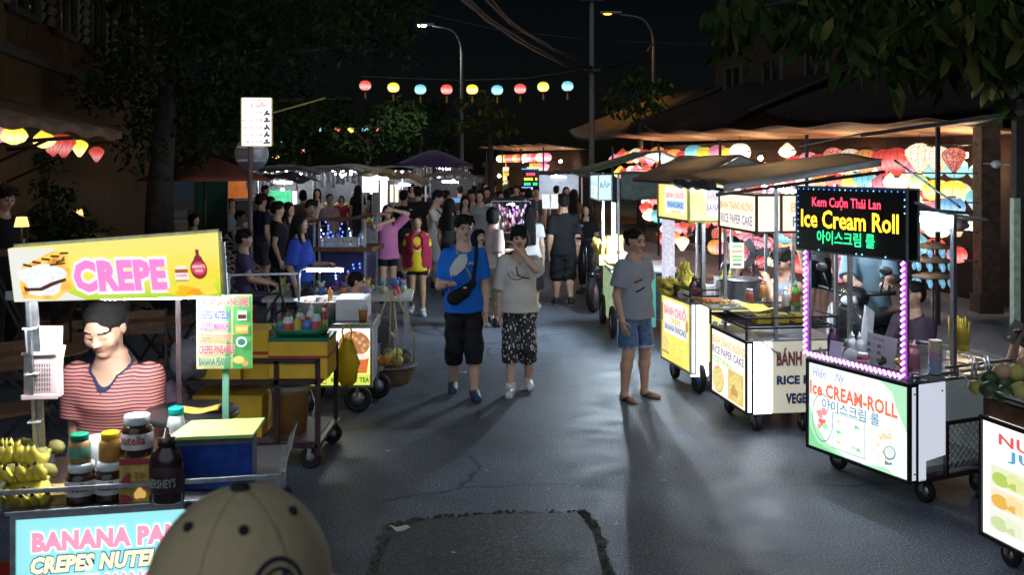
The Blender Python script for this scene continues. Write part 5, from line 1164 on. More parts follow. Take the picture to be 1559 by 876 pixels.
# ================================================================= CORN STALL
t = thing('corn_stall', 'boiled corn stall under a dark gable canopy with turquoise banner', 'food stall', (1.247, 13.5, 0), R(-88.9)); K['corn'] = t; L, D = 1.35, .85
m = MB(); m.bx(0, L, .02, D, .25, .8); m.build('body', M('stall_body_dark', (.08, .09, .09), .6), t)
o = MB().bx(0, L, 0, .012, .15, .82).build('banner', P('turquoise_banner', (.1, .5, .5), (.55, .6, .2), .55, 'noise', 6, (.7, .5, .15), stretch=(1, 1, 2.5)), t)
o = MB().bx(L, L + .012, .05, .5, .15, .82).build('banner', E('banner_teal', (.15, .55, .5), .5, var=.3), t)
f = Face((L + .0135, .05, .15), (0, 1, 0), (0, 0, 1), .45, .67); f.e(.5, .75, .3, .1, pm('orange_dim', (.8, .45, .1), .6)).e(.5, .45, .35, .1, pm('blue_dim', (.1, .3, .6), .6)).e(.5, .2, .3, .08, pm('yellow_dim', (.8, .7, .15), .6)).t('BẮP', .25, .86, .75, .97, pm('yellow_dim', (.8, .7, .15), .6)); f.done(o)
MB().bx(-.1, L + .05, -.05, D, .82, .84).build('counter_top', STEEL, t)
m = MB(); [m.bar((x, y, .84 if x < L else 0), (x, y, 2.05), .025) for x in (0, L + .3) for y in (.0, D + .1)]; m.build('post', GALV, t)
s1 = lit_box(t, 'sign_box', .55, L + .12, -.22, -.06, 1.725, 2.04, E('sign_turquoise_light', (.55, .85, .85), .9, var=.2), GALV, .016)
f = Face((.55, -.228, 1.73), (1, 0, 0), (0, 0, 1), .9, .3); f.t('BẮP NƯỚNG', .1, .55, .9, .85, pm('ink_blue', (.15, .3, .6), .8)).t('CORN', .2, .15, .6, .42, pm('ink_red', (.8, .25, .2), .8)); f.done(s1)
f = Face((L + .128, -.215, 1.73), (0, 1, 0), (0, 0, 1), .15, .3); f.t('BẮP', .1, .5, .9, .8, pm('ink_blue', (.15, .3, .6), .8)); f.done(s1)
m = MB(); m.grid(bump_cloth(lambda u, v: (-.5 + 2.4 * u, -.42 + .88 * v, 2.06 + .27 * v), .008), 16, 6, 0, .01); m.grid(bump_cloth(lambda u, v: (-.5 + 2.4 * u, .46 + .6 * v, 2.33 - .2 * v), .008), 16, 6, 0, .01); m.build('canopy', [M('olive_canvas', (.2, .19, .13), .85, var=.3, transl=.25)], t)
m = MB(); m.grid(bump_cloth(lambda u, v: (1.87, .0 + .75 * u, 2.08 - .33 * v), .004), 8, 5, 0, .006); m.build('side_curtain', M('grey_green_curtain', (.12, .14, .13), .8), t)
frame(t, [((-.5, -.4, 2.04), (1.9, -.4, 2.04)), ((-.5, 1.05, 2.11), (1.9, 1.05, 2.11)), ((-.5, .46, 2.31), (1.9, .46, 2.31)), ((1.88, -.4, 2.04), (1.88, 1.05, 2.1)), ((1.88, .46, 2.31), (1.88, .46, 2.05))], 'roof_frame', IRON, .022)
led_tube(t, (.7, .06, 1.0), (.7, .06, 1.66), .02); led_tube(t, (-.1, .5, 1.95), (.9, .5, 1.95))
wheel(t, L - .1, -.02, .2, .06, fork=False); wheel(t, .15, -.02, .2, .06, fork=False); wheel(t, L - .1, D, .2, .06, fork=False)
q = thing('corn_basket', 'lit crate heaped with yellow corn cobs on the corn stall', 'corn', to_world(t, (.3, .0, .84)), t.rotation_euler.z); tubm = M('basket_cream', (.6, .5, .25), .7)
m = MB(); m.bx(-.32, .32, -.12, .3, 0, .13); m.build('crate', tubm, q); ms = M('corn_yellow', (.65, .42, .06), .5, var=.35, scale=70, bump=.6)
cob = MB(); cob.lathe([(.012, 0), (.024, .02), (.026, .12), (.018, .19), (.006, .21)], n=8); co_ = cob.build('corn_cob', ms, q, (-.28, -.1, .12)); co_.rotation_euler = (R(8), 0, 0)
rr = random.Random(6)
for i in range(44):
    c = co_.copy(); COL.objects.link(c); c.location = (-.28 + .052 * (i % 11) + rr.uniform(-.01, .01), -.08 + .09 * (i // 11), .11 + .02 * (i // 11)); c.rotation_euler = (R(rr.uniform(-15, 15)), R(rr.uniform(-18, 18)), rr.random())
q = thing('corn_tray', 'flat tray of wrapped corn in front of the corn stall light', 'corn', to_world(t, (.95, .12, .84)), t.rotation_euler.z); MB().bx(-.32, .3, -.16, .3, 0, .02).build('tray', tubm, q)
for i in range(10): c = co_.copy(); COL.objects.link(c); c.parent = q; c.location = (-.25 + .055 * i, .0, .05); c.rotation_euler = (R(80), 0, R(rr.uniform(-15, 15)))
# ================================================================= JUICE CART
t = thing('juice_cart', 'white lit juice cart cut off by the right picture edge', 'food cart', (2.557, 5.357, 0), R(-76.2)); K['juice'] = t; L, D = .95, .7
p = lit_box(t, 'front_panel', 0, L, 0, .05, .15, .782, E('acrylic_warm_white', (1., .97, .93), .9, var=.06), BLACK, .02)
f = Face((.01, -.004, .16), (1, 0, 0), (0, 0, 1), L - .02, .612)
f.t('NƯỚC ÉP', .13, .83, .87, .96, pm('juice_red', (.9, .14, .12), .8), .025).t('JUICE', .2, .70, .75, .81, pm('juice_blue', (.12, .35, .6), 1.), .02)
cols = [((.55, .75, .15), (.85, .9, .4)), ((.95, .55, .1), (1, .8, .4)), ((.7, .85, .45), (.9, .95, .7)), ((.9, .3, .25), (1, .7, .6)), ((1, .75, .15), (1, .9, .6)), ((.5, .7, .2), (.8, .9, .5))]
for i in range(6):
    u, v = (.07 + .32 * (i // 3) + (.0), .48 - .19 * (i % 3) - .02); a, b = cols[i]
    f.r(u, v, u + .28, v + .18, pm('photo_bg%d' % i, tuple(.4 + .6 * x for x in b), .85)).e(u + .08, v + .07, .07, .06, pm('fruit_a%d' % i, a, .8)).e(u + .18, v + .1, .055, .06, pm('fruit_b%d' % i, b, .85)).e(u + .18, v + .05, .04, .03, pm('fruit_a%d' % i, a, .8), wob=.2).r(u + .2, v + .03, u + .26, v + .14, pm('fruit_b%d' % i, b, .85))
f.done(p)
m = MB(); m.bx(0, L, .05, D, .15, .76); m.build('body', M('dim_grey_panel', (.25, .26, .27), .6), t)
MB().bx(-.02, L, .02, D + .05, .79, .885).build('wooden_shelf', WOOD, t, bevel=.004); MB().bx(-.03, L, -.01, D, .905, .92).build('counter_top', STEEL, t)
m = MB(); m.grid(lambda u, v: (-.12 + .9 * u, -.06 + .42 * v, .925 + .05 * abs(2 * u - 1) ** 6 + .04 * abs(2 * v - 1) ** 6), 14, 8, 0, .004); m.build('fruit_tray', STEEL, t)
for x, y in ((.1, .1), (L - .1, .1), (.1, D - .1)): wheel(t, x, y, .06, .04)
MG, PE, YG, PY = M('mango_green', (.05, .085, .03), .4, var=.4, scale=18), M('peach_skin', (.6, .32, .2), .5, var=.25, scale=10), M('lime_yellow', (.3, .3, .06), .45, var=.3, scale=14), M('pomelo_yellow', (.5, .45, .12), .5, var=.2, scale=12)
for px, py, r, mt, lab in [(1486, 590, .045, YG, 'olive green fruit at the left tip of the juice tray'), (1506, 594, .052, MG, 'dark green mango in front on the juice tray, left of the mesh cart corner'), (1529, 600, .054, MG, 'dark green mango at the front middle of the juice tray'), (1556, 600, .075, PY, 'large yellow pomelo at the front of the juice tray'), (1506, 576, .048, MG, 'dark green mango at the back left of the juice tray'), (1527, 584, .05, MG, 'dark green mango wedged in the middle of the pile'), (1549, 583, .045, MG, 'small dark green mango behind the pomelo'), (1525, 566, .05, PE, 'peach coloured fruit on top of the green mangoes'), (1546, 568, .055, PY, 'pale yellow fruit beside the peach coloured one'), (1562, 552, .05, PE, 'peach coloured fruit cut off by the picture edge')]:
    Yd = {594: 5.24, 600: 5.22, 590: 5.3}.get(py, 5.36); fruit(lab, W(px, py, Yd), (r * .95, r * .95, r * .9), mt, 'fruits on the juice tray')
# ================================================================= scooter behind the ice cream cart
def scooter(label, loc, rz, col, col2, fine=True):
    t = thing('motor_scooter', label, 'scooter', loc, rz); F_ = Field((-.45, -1., 0), (.45, .95, 1.25), .016)
    F_.ell((0, .35, .62), (.14, .42, .14), k=0).ell((0, .1, .42), (.13, .35, .12), k=.08).cone((0, -.5, .42), (0, -.42, .9), .12, .1, k=.05).ell((0, -.5, .72), (.19, .09, .24), k=.04).ell((0, -.42, 1.0), (.13, .12, .1), k=.04).ell((0, -.6, .55), (.09, .2, .1), k=.03)
    fmesh(F_, 'body', [col], t)
    F_ = Field((-.3, -.2, .5), (.3, .95, 1.), .016); F_.ell((0, .3, .77), (.13, .42, .06), k=0).ell((0, .1, .74), (.12, .2, .05), k=.03); fmesh(F_, 'seat', [BLACK], t)
    for y in (-.66, .56):
        m = MB(); m.lathe([(.17, -.05), (.25, -.05), (.28, -.02), (.28, .02), (.25, .05), (.17, .05), (.17, -.05)], (0, y, .28), 24, 0, (0, PI / 2, 0)); o = m.build('wheel', RUBBER, t); m = MB(); m.lathe([(.03, -.05), (.17, -.03), (.17, .03), (.03, .05)], (0, y, .28), 16, 0, (0, PI / 2, 0)); m.build('rim', GALV, o)
    m = MB(); m.tube([(-.34, -.36, 1.06), (-.15, -.42, 1.04), (.15, -.42, 1.04), (.34, -.36, 1.06)], .018, 8); [m.tube([(s * .22, -.41, 1.05), (s * .27, -.44, 1.2)], .007, 6) for s in (-1, 1)]; m.build('handlebar', BLACK, t)
    m = MB(); [m.ell((s * .28, -.44, 1.25), (.06, .015, .04), 10) for s in (-1, 1)]; m.build('mirror', BLACK, t)
    m = MB(); m.ell((0, -.54, .98), (.08, .04, .05), 12); m.build('headlight', M('lamp_lens', (.5, .5, .52), .1), t)
    m = MB(); [m.poly([(s * .2, -.56, .55), (s * .205, -.5, .9), (s * .15, -.56, .96), (s * .12, -.6, .6)][::s], (s, -.4, .1), .012) for s in (-1, 1)]; m.build('fairing_trim', col2, t); return t
WPAINT = M('white_paint', (.7, .7, .72), .25, var=.05, coat=.5); BPAINT = M('black_paint', (.015, .015, .017), .2, var=.2, coat=.6)
scooter('black and white scooter parked behind the ice cream cart', (3.25, 8.9, 0), R(-40), BPAINT, WPAINT)
scooter('dark scooter standing beside the corn stall', (1.42, 15.0, 0), R(-20), BPAINT, BPAINT)
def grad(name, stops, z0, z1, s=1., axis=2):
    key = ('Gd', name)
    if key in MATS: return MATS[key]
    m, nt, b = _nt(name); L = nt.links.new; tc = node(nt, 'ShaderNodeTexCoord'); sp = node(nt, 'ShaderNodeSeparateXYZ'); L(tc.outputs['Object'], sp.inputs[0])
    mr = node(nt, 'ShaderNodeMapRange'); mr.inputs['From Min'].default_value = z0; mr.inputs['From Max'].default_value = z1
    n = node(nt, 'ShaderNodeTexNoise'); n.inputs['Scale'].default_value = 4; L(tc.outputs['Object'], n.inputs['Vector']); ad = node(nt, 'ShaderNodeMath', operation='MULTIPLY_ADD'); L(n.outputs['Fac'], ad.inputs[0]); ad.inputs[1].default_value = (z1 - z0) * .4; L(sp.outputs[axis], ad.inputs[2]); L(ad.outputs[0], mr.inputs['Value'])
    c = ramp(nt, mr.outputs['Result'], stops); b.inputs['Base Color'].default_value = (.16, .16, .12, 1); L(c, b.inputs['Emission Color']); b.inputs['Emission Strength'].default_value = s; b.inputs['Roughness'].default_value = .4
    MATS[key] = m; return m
# ================================================================= CREPE CART
t = thing('crepe_cart', 'crepe cart with long yellow lit banner and turquoise front panel', 'food cart', (-1.705, 3.377, 0), R(11.5)); K['crepe'] = t; L, D = .87, .62
turq = grad('turquoise_acrylic', [(.2, (.2, .72, .82)), (.55, (.12, .6, .75)), (.9, (.3, .8, .85))], .35, .95, .72)
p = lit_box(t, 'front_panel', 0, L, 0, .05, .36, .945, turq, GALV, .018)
f = Face((0, -.004, .36), (1, 0, 0), (0, 0, 1), L, .585); vz = lambda z: (z - .36) / .585
wo = pm('outline_white', (1, 1, 1), 1.15); hp_ = pm('hot_pink', (1., .32, .48), 1.05); ly = pm('pale_yellow', (1., .95, .6), 1.1); nav = pm('outline_navy', (.01, .05, .22), .8)
f.t('BANANA PANCAKE', .065, vz(.817), .86, vz(.887), hp_, .06, outline=wo, ow=.06).t('CREPES NUTELLA', .06, vz(.743), .62, vz(.803), ly, .055, .2, outline=nav, ow=.05).t('CREPES MANGO', .1, vz(.67), .58, vz(.73), pm('pale_pink', (1., .5, .6), 1.), .06, outline=wo, ow=.05)
f.t('CREPES COCONUT', .08, vz(.6), .62, vz(.655), ly, .035, .2, outline=nav, ow=.05).t('CREPES PINEAPPLE', .08, vz(.52), .7, vz(.58), hp_, .035, outline=wo, ow=.05).e(.82, .3, .14, .13, foodp, wob=.1)
f.done(p)
m = MB(); m.bx(0, L, .055, D, .36, .4); m.bx(-.004, .008, .055, D, .4, .945); m.bx(L - .008, L + .004, .055, D, .4, .945); m.bx(.008, L - .008, D - .01, D, .4, .945); m.build('body', M('dim_grey_panel', (.25, .26, .27), .6), t)
MB().bx(-.03, L + .03, -.012, D + .02, .95, .965).build('counter_top', STEEL, t, bevel=.002)
frame(t, [((-.06, -.02, 1.035), (L + .02, -.02, 1.035)), ((-.045, -.02, .965), (-.045, -.02, 1.04)), ((L, -.02, .965), (L + .03, -.02, 1.05)), ((-.06, -.02, 1.035), (-.06, D, 1.035)), ((L + .02, -.02, 1.035), (L + .06, D, 1.06)), ((-.03, D, .95), (-.03, D, 1.04)), ((L + .04, D, .95), (L + .06, D, 1.065))], 'counter_rail', GALV, .014)
frame(t, rect_bars(.01, L - .01, .02, D - .01, .34) + [((x, y, .1), (x, y, .36)) for x in (.03, L - .03) for y in (.04, D - .04)], w=.025)
for x, y in ((.06, .08), (L - .06, .08), (.06, D - .08), (L - .06, D - .08)): wheel(t, x, y, .07, .04)
a, b = to_local(t, W(58, 700, 3.72)), to_local(t, W(43, 458, 3.62)); a.z = .965
m = MB(); m.bar(a, b, .034, .012); m.bar(a + Vector((.015, .012, 0)), b + Vector((.015, .012, 0)), .006, .03); o = m.build('post', GALV, t)
m = MB()
for k in (.15, .33, .6, .85): c = a.lerp(b, k); m.box(c, (.044, .036, .006)); m.bar(c + Vector((.02, -.01, 0)), c + Vector((.035, -.015, .012)), .003)
m.build('zip_tie', WHITEP, o)
a, b = to_local(t, W(274, 700, 4.)), to_local(t, W(271, 455, 3.95)); a.z = .965; m = MB(); m.bar(a, b, .018); m.build('post', IRON, t)
# banner, a lit vinyl wrap on a light frame, hanging a little lower on the left
q = [to_local(t, W(*v)) for v in ((22, 460, 3.42), (335, 451, 3.58), (330, 355, 3.58), (12, 379, 3.42))]
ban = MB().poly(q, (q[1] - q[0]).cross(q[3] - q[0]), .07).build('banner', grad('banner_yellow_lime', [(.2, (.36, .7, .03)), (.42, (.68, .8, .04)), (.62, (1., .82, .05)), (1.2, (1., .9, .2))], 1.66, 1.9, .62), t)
f = Face(q[0], q[1] - q[0], q[3] - q[0], (q[1] - q[0]).length, (q[3] - q[0]).length); f.N = (q[1] - q[0]).cross(q[3] - q[0]).normalized(); f.V = (q[3] - q[0]).normalized()
sug, crp, dkc = P('sugar_print', (.95, .95, .95), (.7, .72, .75), .9, 'noise', 60, lo=.4, hi=.75), P('crepe_print', (1., .62, .1), (.75, .33, .03), .95, 'noise', 25, (.2, .07, .02), lo=.4, hi=.6), pm('choc_line', (.1, .03, .01), .8)
f.p([(0, 0), (.34, 0), (.27, .12), (.2, .3), (.23, 1), (0, 1)], pm('pale_corner', (.95, .95, .85), .8)).p([(.045, .06), (.2, .02), (.28, .25), (.275, .86), (.22, .97), (.055, .66), (.035, .3)], crp).e(.15, .42, .105, .3, sug, wob=.12).p([(.07, .14), (.13, .1), (.2, .18), (.19, .24), (.12, .17), (.08, .2)], sug)
for k in range(5): f.p([(.06 + .045 * k, .68 + .05 * k), (.1 + .045 * k, .64 + .06 * k), (.105 + .045 * k, .68 + .06 * k), (.065 + .045 * k, .72 + .05 * k)], dkc)
for k in range(3): f.p([(.19 + .03 * k, .66 + .05 * k), (.265, .7 + .06 * k), (.262, .73 + .06 * k), (.19 + .03 * k, .7 + .05 * k)], dkc)
f.p([(.055, .3), (.06, .2), (.14, .2), (.2, .3), (.26, .38), (.255, .43), (.19, .36), (.13, .26), (.07, .26)], dkc)
f.t('CREPE', .295, .15, .745, .76, pm('banner_pink', (.92, .26, .66), .95), .055, outline=pm('banner_pale', (.97, .85, .97), .98), ow=.075)
swl = pm('cream_swirl', (1., .72, .08), .95)
f.e(.87, .17, .12, .15, swl, wob=.15).e(.93, .28, .06, .07, swl, wob=.2).e(.84, .12, .06, .1, pm('mango_slice', (1., .5, .02), .95), wob=.2).e(.88, .1, .035, .06, pm('mango_deep', (.9, .35, .02), .95), wob=.25)
pb, pl, pg = pm('pic_maroon', (.3, .03, .05), .8), pm('pic_label', (.85, .8, .8), .95), pm('pic_brown', (.45, .12, .04), .85)
f.r(.792, .32, .855, .55, pg).r(.79, .34, .857, .48, pl).r(.796, .55, .851, .61, pl).t('nutella', .797, .41, .85, .46, pm('pic_red', (.8, .03, .03), .9), .02)
f.e(.912, .55, .042, .2, pb).p([(.88, .6), (.895, .78), (.905, .82), (.905, .93), (.922, .93), (.922, .82), (.932, .78), (.947, .6)], pb).e(.912, .56, .036, .13, pm('pic_rose', (.75, .08, .15), .9)).t("HERSHEY'S", .88, .57, .945, .63, pl, .02).t('SYRUP', .893, .49, .932, .54, pl, .02)
f.done(ban)
m = MB()
for v in ((q[0], q[1]), (q[1], q[2]), (q[2], q[3]), (q[3], q[0])): m.bar(v[0] + Vector((0, .076, 0)), v[1] + Vector((0, .076, 0)), .02)
m.bar(q[1] + Vector((.02, .03, .0)), q[2] + Vector((.02, .03, -.035)), .03, .012); m.bar(q[0] + Vector((-.03, .02, .02)), q[0] + Vector((.02, .01, .02)), .02, .03); m.build('banner_frame', GALV, ban)
led_tube(t, q[0] + Vector((.05, .11, .0)), q[1] + Vector((-.05, .11, -.01)), .012, mat=E('banner_tube', (.9, .95, 1.), 230, var=0))
cw = lambda px, py, Y: W(px, py, Y)
dk = lambda px, Y, z=.966: Vector((XA(px, Y), Y, z))
# menu sign on its green post
q_ = thing('menu_sign', 'lime green menu board of crepe flavours on a green post', 'sign', dk(344, 3.86), R(4)); MB().bx(-.012, .012, -.008, .008, 0, .46).build('post', M('green_post', (.12, .3, .2), .5), q_)
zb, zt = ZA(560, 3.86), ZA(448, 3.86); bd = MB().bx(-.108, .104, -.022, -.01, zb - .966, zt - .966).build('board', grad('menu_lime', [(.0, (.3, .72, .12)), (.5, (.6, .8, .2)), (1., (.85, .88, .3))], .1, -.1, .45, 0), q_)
f = Face((-.108, -.0235, zb - .966), (1, 0, 0), (0, 0, 1), .212, zt - zb); wl = pm('sign_white', (.95, .95, .95), .62)
f.r(.66, .0, 1, .98, pm('sign_green', (.12, .5, .14), .6)).p([(.62, 0), (.62, 1), (.5, 1), (.56, .5), (.5, 0)], pm('sign_green', (.12, .5, .14), .6))
for s, v, c, w_ in (('BANANA PANCAKE', .85, pm('menu_red', (.85, .08, .12), .85), .95), ('CREPES NUTELLA', .675, pm('menu_blue', (.08, .12, .6), .85), .62), ('CREPES MANGO', .525, pm('menu_pink', (.85, .15, .5), .75), .6), ('CREPES COCONUT', .365, pm('menu_salmon', (.9, .28, .15), .75), .68), ('CREPES PINEAPPLE', .21, pm('menu_crimson', (.7, .05, .2), .85), .7), ('BANANA PEANUT', .05, pm('menu_dkgreen', (.01, .2, .12), .8), .64)): f.t(s, .06, v, w_, v + .115, c, .025, outline=wl, ow=.03)
f.r(.75, .66, .92, .79, wl).r(.76, .68, .91, .74, dkc).r(.72, .48, .95, .6, br).r(.74, .52, .93, .57, yl).e(.83, .37, .1, .07, wl).e(.83, .37, .07, .045, pt('deep_teal', (.02, .12, .1))).e(.78, .13, .1, .05, yl).e(.9, .08, .06, .04, br); f.done(bd)
# jars, bottles and boxes along the front rail
NUT = M('hazelnut_spread', (.045, .018, .01), .2, spec=.6); LW, LR = M('label_white', (.75, .72, .7), .5), M('label_red', (.5, .02, .03), .5); LIDW = M('lid_white', (.75, .75, .75), .4)
labx = 'large spread jar with white lid, %s'
jar('spread jar with white lid at the rail, under the green lidded jar', dk(124, 3.48), .054, .135, NUT, LIDW, LW, 'nutella', LR)
jar('spread jar with white lid at the rail, under the yellow lidded jar', dk(168, 3.5), .054, .135, NUT, LIDW, LW, 'nutella', LR)
jar('peanut butter jar with green lid stacked on a spread jar', dk(121, 3.48, 1.102), .038, .1, M('peanut_butter', (.4, .22, .08), .4), M('lid_green', (.0, .22, .12), .4), M('label_green', (.15, .35, .25), .5), sy=1)
jar('peanut butter jar with yellow lid stacked on a spread jar', dk(168, 3.5, 1.102), .038, .1, M('peanut_butter2', (.45, .22, .05), .4), M('lid_yellow', (.75, .45, .0), .4), M('label_orange', (.5, .25, .05), .5))
q = thing('carton', 'yellow and red food carton under the biggest spread jar', 'box', dk(209, 3.5), R(8)); MB().bx(-.05, .05, -.045, .045, 0, .155).build('box', M('carton_yellow', (.55, .36, .08), .6, var=.3, scale=30), q)
f = Face((-.05, -.0455, 0), (1, 0, 0), (0, 0, 1), .1, .155); f.r(0, .86, 1, 1, pt('carton_red', (.4, .04, .05))).e(.7, .2, .2, .12, br, wob=.15).e(.25, .5, .18, .15, pt('carton_red', (.4, .04, .05)), wob=.3).e(.2, .1, .2, .1, pt('carton_red', (.4, .04, .05)), wob=.2).t('Tỏi', .5, .55, .85, .7, pt('carton_text', (.35, .15, .05)), .01).t('LẠC', .4, .4, .85, .52, pt('carton_text', (.35, .15, .05)), .01); f.done(q)
jar('biggest spread jar with white lid standing on the yellow carton', dk(209, 3.5, 1.122), .054, .142, NUT, LIDW, LW, 'nutella', LR)
bottle('big dark chocolate syrup bottle left of the blue box', dk(254, 3.46), .062, .262, CHOC, CHOC, M('label_dark', (.05, .025, .03), .4), sy=.6, text="HERSHEY'S", tmat=M('label_grey_text', (.4, .38, .38), .5))
q = jar('jar with teal lid behind the dark syrup bottle', dk(268, 3.72), .034, .27, M('jar_teal_body', (.35, .35, .35), .3), M('lid_teal', (.0, .25, .24), .4), lidh=.1)
q = thing('blue_box', 'dark blue plastic box covered by a lime green board', 'box', dk(331, 3.68), R(9)); m = MB(); m.bx(-.135, .135, -.09, .1, 0, .185); m.build('body', M('blue_crate', (.01, .05, .3), .35, var=.3, scale=30), q, bevel=.006); MB().bx(-.138, .138, -.093, .103, .165, .187).build('rim', M('clear_rim', (.12, .15, .16), .2), q)
MB().poly([(-.16, -.105, .202), (.14, -.11, .202), (.165, .1, .21), (-.11, .11, .206)], (0, 0, 1), .012).build('lid_board', M('lime_board', (.5, .7, .2), .45, var=.06), q)
q = thing('griddle', 'round black crepe griddle on its burner', 'griddle', dk(291, 4.02)); MB().lathe([(.16, 0), (.16, .1), (.1, .14), (.1, .155)], n=24).build('burner', M('burner_steel', (.3, .22, .15), .4, .8), q); MB().lathe([(.18, .155), (.19, .165), (.19, .18), (.185, .185), (0, .186)], n=36).build('plate', M('seasoned_iron', (.02, .02, .022), .35, spec=.6), q)
m = MB(); m.grid(lambda u, v: (-.09 + .19 * u + .02 * v, -.03 + .07 * v, .004 + .012 * math.sin(v * 3) + .006 * math.sin(u * 8)), 12, 6, 0, .004); tag(m.build('folded_crepe', M('crepe_yellow', (.62, .42, .08), .6, var=.2), loc=dk(293, 3.98, 1.155), rz=R(12)), 'folded yellow crepe lying on the black griddle', 'crepe')
q = thing('clear_tub', 'translucent plastic tub between the stacked jars and the vendor', 'tub', dk(146, 3.66)); MB().lathe([(.05, 0), (.06, .12), (.062, .17), (.057, .17), (.052, .02)], n=18).build('body', M('frosted_plastic', (.6, .62, .65), .3, alpha=.6), q)
bn_ = [(18, 3.56, 1.012, 7, .0, 5), (72, 3.57, 1.012, 7, .0, -8), (10, 3.64, 1.045, 7, .2, 8), (62, 3.65, 1.045, 7, .2, -10), (36, 3.73, 1.06, 7, .4, 0), (86, 3.72, 1.055, 6, .5, -30)]
for i, (px, Y, z, n, ti, rz) in enumerate(bn_): banana_bunch(['lowest left banana bunch behind the rail of the crepe cart', 'lowest right banana bunch next to the stacked jars', 'left banana bunch in the middle layer beside the post', 'banana bunch in the middle layer nearest the jars', 'topmost banana bunch fanned in front of the post', 'banana bunch pointing up at the right of the pile'][i], dk(px, Y, z), R(rz), n, 30 + i, .95, ti, 1, 'banana bunches on the crepe cart', 1.0)
q = thing('carton', 'flattened yellow carton under the banana pile', 'box', dk(58, 3.45), R(10)); MB().bx(-.09, .1, -.03, .1, 0, .035).build('box', M('carton_yellow2', (.4, .27, .07), .6, var=.4, scale=40), q)
q = thing('wall_basket', 'pale pink plastic basket of papers strapped to the left post', 'basket', W(66, 603, 3.7), R(6))
m = MB(); zb = .01
for i in range(2): m.bx(-.055 + .0, .06, -.035 + .066 * i, -.031 + .066 * i, 0, .165)
m.bx(-.058, -.054, -.035, .035, 0, .165); m.bx(.058, .062, -.035, .035, 0, .165); m.bx(-.058, .062, -.037, .037, -.006, 0); m.box((.0, -.0375, .165), (.128, .012, .012)); m.box((.0, -.0375, .004), (.13, .012, .018)); m.build('body', M('pale_pink_plastic', (.6, .45, .45), .4, var=.06), q, bevel=.003)
m = MB()
for i in range(8):
    for k in range(6): m.bx(-.03 + i * .009, -.026 + i * .009, -.0362, -.0352, .025 + k * .018, .037 + k * .018)
m.build('slot', M('slot_shadow', (.12, .08, .08), .8), q); m = MB(); m.box((-.03, .0, .12), (.05, .01, .26), (0, R(-5), 0)); m.box((.02, .01, .14), (.085, .006, .24), (0, R(2), 0)); m.box((.055, -.015, .11), (.03, .004, .17), (0, R(12), 0), 1); m.build('papers', [WHITEP, M('manila', (.55, .45, .3), .7)], q)
q = thing('plastic_stool', 'red plastic stool tucked at the left end of the crepe cart', 'stool', (-1.95, 3.62, 0), R(12)); RED = M('red_stool', (.4, .01, .015), .35, var=.1)
MB().bx(-.16, .16, -.16, .16, .6, .63).build('seat', RED, q, bevel=.01)
for sx in (-1, 1):
    for sy in (-1, 1): MB().bar((sx * .18, sy * .18, 0), (sx * .135, sy * .135, .6), .035).build('leg', RED, q)
MB().bx(-.17, .17, -.175, -.155, .25, .29).build('stretcher', RED, q)
# ================================================================= BROWN SHELF CART
t = thing('shelf_cart', 'brown iron shelf cart on castors loaded with yellow foam boxes', 'cart', (-2.34, 6.95, 0), 0); K['shelf'] = t; L, D = .97, .72; BRN = M('brown_iron', (.05, .022, .024), .5, var=.4, scale=30)
bars = rect_bars(0, L, 0, D, .77) + rect_bars(0, L, 0, D, .62) + rect_bars(0, L, 0, D, .17) + [((x, y, .1), (x, y, .77)) for x in (0, L) for y in (0, D)] + [((.68, 0, .17), (.68, 0, .77))]
frame(t, bars, 'frame', BRN, .034)
MB().bx(.02, L - .02, .02, D - .02, .595, .603).build('shelf', M('shelf_board', (.12, .09, .08), .7), t); MB().bx(.02, L - .02, .02, D - .02, .188, .196).build('shelf', M('shelf_board', (.12, .09, .08), .7), t)
for x, y in ((L - .06, .04), (L - .02, D - .05), (.06, .04), (.06, D - .05)): wheel(t, x, y, .075, .05)
YB = M('mustard_foam', (.75, .45, .03), .6, var=.15, scale=5)
def foam(label, x0, x1, y0, y1, z0, z1, bands=True, lid=None):
    q = thing('foam_box', label, 'box', to_world(t, ((x0 + x1) / 2, (y0 + y1) / 2, z0)), 0); a, b, h = (x1 - x0) / 2, (y1 - y0) / 2, z1 - z0; MB().bx(-a, a, -b, b, 0, h).build('body', YB, q, bevel=.008)
    if bands:
        m = MB(); m.bx(-a - .002, a + .002, -b - .002, b + .002, h * .52, h * .58); m.build('tape', M('red_tape', (.4, .04, .05), .5), q)
    if lid: MB().bx(-a - .004, a + .004, -b - .004, b + .004, h - .02, h + .004).build('lid', lid, q, bevel=.003)
    return q
foam('mustard foam box with green rim carrying the bottle tray', .62, 1.04, .0, .34, .64, .925, True, M('green_rim', (.0, .16, .07), .5)); foam('mustard foam box half hidden behind the menu sign post', .3, .6, .1, .42, .605, .97, True)
foam('long mustard foam box under the menu board', .1, .42, .02, .4, .605, .74, False); foam('mustard foam box on the bottom shelf beside the bucket', .05, .55, .1, .5, .198, .5, False)
q = thing('bucket', 'round tan plastic bucket with white lid on the bottom shelf', 'bucket', to_world(t, (.71, .3, .198))); MB().lathe([(.12, 0), (.135, .28), (.142, .29), (.142, .31)], n=24).build('body', M('tan_plastic', (.32, .17, .05), .4, var=.2), q); MB().lathe([(.146, .31), (.148, .345), (.13, .355), (0, .357)], n=24).build('lid', M('dull_white_lid', (.5, .48, .42), .5), q); MB().tube([(.15, 0, .3), (.19, -.03, .2), (.17, -.05, .1)], .007, 6).build('handle', WHITEP, q)
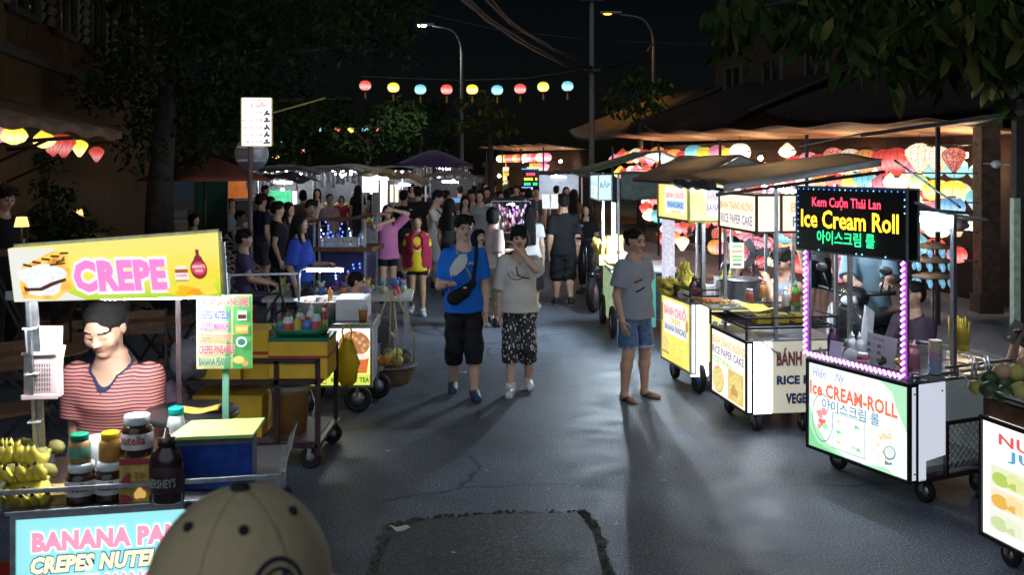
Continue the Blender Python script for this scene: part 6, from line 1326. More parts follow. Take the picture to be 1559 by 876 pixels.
m = MB(); m.grid(lambda u, v: (-.19 + .38 * u, -.15 + .3 * v, .01 + .05 * abs(2 * u - 1) ** 8 + .05 * abs(2 * v - 1) ** 8), 14, 12, 0, .004); tag(m.build('bottle_tray', M('green_tray', (.02, .2, .1), .4), loc=to_world(t, (.83, .17, .925))), 'green tray of sauce bottles on the mustard foam box', 'tray')
bts = [(-.15, -.06, .033, .13, (.05, .3, .12), 'green squat'), (-.09, -.08, .04, .17, (.65, .65, .68), 'crumpled white'), (-.02, -.08, .03, .16, (.62, .42, .05), 'amber'), (.05, -.09, .035, .14, (.08, .25, .55), 'blue water'), (.11, -.08, .035, .2, (.45, .55, .65), 'pale blue'), (.15, .0, .03, .2, (.3, .05, .05), 'dark red sauce'), (-.12, .06, .035, .16, (.6, .6, .6), 'milky white'), (-.03, .05, .035, .18, (.7, .68, .6), 'cream'), (.05, .06, .04, .21, (.6, .6, .62), 'tall white'), (.14, .1, .03, .22, (.55, .25, .1), 'orange sauce')]
for i, (x, y, r, h, c, n) in enumerate(bts): bottle('%s bottle crowded on the green tray' % n, to_world(t, (.83 + x, .17 + y, .94)), r, h, M('tray_bottle%d' % i, c, .3, var=.1), [M('cap_red', (.5, .04, .03), .4), M('cap_green', (.05, .3, .08), .4), LIDW][i % 3], M('label_mix%d' % (i % 3), [(.05, .15, .5), (.6, .1, .1), (.6, .5, .1)][i % 3], .5), tip=i % 2 == 0, group='bottles on the green tray')
crumple('grey plastic sack heaped on the left of the shelf cart', to_world(t, (.06, .05, .62)), (.3, .3, .3), M('grey_sack', (.22, .2, .22), .4, var=.3), 2, 'plastic_sack', 'sack'); crumple('pinkish plastic sack hanging below the grey one', to_world(t, (-.06, -.04, .25)), (.24, .22, .38), M('pink_sack', (.3, .15, .25), .4, var=.3), 3, 'plastic_sack', 'sack'); crumple('clear bag with pink goods on the bottom shelf', to_world(t, (.56, .5, .2)), (.14, .14, .2), M('pink_clear', (.4, .2, .22), .3, alpha=.7), 14)
crumple('bulging yellow carrier bag hanging beside the shelf cart', (XA(528, 7.75), 7.75, ZA(588, 7.75)), (.19, .15, .36), M('yellow_bag', (.75, .6, .03), .35, var=.15, transl=.45), 4, kn=True)
# ================================================================= KUMQUAT TEA CART
t = thing('kumquat_tea_cart', 'small kumquat tea cart with yellow lit front and hooked lamp', 'food cart', (-1.90, 8.5, 0), R(2)); K['tea'] = t; L, D = .68, .55
p = lit_box(t, 'front_panel', 0, L, 0, .04, .24, .75, grad('tea_yellow', [(.1, (.9, .85, .08)), (.6, (1., .9, .3)), (1., (1., 1., .9))], .24, .75, 1.15), GALV, .02)
f = Face((0, -.004, .24), (1, 0, 0), (0, 0, 1), L, .51); mr_ = pm('tea_maroon', (.4, .02, .1), .7)
f.r(0, .0, 1, .2, pm('tea_lime', (.75, .85, .1), .9)).t('TRÀ TẮC', .04, .04, .44, .16, mr_, .03).t('KUMQUAT TEA', .5, .05, .98, .15, pm('tea_green', (.03, .25, .05), .7), .03).e(.79, .72, .2, .22, P('peach_print', (.9, .5, .2), (.4, .15, .05), .95, 'voronoi', 22, lo=.1, hi=.5)).e(.4, .72, .17, .2, P('lime_print', (.9, .8, .2), (.5, .6, .1), .95, 'voronoi', 14)).p([(.8, .22), (.95, .22), (.98, .5), (.78, .5)], pm('tea_amber', (.75, .2, .05), .9)).e(.88, .5, .1, .05, pm('tea_foam', (.95, .85, .7), .9)).t('TRÀ TẮC', .06, .3, .6, .48, pm('tea_red', (.8, .1, .05), .9), .03, outline=wl); f.done(p)
m = MB(); m.bx(0, L, .045, D, .24, .27); m.bx(0, .01, .045, D, .27, .75); m.bx(L - .01, L, .045, D, .27, .75); m.bx(.01, L - .01, D - .01, D, .27, .75); m.build('body', M('dim_grey_panel', (.25, .26, .27), .6), t)
MB().bx(-.02, L + .02, -.02, D + .02, .76, .785).build('counter_top', STEEL, t, bevel=.003); MB().bx(.36, L - .05, .1, D - .05, .785, .98).build('cold_box', WHITEP, t, bevel=.01)
for x, y in ((L - .12, .05), (L, D), (.1, .05), (.1, D - .05)): wheel(t, x, y, .12, .05)
lx = to_local(t, W(455, 500, 8.75)); zt = ZA(408, 8.75)
m = MB(); m.tube([(lx.x, lx.y, .78), (lx.x, lx.y, zt - .06), (lx.x + .015, lx.y, zt - .02), (lx.x + .06, lx.y, zt), (lx.x + .4, lx.y, zt)], .012, 8); m.build('lamp_arm', GALV, t)
led_tube(t, (lx.x + .07, lx.y, zt - .02), (lx.x + .39, lx.y, zt - .022), .014, mat=E('tea_tube', (.8, .9, 1.), 130, var=0))
tw = lambda px, py, Y: W(px, py, Y)
q = thing('wire_basin', 'round white rimmed basin of dark ice and pink cups on the tea cart', 'basin', to_world(t, (.2, .28, .785))); MB().lathe([(.15, 0), (.22, .16), (.235, .17), (.225, .175), (.15, .1), (0, .1)], n=24).build('bowl', WHITEP, q); m = MB(); rr = random.Random(2); [m.ell((rr.uniform(-.13, .13), rr.uniform(-.13, .13), .15), (.04, .035, .03), 7, rr.choice((0, 0, 1))) for _ in range(18)]; m.build('contents', [M('dark_ice', (.05, .05, .06), .3), M('pink_cup', (.6, .28, .22), .5)], q)
bottle('small orange bottle standing in the basin on the tea cart', to_world(t, (.3, .2, .94)), .022, .14, M('sauce_orange3', (.6, .3, .05), .4), M('cap_red', (.5, .04, .03), .4)); bottle('pink bottle with red cap in front of the cold box', to_world(t, (.27, .06, .785)), .03, .2, M('pink_drink', (.5, .2, .16), .3), M('cap_red', (.5, .04, .03), .4), tip=False)
q = thing('iced_tea_cup', 'plastic cup of amber iced tea with straws on the tea cart', 'drink', to_world(t, (.6, .1, .785))); MB().lathe([(.032, 0), (.042, .1)], n=16).build('cup', M('amber_tea', (.4, .16, .02), .15), q); MB().lathe([(.043, .1), (.044, .105), (.035, .14), (.012, .145)], n=16).build('lid', CLEARP, q); m = MB(); m.tube([(0, 0, .1), (.02, 0, .22)], .004, 5); m.tube([(0, 0, .1), (-.02, .01, .21)], .004, 5); m.build('straw', WHITEP, q)
# ================================================================= carrying-pole fruit basket
bx_, by_ = XA(597, 9.75), 9.75
q = thing('fruit_basket', 'round bamboo basket with rope hangers set down on the road', 'basket', (bx_, by_, 0)); BAM = M('bamboo_weave', (.3, .2, .1), .75, var=.45, scale=60, bump=.5)
MB().lathe([(.16, 0), (.19, .03), (.22, .14), (.235, .15), (.215, .15), (.18, .06), (0, .05)], n=28).build('basket', BAM, q); MB().lathe([(.24, .16), (.255, .18), (.24, .19), (.2, .175), (0, .17)], n=28).build('tray', M('grey_tray', (.2, .2, .18), .6), q)
top = Vector((.0, .0, .92))
for a in (.3, 1.9, 3.4, 5.0): MB().tube([(.22 * math.cos(a), .22 * math.sin(a), .1), (.2 * math.cos(a) + .02, .2 * math.sin(a), .45), tuple(top + Vector((.03 * math.cos(a), 0, 0)))], .009, 6).build('rope', M('rope_straw', (.35, .26, .12), .8), q)
ORA, PEA = M('orange_skin', (.62, .25, .02), .45, var=.15), M('pale_melon', (.55, .45, .12), .5, var=.15)
for i, (x, y, z, r, mt, n) in enumerate([(-.15, -.08, .21, .035, ORA, 'orange at the left front'), (-.09, -.13, .21, .035, ORA, 'orange beside the left front one'), (-.03, -.15, .21, .033, ORA, 'orange at the middle front'), (-.12, -.02, .22, .036, ORA, 'orange behind the left pair'), (-.02, -.06, .24, .045, PEA, 'large pale melon in the middle'), (.07, -.11, .22, .045, PEA, 'pale melon at the right front'), (.05, .0, .27, .045, PEA, 'pale melon on top'), (.13, -.02, .22, .045, M('custard_apple', (.12, .14, .06), .7, var=.5, scale=60, bump=.8), 'grey green custard apple at the right'), (.12, .08, .24, .05, M('dark_bunch', (.04, .03, .02), .7, var=.6, scale=50), 'dark longan bunch at the back'), (-.05, .08, .25, .05, M('custard_apple', (.12, .14, .06), .7), 'grey green custard apple at the back')]): fruit('%s of the bamboo basket' % n, (bx_ + x, by_ + y, z + .02), r * 1.2, mt, 'fruits in the bamboo basket')
# ================================================================= toy table
t = thing('toy_table', 'low white table of toys and trinkets beside the seated woman', 'table', (XA(530, 11.9), 11.9, 0), R(4)); MB().bx(-.95, .78, -.42, .42, .56, .6).build('table_top', M('table_white', (.55, .55, .52), .5, var=.1), t)
for x in (-.88, .7):
    for y in (-.36, .36): MB().bar((x, y, 0), (x, y, .56), .035).build('leg', GALV, t)
rr = random.Random(17)
toys = ['yellow', 'purple', 'green', 'pink', 'blue', 'brown', 'orange', 'white', 'red', 'lilac', 'teal', 'tan', 'violet', 'crimson', 'lime', 'grey']; tcol = [(.6, .45, .06), (.22, .1, .4), (.2, .4, .15), (.55, .2, .28), (.08, .2, .5), (.2, .1, .05), (.6, .25, .05), (.6, .58, .55), (.5, .06, .06), (.4, .3, .55), (.08, .35, .35), (.45, .32, .2), (.18, .06, .42), (.4, .03, .08), (.35, .45, .08), (.3, .3, .32)]
xs = [(-.8, .1), (-.65, .22), (-.52, -.1), (-.38, .2), (-.3, -.15), (-.16, .15), (-.04, -.12), (-.02, .25), (.1, .1), (.24, -.15), (.3, .2), (.42, -.05), (.53, .18), (.58, -.2), (.66, .05), (-.75, -.2)]
for i, (x, y) in enumerate(xs):
    q = thing('toy_figure', '%s toy figure on the low white toy table' % toys[i], 'toy', to_world(t, (x, y, .6)), rr.uniform(0, 6), 'toys on the low white table'); m = MB(); s = rr.uniform(.8, 1.3); m.ell((0, 0, .05 * s), (.05 * s, .045 * s, .055 * s), 8); m.build('body', M('toy_%s' % toys[i], tcol[i], .5, var=.3, scale=40), q)
    m = MB(); m.ell((0, 0, .125 * s), (.036 * s,) * 3, 8); [m.ell((e * .03 * s, 0, .16 * s), (.014 * s, .01, .018 * s), 6) for e in (-1, 1)]; [m.ell((e * .05 * s, -.02, .07 * s), (.02 * s, .02, .03 * s), 6) for e in (-1, 1)]; m.build('head', M('toy_%s' % toys[(i * 5 + 3) % 16], tcol[(i * 5 + 3) % 16], .5, var=.3), q)
for i, (x, y, c) in enumerate([(-.55, .3, 'blue'), (.05, -.3, 'cream'), (.4, .32, 'white'), (-.2, .05, 'grey')]):
    m = MB(); m.bx(-.1, .1, -.07, .07, 0, .025); tag(m.build('flat_box', M('flatbox_' + c, dict(blue=(.1, .22, .5), cream=(.6, .5, .35), white=(.6, .6, .6), grey=(.3, .3, .3))[c], .5), loc=to_world(t, (x, y, .602)), rz=rr.random()), 'flat %s box lying among the toys' % c, 'box')
# ================================================================= blue drinks cart
t = thing('blue_drinks_cart', 'drinks cart glowing with blue squiggle lights under a brown board roof', 'food cart', (XA(478, 13), 13, 0), R(-6)); L, D = .68, .6; BLUE = E('blue_neon', (.08, .16, 1.), 3.2, var=0); BLUW = E('blue_white_neon', (.45, .55, 1.), 4, var=0)
m = MB(); m.bx(.05, L, .05, D, .45, 1.0); m.build('body', M('blue_cart_body', (.04, .05, .16), .5), t); MB().bx(-.05, L + .12, -.08, D, 1.02, 1.08).build('counter_top', WOOD, t)
m = MB(); m.grid(lambda u, v: (-.1 + 1. * u, -.2 + .9 * v, 1.42 + .1 * u - .02 * v + .02 * math.sin(9 * u)), 12, 4, 0, .03); m.build('canopy', M('brown_board', (.14, .07, .04), .7, var=.4), t); m = MB(); [m.bar((x, y, 0), (x, y, 1.45), .025) for x in (.02, .09, L + .02) for y in (-.05, D)]; m.build('post', GALV, t)
rr = random.Random(12)
for i in range(9):
    x = .1 + .065 * i + rr.uniform(-.02, .02); z0 = rr.choice((.5, .55, 1.1, 1.12)); m = MB()
    for k in range(rr.randrange(4, 8)): m.ell((x + rr.uniform(-.022, .022), .02 + rr.uniform(0, .03), z0 + k * .05 + rr.uniform(-.01, .01)), (.01, .008, .014), 6, 0)
    m.build('led_string', BLUE if i % 3 else BLUW, t)
for i, x in enumerate((.12, .27, .42, .58)): bottle('plastic bottle on the blue drinks cart, %s from its steel legs' % ORD[i], to_world(t, (x, .2, 1.08)), .04, .22, M('ice_blue_bottle', (.3, .4, .6), .2), M('cap_blue', (.05, .1, .4), .4), group='bottles on the blue drinks cart')
tub('clear tub of pale fruit on the blue drinks cart', to_world(t, (.35, .0, 1.08)), (.5, .16, .12), M('frosted_plastic', (.6, .62, .65), .3, alpha=.6), M('pale_fruit', (.6, .5, .15), .5))
# ================================================================= signs and shades on the left
t = thing('lit_menu_board', 'tall white lit menu board hanging among the left tree leaves', 'sign', (XA(391, 12.2), 12.2, ZA(222, 12.2)), R(6)); t.scale = (.68, .68, .68); MB().bx(-.26, .26, -.05, .05, 0, .87).build('light_box', E('menu_white', (.95, .97, 1.), 1.05, var=.05), t)
m = MB(); [m.bar((x, 0, 0), (x, 0, .87), .03) for x in (-.27, .27)]; [m.bar((-.27, 0, z), (.27, 0, z), .03) for z in (0, .87)]; m.bar((.28, 0, .6), (1.2, .3, .9), .03); m.build('frame', M('sign_yellow_edge', (.4, .3, .05), .5), t)
f = Face((-.26, -.052, 0), (1, 0, 0), (0, 0, 1), .52, .87); mrd = pm('board_red', (.8, .12, .12), .9); bk = pm('board_black', (.1, .1, .1), .7); f.t('QUÁN', .3, .93, .8, .98, mrd, .02).t('Cuốn', .3, .8, .85, .92, mrd, .02, .2)
for i, s in enumerate(('CAO LẦU', 'MÌ QUẢNG', 'BÁNH BÈO', 'HOÀNH THÁNH', 'CƠM GÀ')): f.t(s, .03, .65 - .15 * i, .42, .72 - .15 * i, mrd, .015).t('30.000', .48, .65 - .15 * i, .72, .72 - .15 * i, mrd, .015).e(.86, .68 - .15 * i, .09, .05, bk, wob=.4)
f.done(t)
t = thing('round_road_sign', 'round road sign seen from its grey back on a brown pole', 'road sign', (XA(381, 12.5), 12.5, 0)); MB().tube([(0, 0, 0), (0, 0, 2.5)], .03, 10).build('pole', M('pole_brown', (.12, .07, .06), .6), t); z = ZA(234, 12.5)
MB().lathe([(.215, -.008), (.22, 0), (.215, .008), (0, .01)], (0, .06, z), 32, 0, (PI / 2, 0, 0)).build('disc', M('sign_back_aluminium', (.32, .34, .37), .4, .7, var=.1, scale=3), t); m = MB(); m.bx(-.17, .17, .02, .045, z + .07, z + .1); m.bx(-.17, .17, .02, .045, z - .1, z - .07); m.build('bracket', GALV, t)
def parasol(label, x, y, zt, r, dz, mat, ph=0., cat='umbrella', name='parasol'):
    q = thing(name, label, cat, (x, y, 0)); m = MB(); n = 8
    def fn(u, v): a = 2 * PI * u + ph; rr_ = r * v * (1 - .035 * (1 - math.cos(n * a)) * v); return (rr_ * math.cos(a), rr_ * math.sin(a), zt - dz * v ** 1.25)
    m.grid(fn, 48, 6, 0, .008); m.build('canopy', mat, q); m = MB(); m.tube([(0, 0, 0), (0, 0, zt + .05)], .022, 8); m.build('pole', IRON, q); m = MB()
    for k in range(n): a = 2 * PI * k / n + ph; m.bar((.02 * math.cos(a), .02 * math.sin(a), zt - .02), (r * .95 * math.cos(a), r * .95 * math.sin(a), zt - dz * .95 - .02), .012)
    m.build('rib', IRON, q); return q
parasol('faded red parasol under the round road sign', XA(312, 15.5), 15.5, ZA(238, 15.5), 1.05, .38, M('faded_red_cloth', (.17, .045, .028), .8, var=.35, scale=3), .2)
parasol('dark purple parasol far behind the crowd', XA(660, 30), 30, ZA(228, 30), 1.25, .5, M('purple_cloth', (.05, .03, .1), .8, var=.3))
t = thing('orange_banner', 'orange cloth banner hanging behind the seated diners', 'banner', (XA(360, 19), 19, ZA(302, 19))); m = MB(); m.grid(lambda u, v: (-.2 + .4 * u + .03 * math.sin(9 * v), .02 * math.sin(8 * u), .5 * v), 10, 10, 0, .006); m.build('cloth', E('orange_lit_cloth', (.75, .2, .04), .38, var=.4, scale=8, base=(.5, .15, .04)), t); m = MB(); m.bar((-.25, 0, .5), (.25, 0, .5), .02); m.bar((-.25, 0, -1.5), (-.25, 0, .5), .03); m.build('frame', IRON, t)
t = thing('green_screen', 'dark green folding screen behind the left diners', 'screen', (XA(322, 18), 18, 0)); MB().bx(-.28, .28, -.02, .02, .1, 1.95).build('panel', M('dark_green_board', (.02, .07, .035), .6), t); MB().bx(-.3, -.28, -.03, .03, 0, 2.).bx(.28, .3, -.03, .03, 0, 2.).build('frame', IRON, t)
# awning with lanterns and lit ochre wall at the far left
FX = lambda Y: -4.2 - .19 * Y
m = MB()
def awn(u, v): Y = 7.6 + 5.2 * u; return Vector((FX(Y) + 1.55 - 1.5 * v, Y, 2.6 + .42 * v - .05 * math.sin(u * 2 * PI * 2) ** 2 * (1 - v)))
m.grid(awn, 30, 6, 0, .015); m.grid(lambda u, v: awn(u, 0) + Vector((.01, 0, -.10 * v)), 30, 1, 0, .006)
tag(m.build('shop_awning', M('brown_awning', (.2, .12, .07), .8, var=.3, scale=4)), 'brown cloth awning with lanterns hung under it at the far left', 'awning')
t = thing('awning_frame', 'black iron bracket holding up the brown awning', 'bracket', (0, 0, 0)); m = MB()
for Y in (10.6, 12.6): m.bar((FX(Y) + .05, Y, 2.35), (FX(Y) + 1.5, Y, 2.45), .04); m.bar((FX(Y) + .05, Y, 1.9), (FX(Y) + 1.2, Y, 2.42), .03)
m.build('bracket', IRON, t)
for lab, px, py, Y, r, sh_, c in [('pink red lantern cut by the left picture edge under the awning', -6, 195, 10, .14, 'cone', 'pink'), ('large yellow cone lantern under the front of the awning', 21, 198, 10, .13, 'cone', 'yellow'), ('yellow lantern behind the awning bracket', 67, 206, 11, .12, 'cone', 'yellow'), ('dim red lantern next to the yellow one at the bracket', 80, 213, 11.2, .13, 'drop', 'red'), ('dim red lantern right of its twin under the awning', 97, 215, 11.4, .13, 'drop', 'red'), ('small yellow lantern at the tip of the awning', 121, 219, 12, .1, 'drop', 'yellow'), ('faint red lantern beyond the awning tip', 147, 228, 13.4, .1, 'drop', 'red')]:
    lantern(lab, W(px, py + 7, Y), r * 1.05, 'drop' if sh_ == 'drop' else 'onion', c, 1.1 if c == 'yellow' else .5, 'lanterns under the brown awning', tassel=False)
t = thing('table_lamp', 'small lit table lamp with fabric shade at the far left', 'lamp', (XA(33, 9), 9, ZA(362, 9))); MB().lathe([(.065, .1), (.045, .19)], n=16).build('lamp_shade', E('warm_shade', (1., .62, .2), 1.2, var=.1), t); MB().lathe([(.05, -.12), (.05, -.1), (.01, -.08), (.01, .1)], n=12).build('base', BLACK, t)
t = thing('table_lamp', 'second small lit lamp half hidden by leaves', 'lamp', (XA(119, 11), 11, ZA(338, 11))); MB().lathe([(.06, .06), (.04, .14)], n=16).build('lamp_shade', E('warm_shade', (1., .62, .2), 1.2, var=.1), t); MB().lathe([(.05, -.14), (.05, -.12), (.01, -.1), (.01, .06)], n=12).build('base', BLACK, t)
def table(label, x, y, rz, s=.7, h=.72, mat=None, grp=None, cat='table'):
    q = thing('folding_table', label, cat, (x, y, 0), rz, grp); MB().lathe([(s * .5, h - .02), (s * .5, h)], n=20).build('table_top', mat or WOOD, q)
    for e in (-1, 1): MB().bar((e * .3, -.2, 0), (-e * .3, -.2, h - .02), .022).bar((e * .3, .2, 0), (-e * .3, .2, h - .02), .022).build('leg', IRON, q)
    return q
def chair(label, x, y, rz, grp='folding chairs behind the crepe cart'):
    q = thing('folding_chair', label, 'chair', (x, y, 0), rz, grp); MB().bx(-.19, .19, -.19, .17, .43, .455).build('seat', WOOD, q); MB().box((0, .24, .72), (.38, .02, .1), (R(-8), 0, 0)).box((0, .26, .84), (.38, .02, .07), (R(-8), 0, 0)).build('backrest', WOOD, q)
    for e in (-1, 1): MB().bar((e * .2, -.25, 0), (e * .2, .27, .88), .022).build('leg', IRON, q); MB().bar((e * .17, .25, 0), (e * .17, -.15, .44), .022).build('leg', IRON, q)
    return q
table('round folding cafe table in the shade behind the left post', XA(60, 7.6), 7.6, .3); table('round folding cafe table in the dark behind the vendor', XA(235, 9), 9, 1.)
table('low cafe table carrying the lit lamp at the far left', XA(33, 9), 9, .4, .7, ZA(362, 9) - .12)
table('cafe table under the half hidden lamp', XA(119, 11), 11, .4, .6, ZA(338, 11) - .14)
for i, (px, Y, a) in enumerate([(20, 6.9, 40), (95, 8.2, -60), (150, 8.4, 200), (215, 8.4, 20), (255, 9.6, 130), (300, 8.9, -80)]): chair(['folding chair nearest the left picture edge', 'folding chair between post and vendor', 'folding chair straight behind the vendor', 'folding chair right of the vendor in the dark', 'folding chair at the far side of the dark table', 'folding chair beside the menu sign in the dark'][i], XA(px, Y), Y, R(a))
for i, (px, Y) in enumerate([(300, 15), (322, 15.5), (344, 16), (362, 16.5)]):
    q = thing('deck_chair', 'pale reclining deck chair beneath the red parasol, %s from the tree trunk' % ORD[i], 'deck chair', (XA(px, Y), Y, 0), R(60), 'deck chairs by the red parasol'); m = MB(); m.bar((-.25, -.5, .25), (-.25, .55, .95), .03); m.bar((.25, -.5, .25), (.25, .55, .95), .03); [m.bar((-.25, -.5 + k * .1, .25 + k * .066), (.25, -.5 + k * .1, .25 + k * .066), .012) for k in range(11)]; m.build('sling', M('pale_slats', (.35, .3, .24), .6), q); m = MB(); [m.bar((e * .27, -.45, 0), (e * .27, -.3, .38), .03) for e in (-1, 1)]; [m.bar((e * .27, .45, 0), (e * .27, .2, .72), .03) for e in (-1, 1)]; m.build('leg', GALV, q)
# wheel of a parked bicycle by the railing
t = thing('bicycle', 'dark bicycle parked behind the yellow banner', 'bicycle', (XA(375, 10.3), 10.3, 0), R(20))
for x in (-.5, .5):
    m = MB(); m.tube([(x + .32 * math.cos(a), 0, .33 + .32 * math.sin(a)) for a in [2 * PI * k / 28 for k in range(28)]], .016, 6, closed=True); o = m.build('wheel', RUBBER, t); m = MB(); [m.bar((x, 0, .33), (x + .31 * math.cos(a), 0, .33 + .31 * math.sin(a)), .003) for a in [2 * PI * k / 18 for k in range(18)]]; m.build('spoke', GALV, o)
m = MB(); m.tube([(-.5, 0, .33), (-.2, 0, .75), (.35, 0, .8), (.5, 0, .33)], .016, 6); m.tube([(-.2, 0, .75), (0, 0, .3), (.35, 0, .8)], .016, 6); m.tube([(-.5, 0, .33), (0, 0, .3)], .014, 6); m.tube([(.35, 0, .8), (.33, 0, 1.), (.3, -.25, 1.03)], .013, 6); m.tube([(.33, 0, 1.), (.3, .25, 1.03)], .013, 6); m.build('frame', IRON, t); MB().ell((-.22, 0, .84), (.14, .08, .035), 10).build('saddle', BLACK, t)
t = thing('railing', 'thin horizontal pipe railing behind the yellow banner', 'railing', (XA(345, 9.6), 9.6, 0), R(3)); zr = ZA(419, 9.6); MB().bar((0, 0, zr), (.72, 0, zr + .01), .02).build('rail', GALV, t); MB().bar((.02, 0, 0), (.02, 0, zr), .025).bar((.7, 0, 0), (.7, 0, zr), .025).build('post', GALV, t)
# ================================================================= lantern shops along the right side
LX = lambda Y: 9.27 - .22 * Y
def shop(label, Y0, Y1, za, zb, bulbs, bs, tarp, back=1.1):
    t = thing('lantern_shop', label, 'shop', (0, 0, 0)); n = Vector((.977, .215, 0))
    m = MB(); m.grid(lambda u, v: Vector((LX(Y0 + (Y1 - Y0) * u), Y0 + (Y1 - Y0) * u, za + .16 + (zb - za) * u - .2 * v - .06 * math.sin(u * (Y1 - Y0) / 2.1 * PI) ** 2 * (1 - v))) + n * (-.75 + (back + .7) * v), 48, 6, 0, .012); m.build('awning', tarp, t)
    m = MB(); m.grid(lambda u, v: Vector((LX(Y0 + (Y1 - Y0) * u), Y0 + (Y1 - Y0) * u, .1 + 2.6 * v)) + n * back, 2, 2, 0, .05); m.build('back_wall', M('shop_boards', (.025, .01, .007), .7, var=.45, scale=4), t)
    for k in range(int((Y1 - Y0) / 3.4) + 1):
        Y = Y0 + k * 3.4; MB().bar(Vector((LX(Y), Y, 0)) - n * .6, Vector((LX(Y), Y, za + .05)) - n * .6, .05).build('post', IRON, t)
    for k in range(5): m = MB(); z = 2.44 - .4 * k; Ye = Y1 if k < 2 else min(Y1, Y0 + 4.4); m.bar((LX(Y0), Y0, z), (LX(Ye), Ye, z), .022); m.build('hanging_rail', IRON, t)
    for k in range(bulbs):
        Y = Y0 + (k + .5) * (Y1 - Y0) / bulbs; p = Vector((LX(Y), Y, 2.3 - .5 * (k % 2))) + n * .42; o = MB().ell(p, .05, 10).build('bulb', bs, t)
    return t
t = shop('long lantern shop open to the street under a brown tarp', 13.4, 27.5, 2.62, 2.86, 9, E('shop_bulb', (1., .66, .36), 330, var=0), M('shop_tarp', (.26, .15, .085), .8, var=.25, scale=3))
shop('farther lantern stall beyond the corn stall', 34.5, 46, 2.75, 2.85, 4, E('far_bulb', (1., .8, .6), 200, var=0), M('shop_tarp2', (.4, .22, .12), .8, var=.25, scale=3))
t = thing('wooden_pillar', 'thick dark timber pillar at the right end of the lantern shop', 'pillar', (6.55, 13.6, .12)); MB().bx(-.13, .13, -.13, .13, 0, 2.7).build('post', M('dark_timber', (.09, .05, .03), .75, var=.5, scale=9), t); MB().bx(-.16, .16, -.16, .16, 0, .25).bx(-.15, .15, -.15, .15, 2.55, 2.72).build('collar', M('timber_collar', (.06, .035, .02), .7), t)
m = MB(); m.grid(lambda u, v: (4.0 + 2.4 * u, 11.4 + 2.3 * v - .4 * u, 2.52 + .35 * u - .1 * v + .05 * math.sin(4 * u) * v), 14, 8, 0, .012); t = thing('dark_tarp', 'dark tarp stretched over the near end of the lantern shop', 'tarp', (0, 0, 0)); m.build('cloth', CLOTHD, t); MB().bar((4.05, 11.45, 2.5), (6.4, 11.0, 2.83), .035).build('pole', IRON, t)
m = MB(); m.bar(W(1362, 244, 7.6), W(1462, 316, 6.5), .012); tag(m.build('canopy_rod', IRON), 'thin black rod slanting down to the ice cream canopy corner', 'rod')
cols = {0: ['redfloral', 'floral', 'floral', 'red', 'red', 'orange', 'cream', 'redfloral', 'red', 'pink', 'red', 'cream', 'white', 'yellow', 'pink', 'yellow', 'teal', 'red', 'orange', 'red', 'orange', 'pink', 'red', 'cream', 'orange', 'red', 'pink', 'cream', 'red', 'orange'],
        1: ['yellow', 'yellow', 'green', 'cream', 'pink', 'teal', 'yellow', 'red', 'orange', 'cream', 'red', 'teal', 'white', 'cream', 'red', 'yellow', 'blue', 'red', 'pink', 'red', 'cream', 'orange', 'red', 'pink', 'cream', 'red'], 2: ['blue', 'pink', 'cream', 'yellow', 'red', 'red', 'pink', 'cream', 'red', 'pink'], 3: ['orange', 'cream', 'pink', 'red', 'cream', 'pink', 'red', 'pink', 'red'], 4: ['red', 'red', 'teal', 'cream', 'red', 'pink', 'red', 'cream', 'green']}
RN = ['top', 'second', 'third', 'fourth', 'fifth', 'sixth', 'lowest']; rr = random.Random(9); n = Vector((.977, .215, 0))
for k in range(7):
    N = 15 if k > 4 else 27 if k < 2 else 23
    for i in range(N):
        c = cols[k % 5][i % len(cols[k % 5])] if k < 5 else rr.choice(['red', 'red', 'pink', 'orange', 'red', 'cream', 'redfloral']); Y = 13.75 + (3. if k > 4 else 0) + i * (.44 if i < 12 else .56) + (.2 if k % 2 else 0) + rr.uniform(-.05, .05)
        z = [2.26, 1.86, 1.55, 1.25, .93, .63, .34][k] + rr.uniform(-.08, .06) + (.12 if k < 2 and i > 10 else 0); sh_ = ('drop' if c in ('redfloral', 'floral') else rr.choice(['round', 'drop', 'onion', 'drop'])) if k == 0 else (rr.choice(['round', 'round', 'onion', 'drop']) if k in (1, 2, 4, 5) else rr.choice(['round', 'cone', 'drop']))
        r = rr.choice((.17, .2, .22)) if k == 0 else rr.choice((.16, .19, .21)) if k == 1 else rr.choice((.14, .175, .2))
        lantern('%s %s lantern, %s row of the lantern shop, %s from the timber pillar' % (c.replace('redfloral', 'red-flowered').replace('floral', 'cream-flowered'), sh_, RN[k], ORD[i]), Vector((LX(Y), Y, z)) + n * (.14 * (k % 2) - .05 + rr.uniform(-.06, .06)), r, sh_, c, 1.15 if c in ('yellow', 'cream', 'white', 'floral', 'green') else .85, 'lanterns of the long lantern shop', ribs=i < 12, tassel=False)
for k in range(4):
    for i in range(11):
        c = rr.choice(['white', 'red', 'yellow', 'red', 'red', 'cream', 'teal', 'purple', 'orange', 'pink', 'cream']) if k == 0 else rr.choice(['pink', 'cream', 'orange', 'red', 'white', 'yellow']); Y = 36 + i * .8 + .3 * (k % 2)
        lantern('%s lantern in the %s row of the far lantern stall, %s from its near end' % (c, RN[k], ORD[i]), Vector((LX(Y) - .1, Y, 2.45 - .4 * k)), .2, 'drop' if k else 'round', c, 1.2, 'lanterns of the far stall', ribs=False, tassel=False)
q = thing('trinket_tree', 'dark standing rack hung with little blue lit trinkets', 'rack', (XA(1420, 8.6), 8.6, 0)); MB().tube([(0, 0, 0), (0, 0, 1.5)], .014, 8).lathe([(.17, 0), (.17, .03), (.02, .05)], n=14).build('stand', IRON, q)
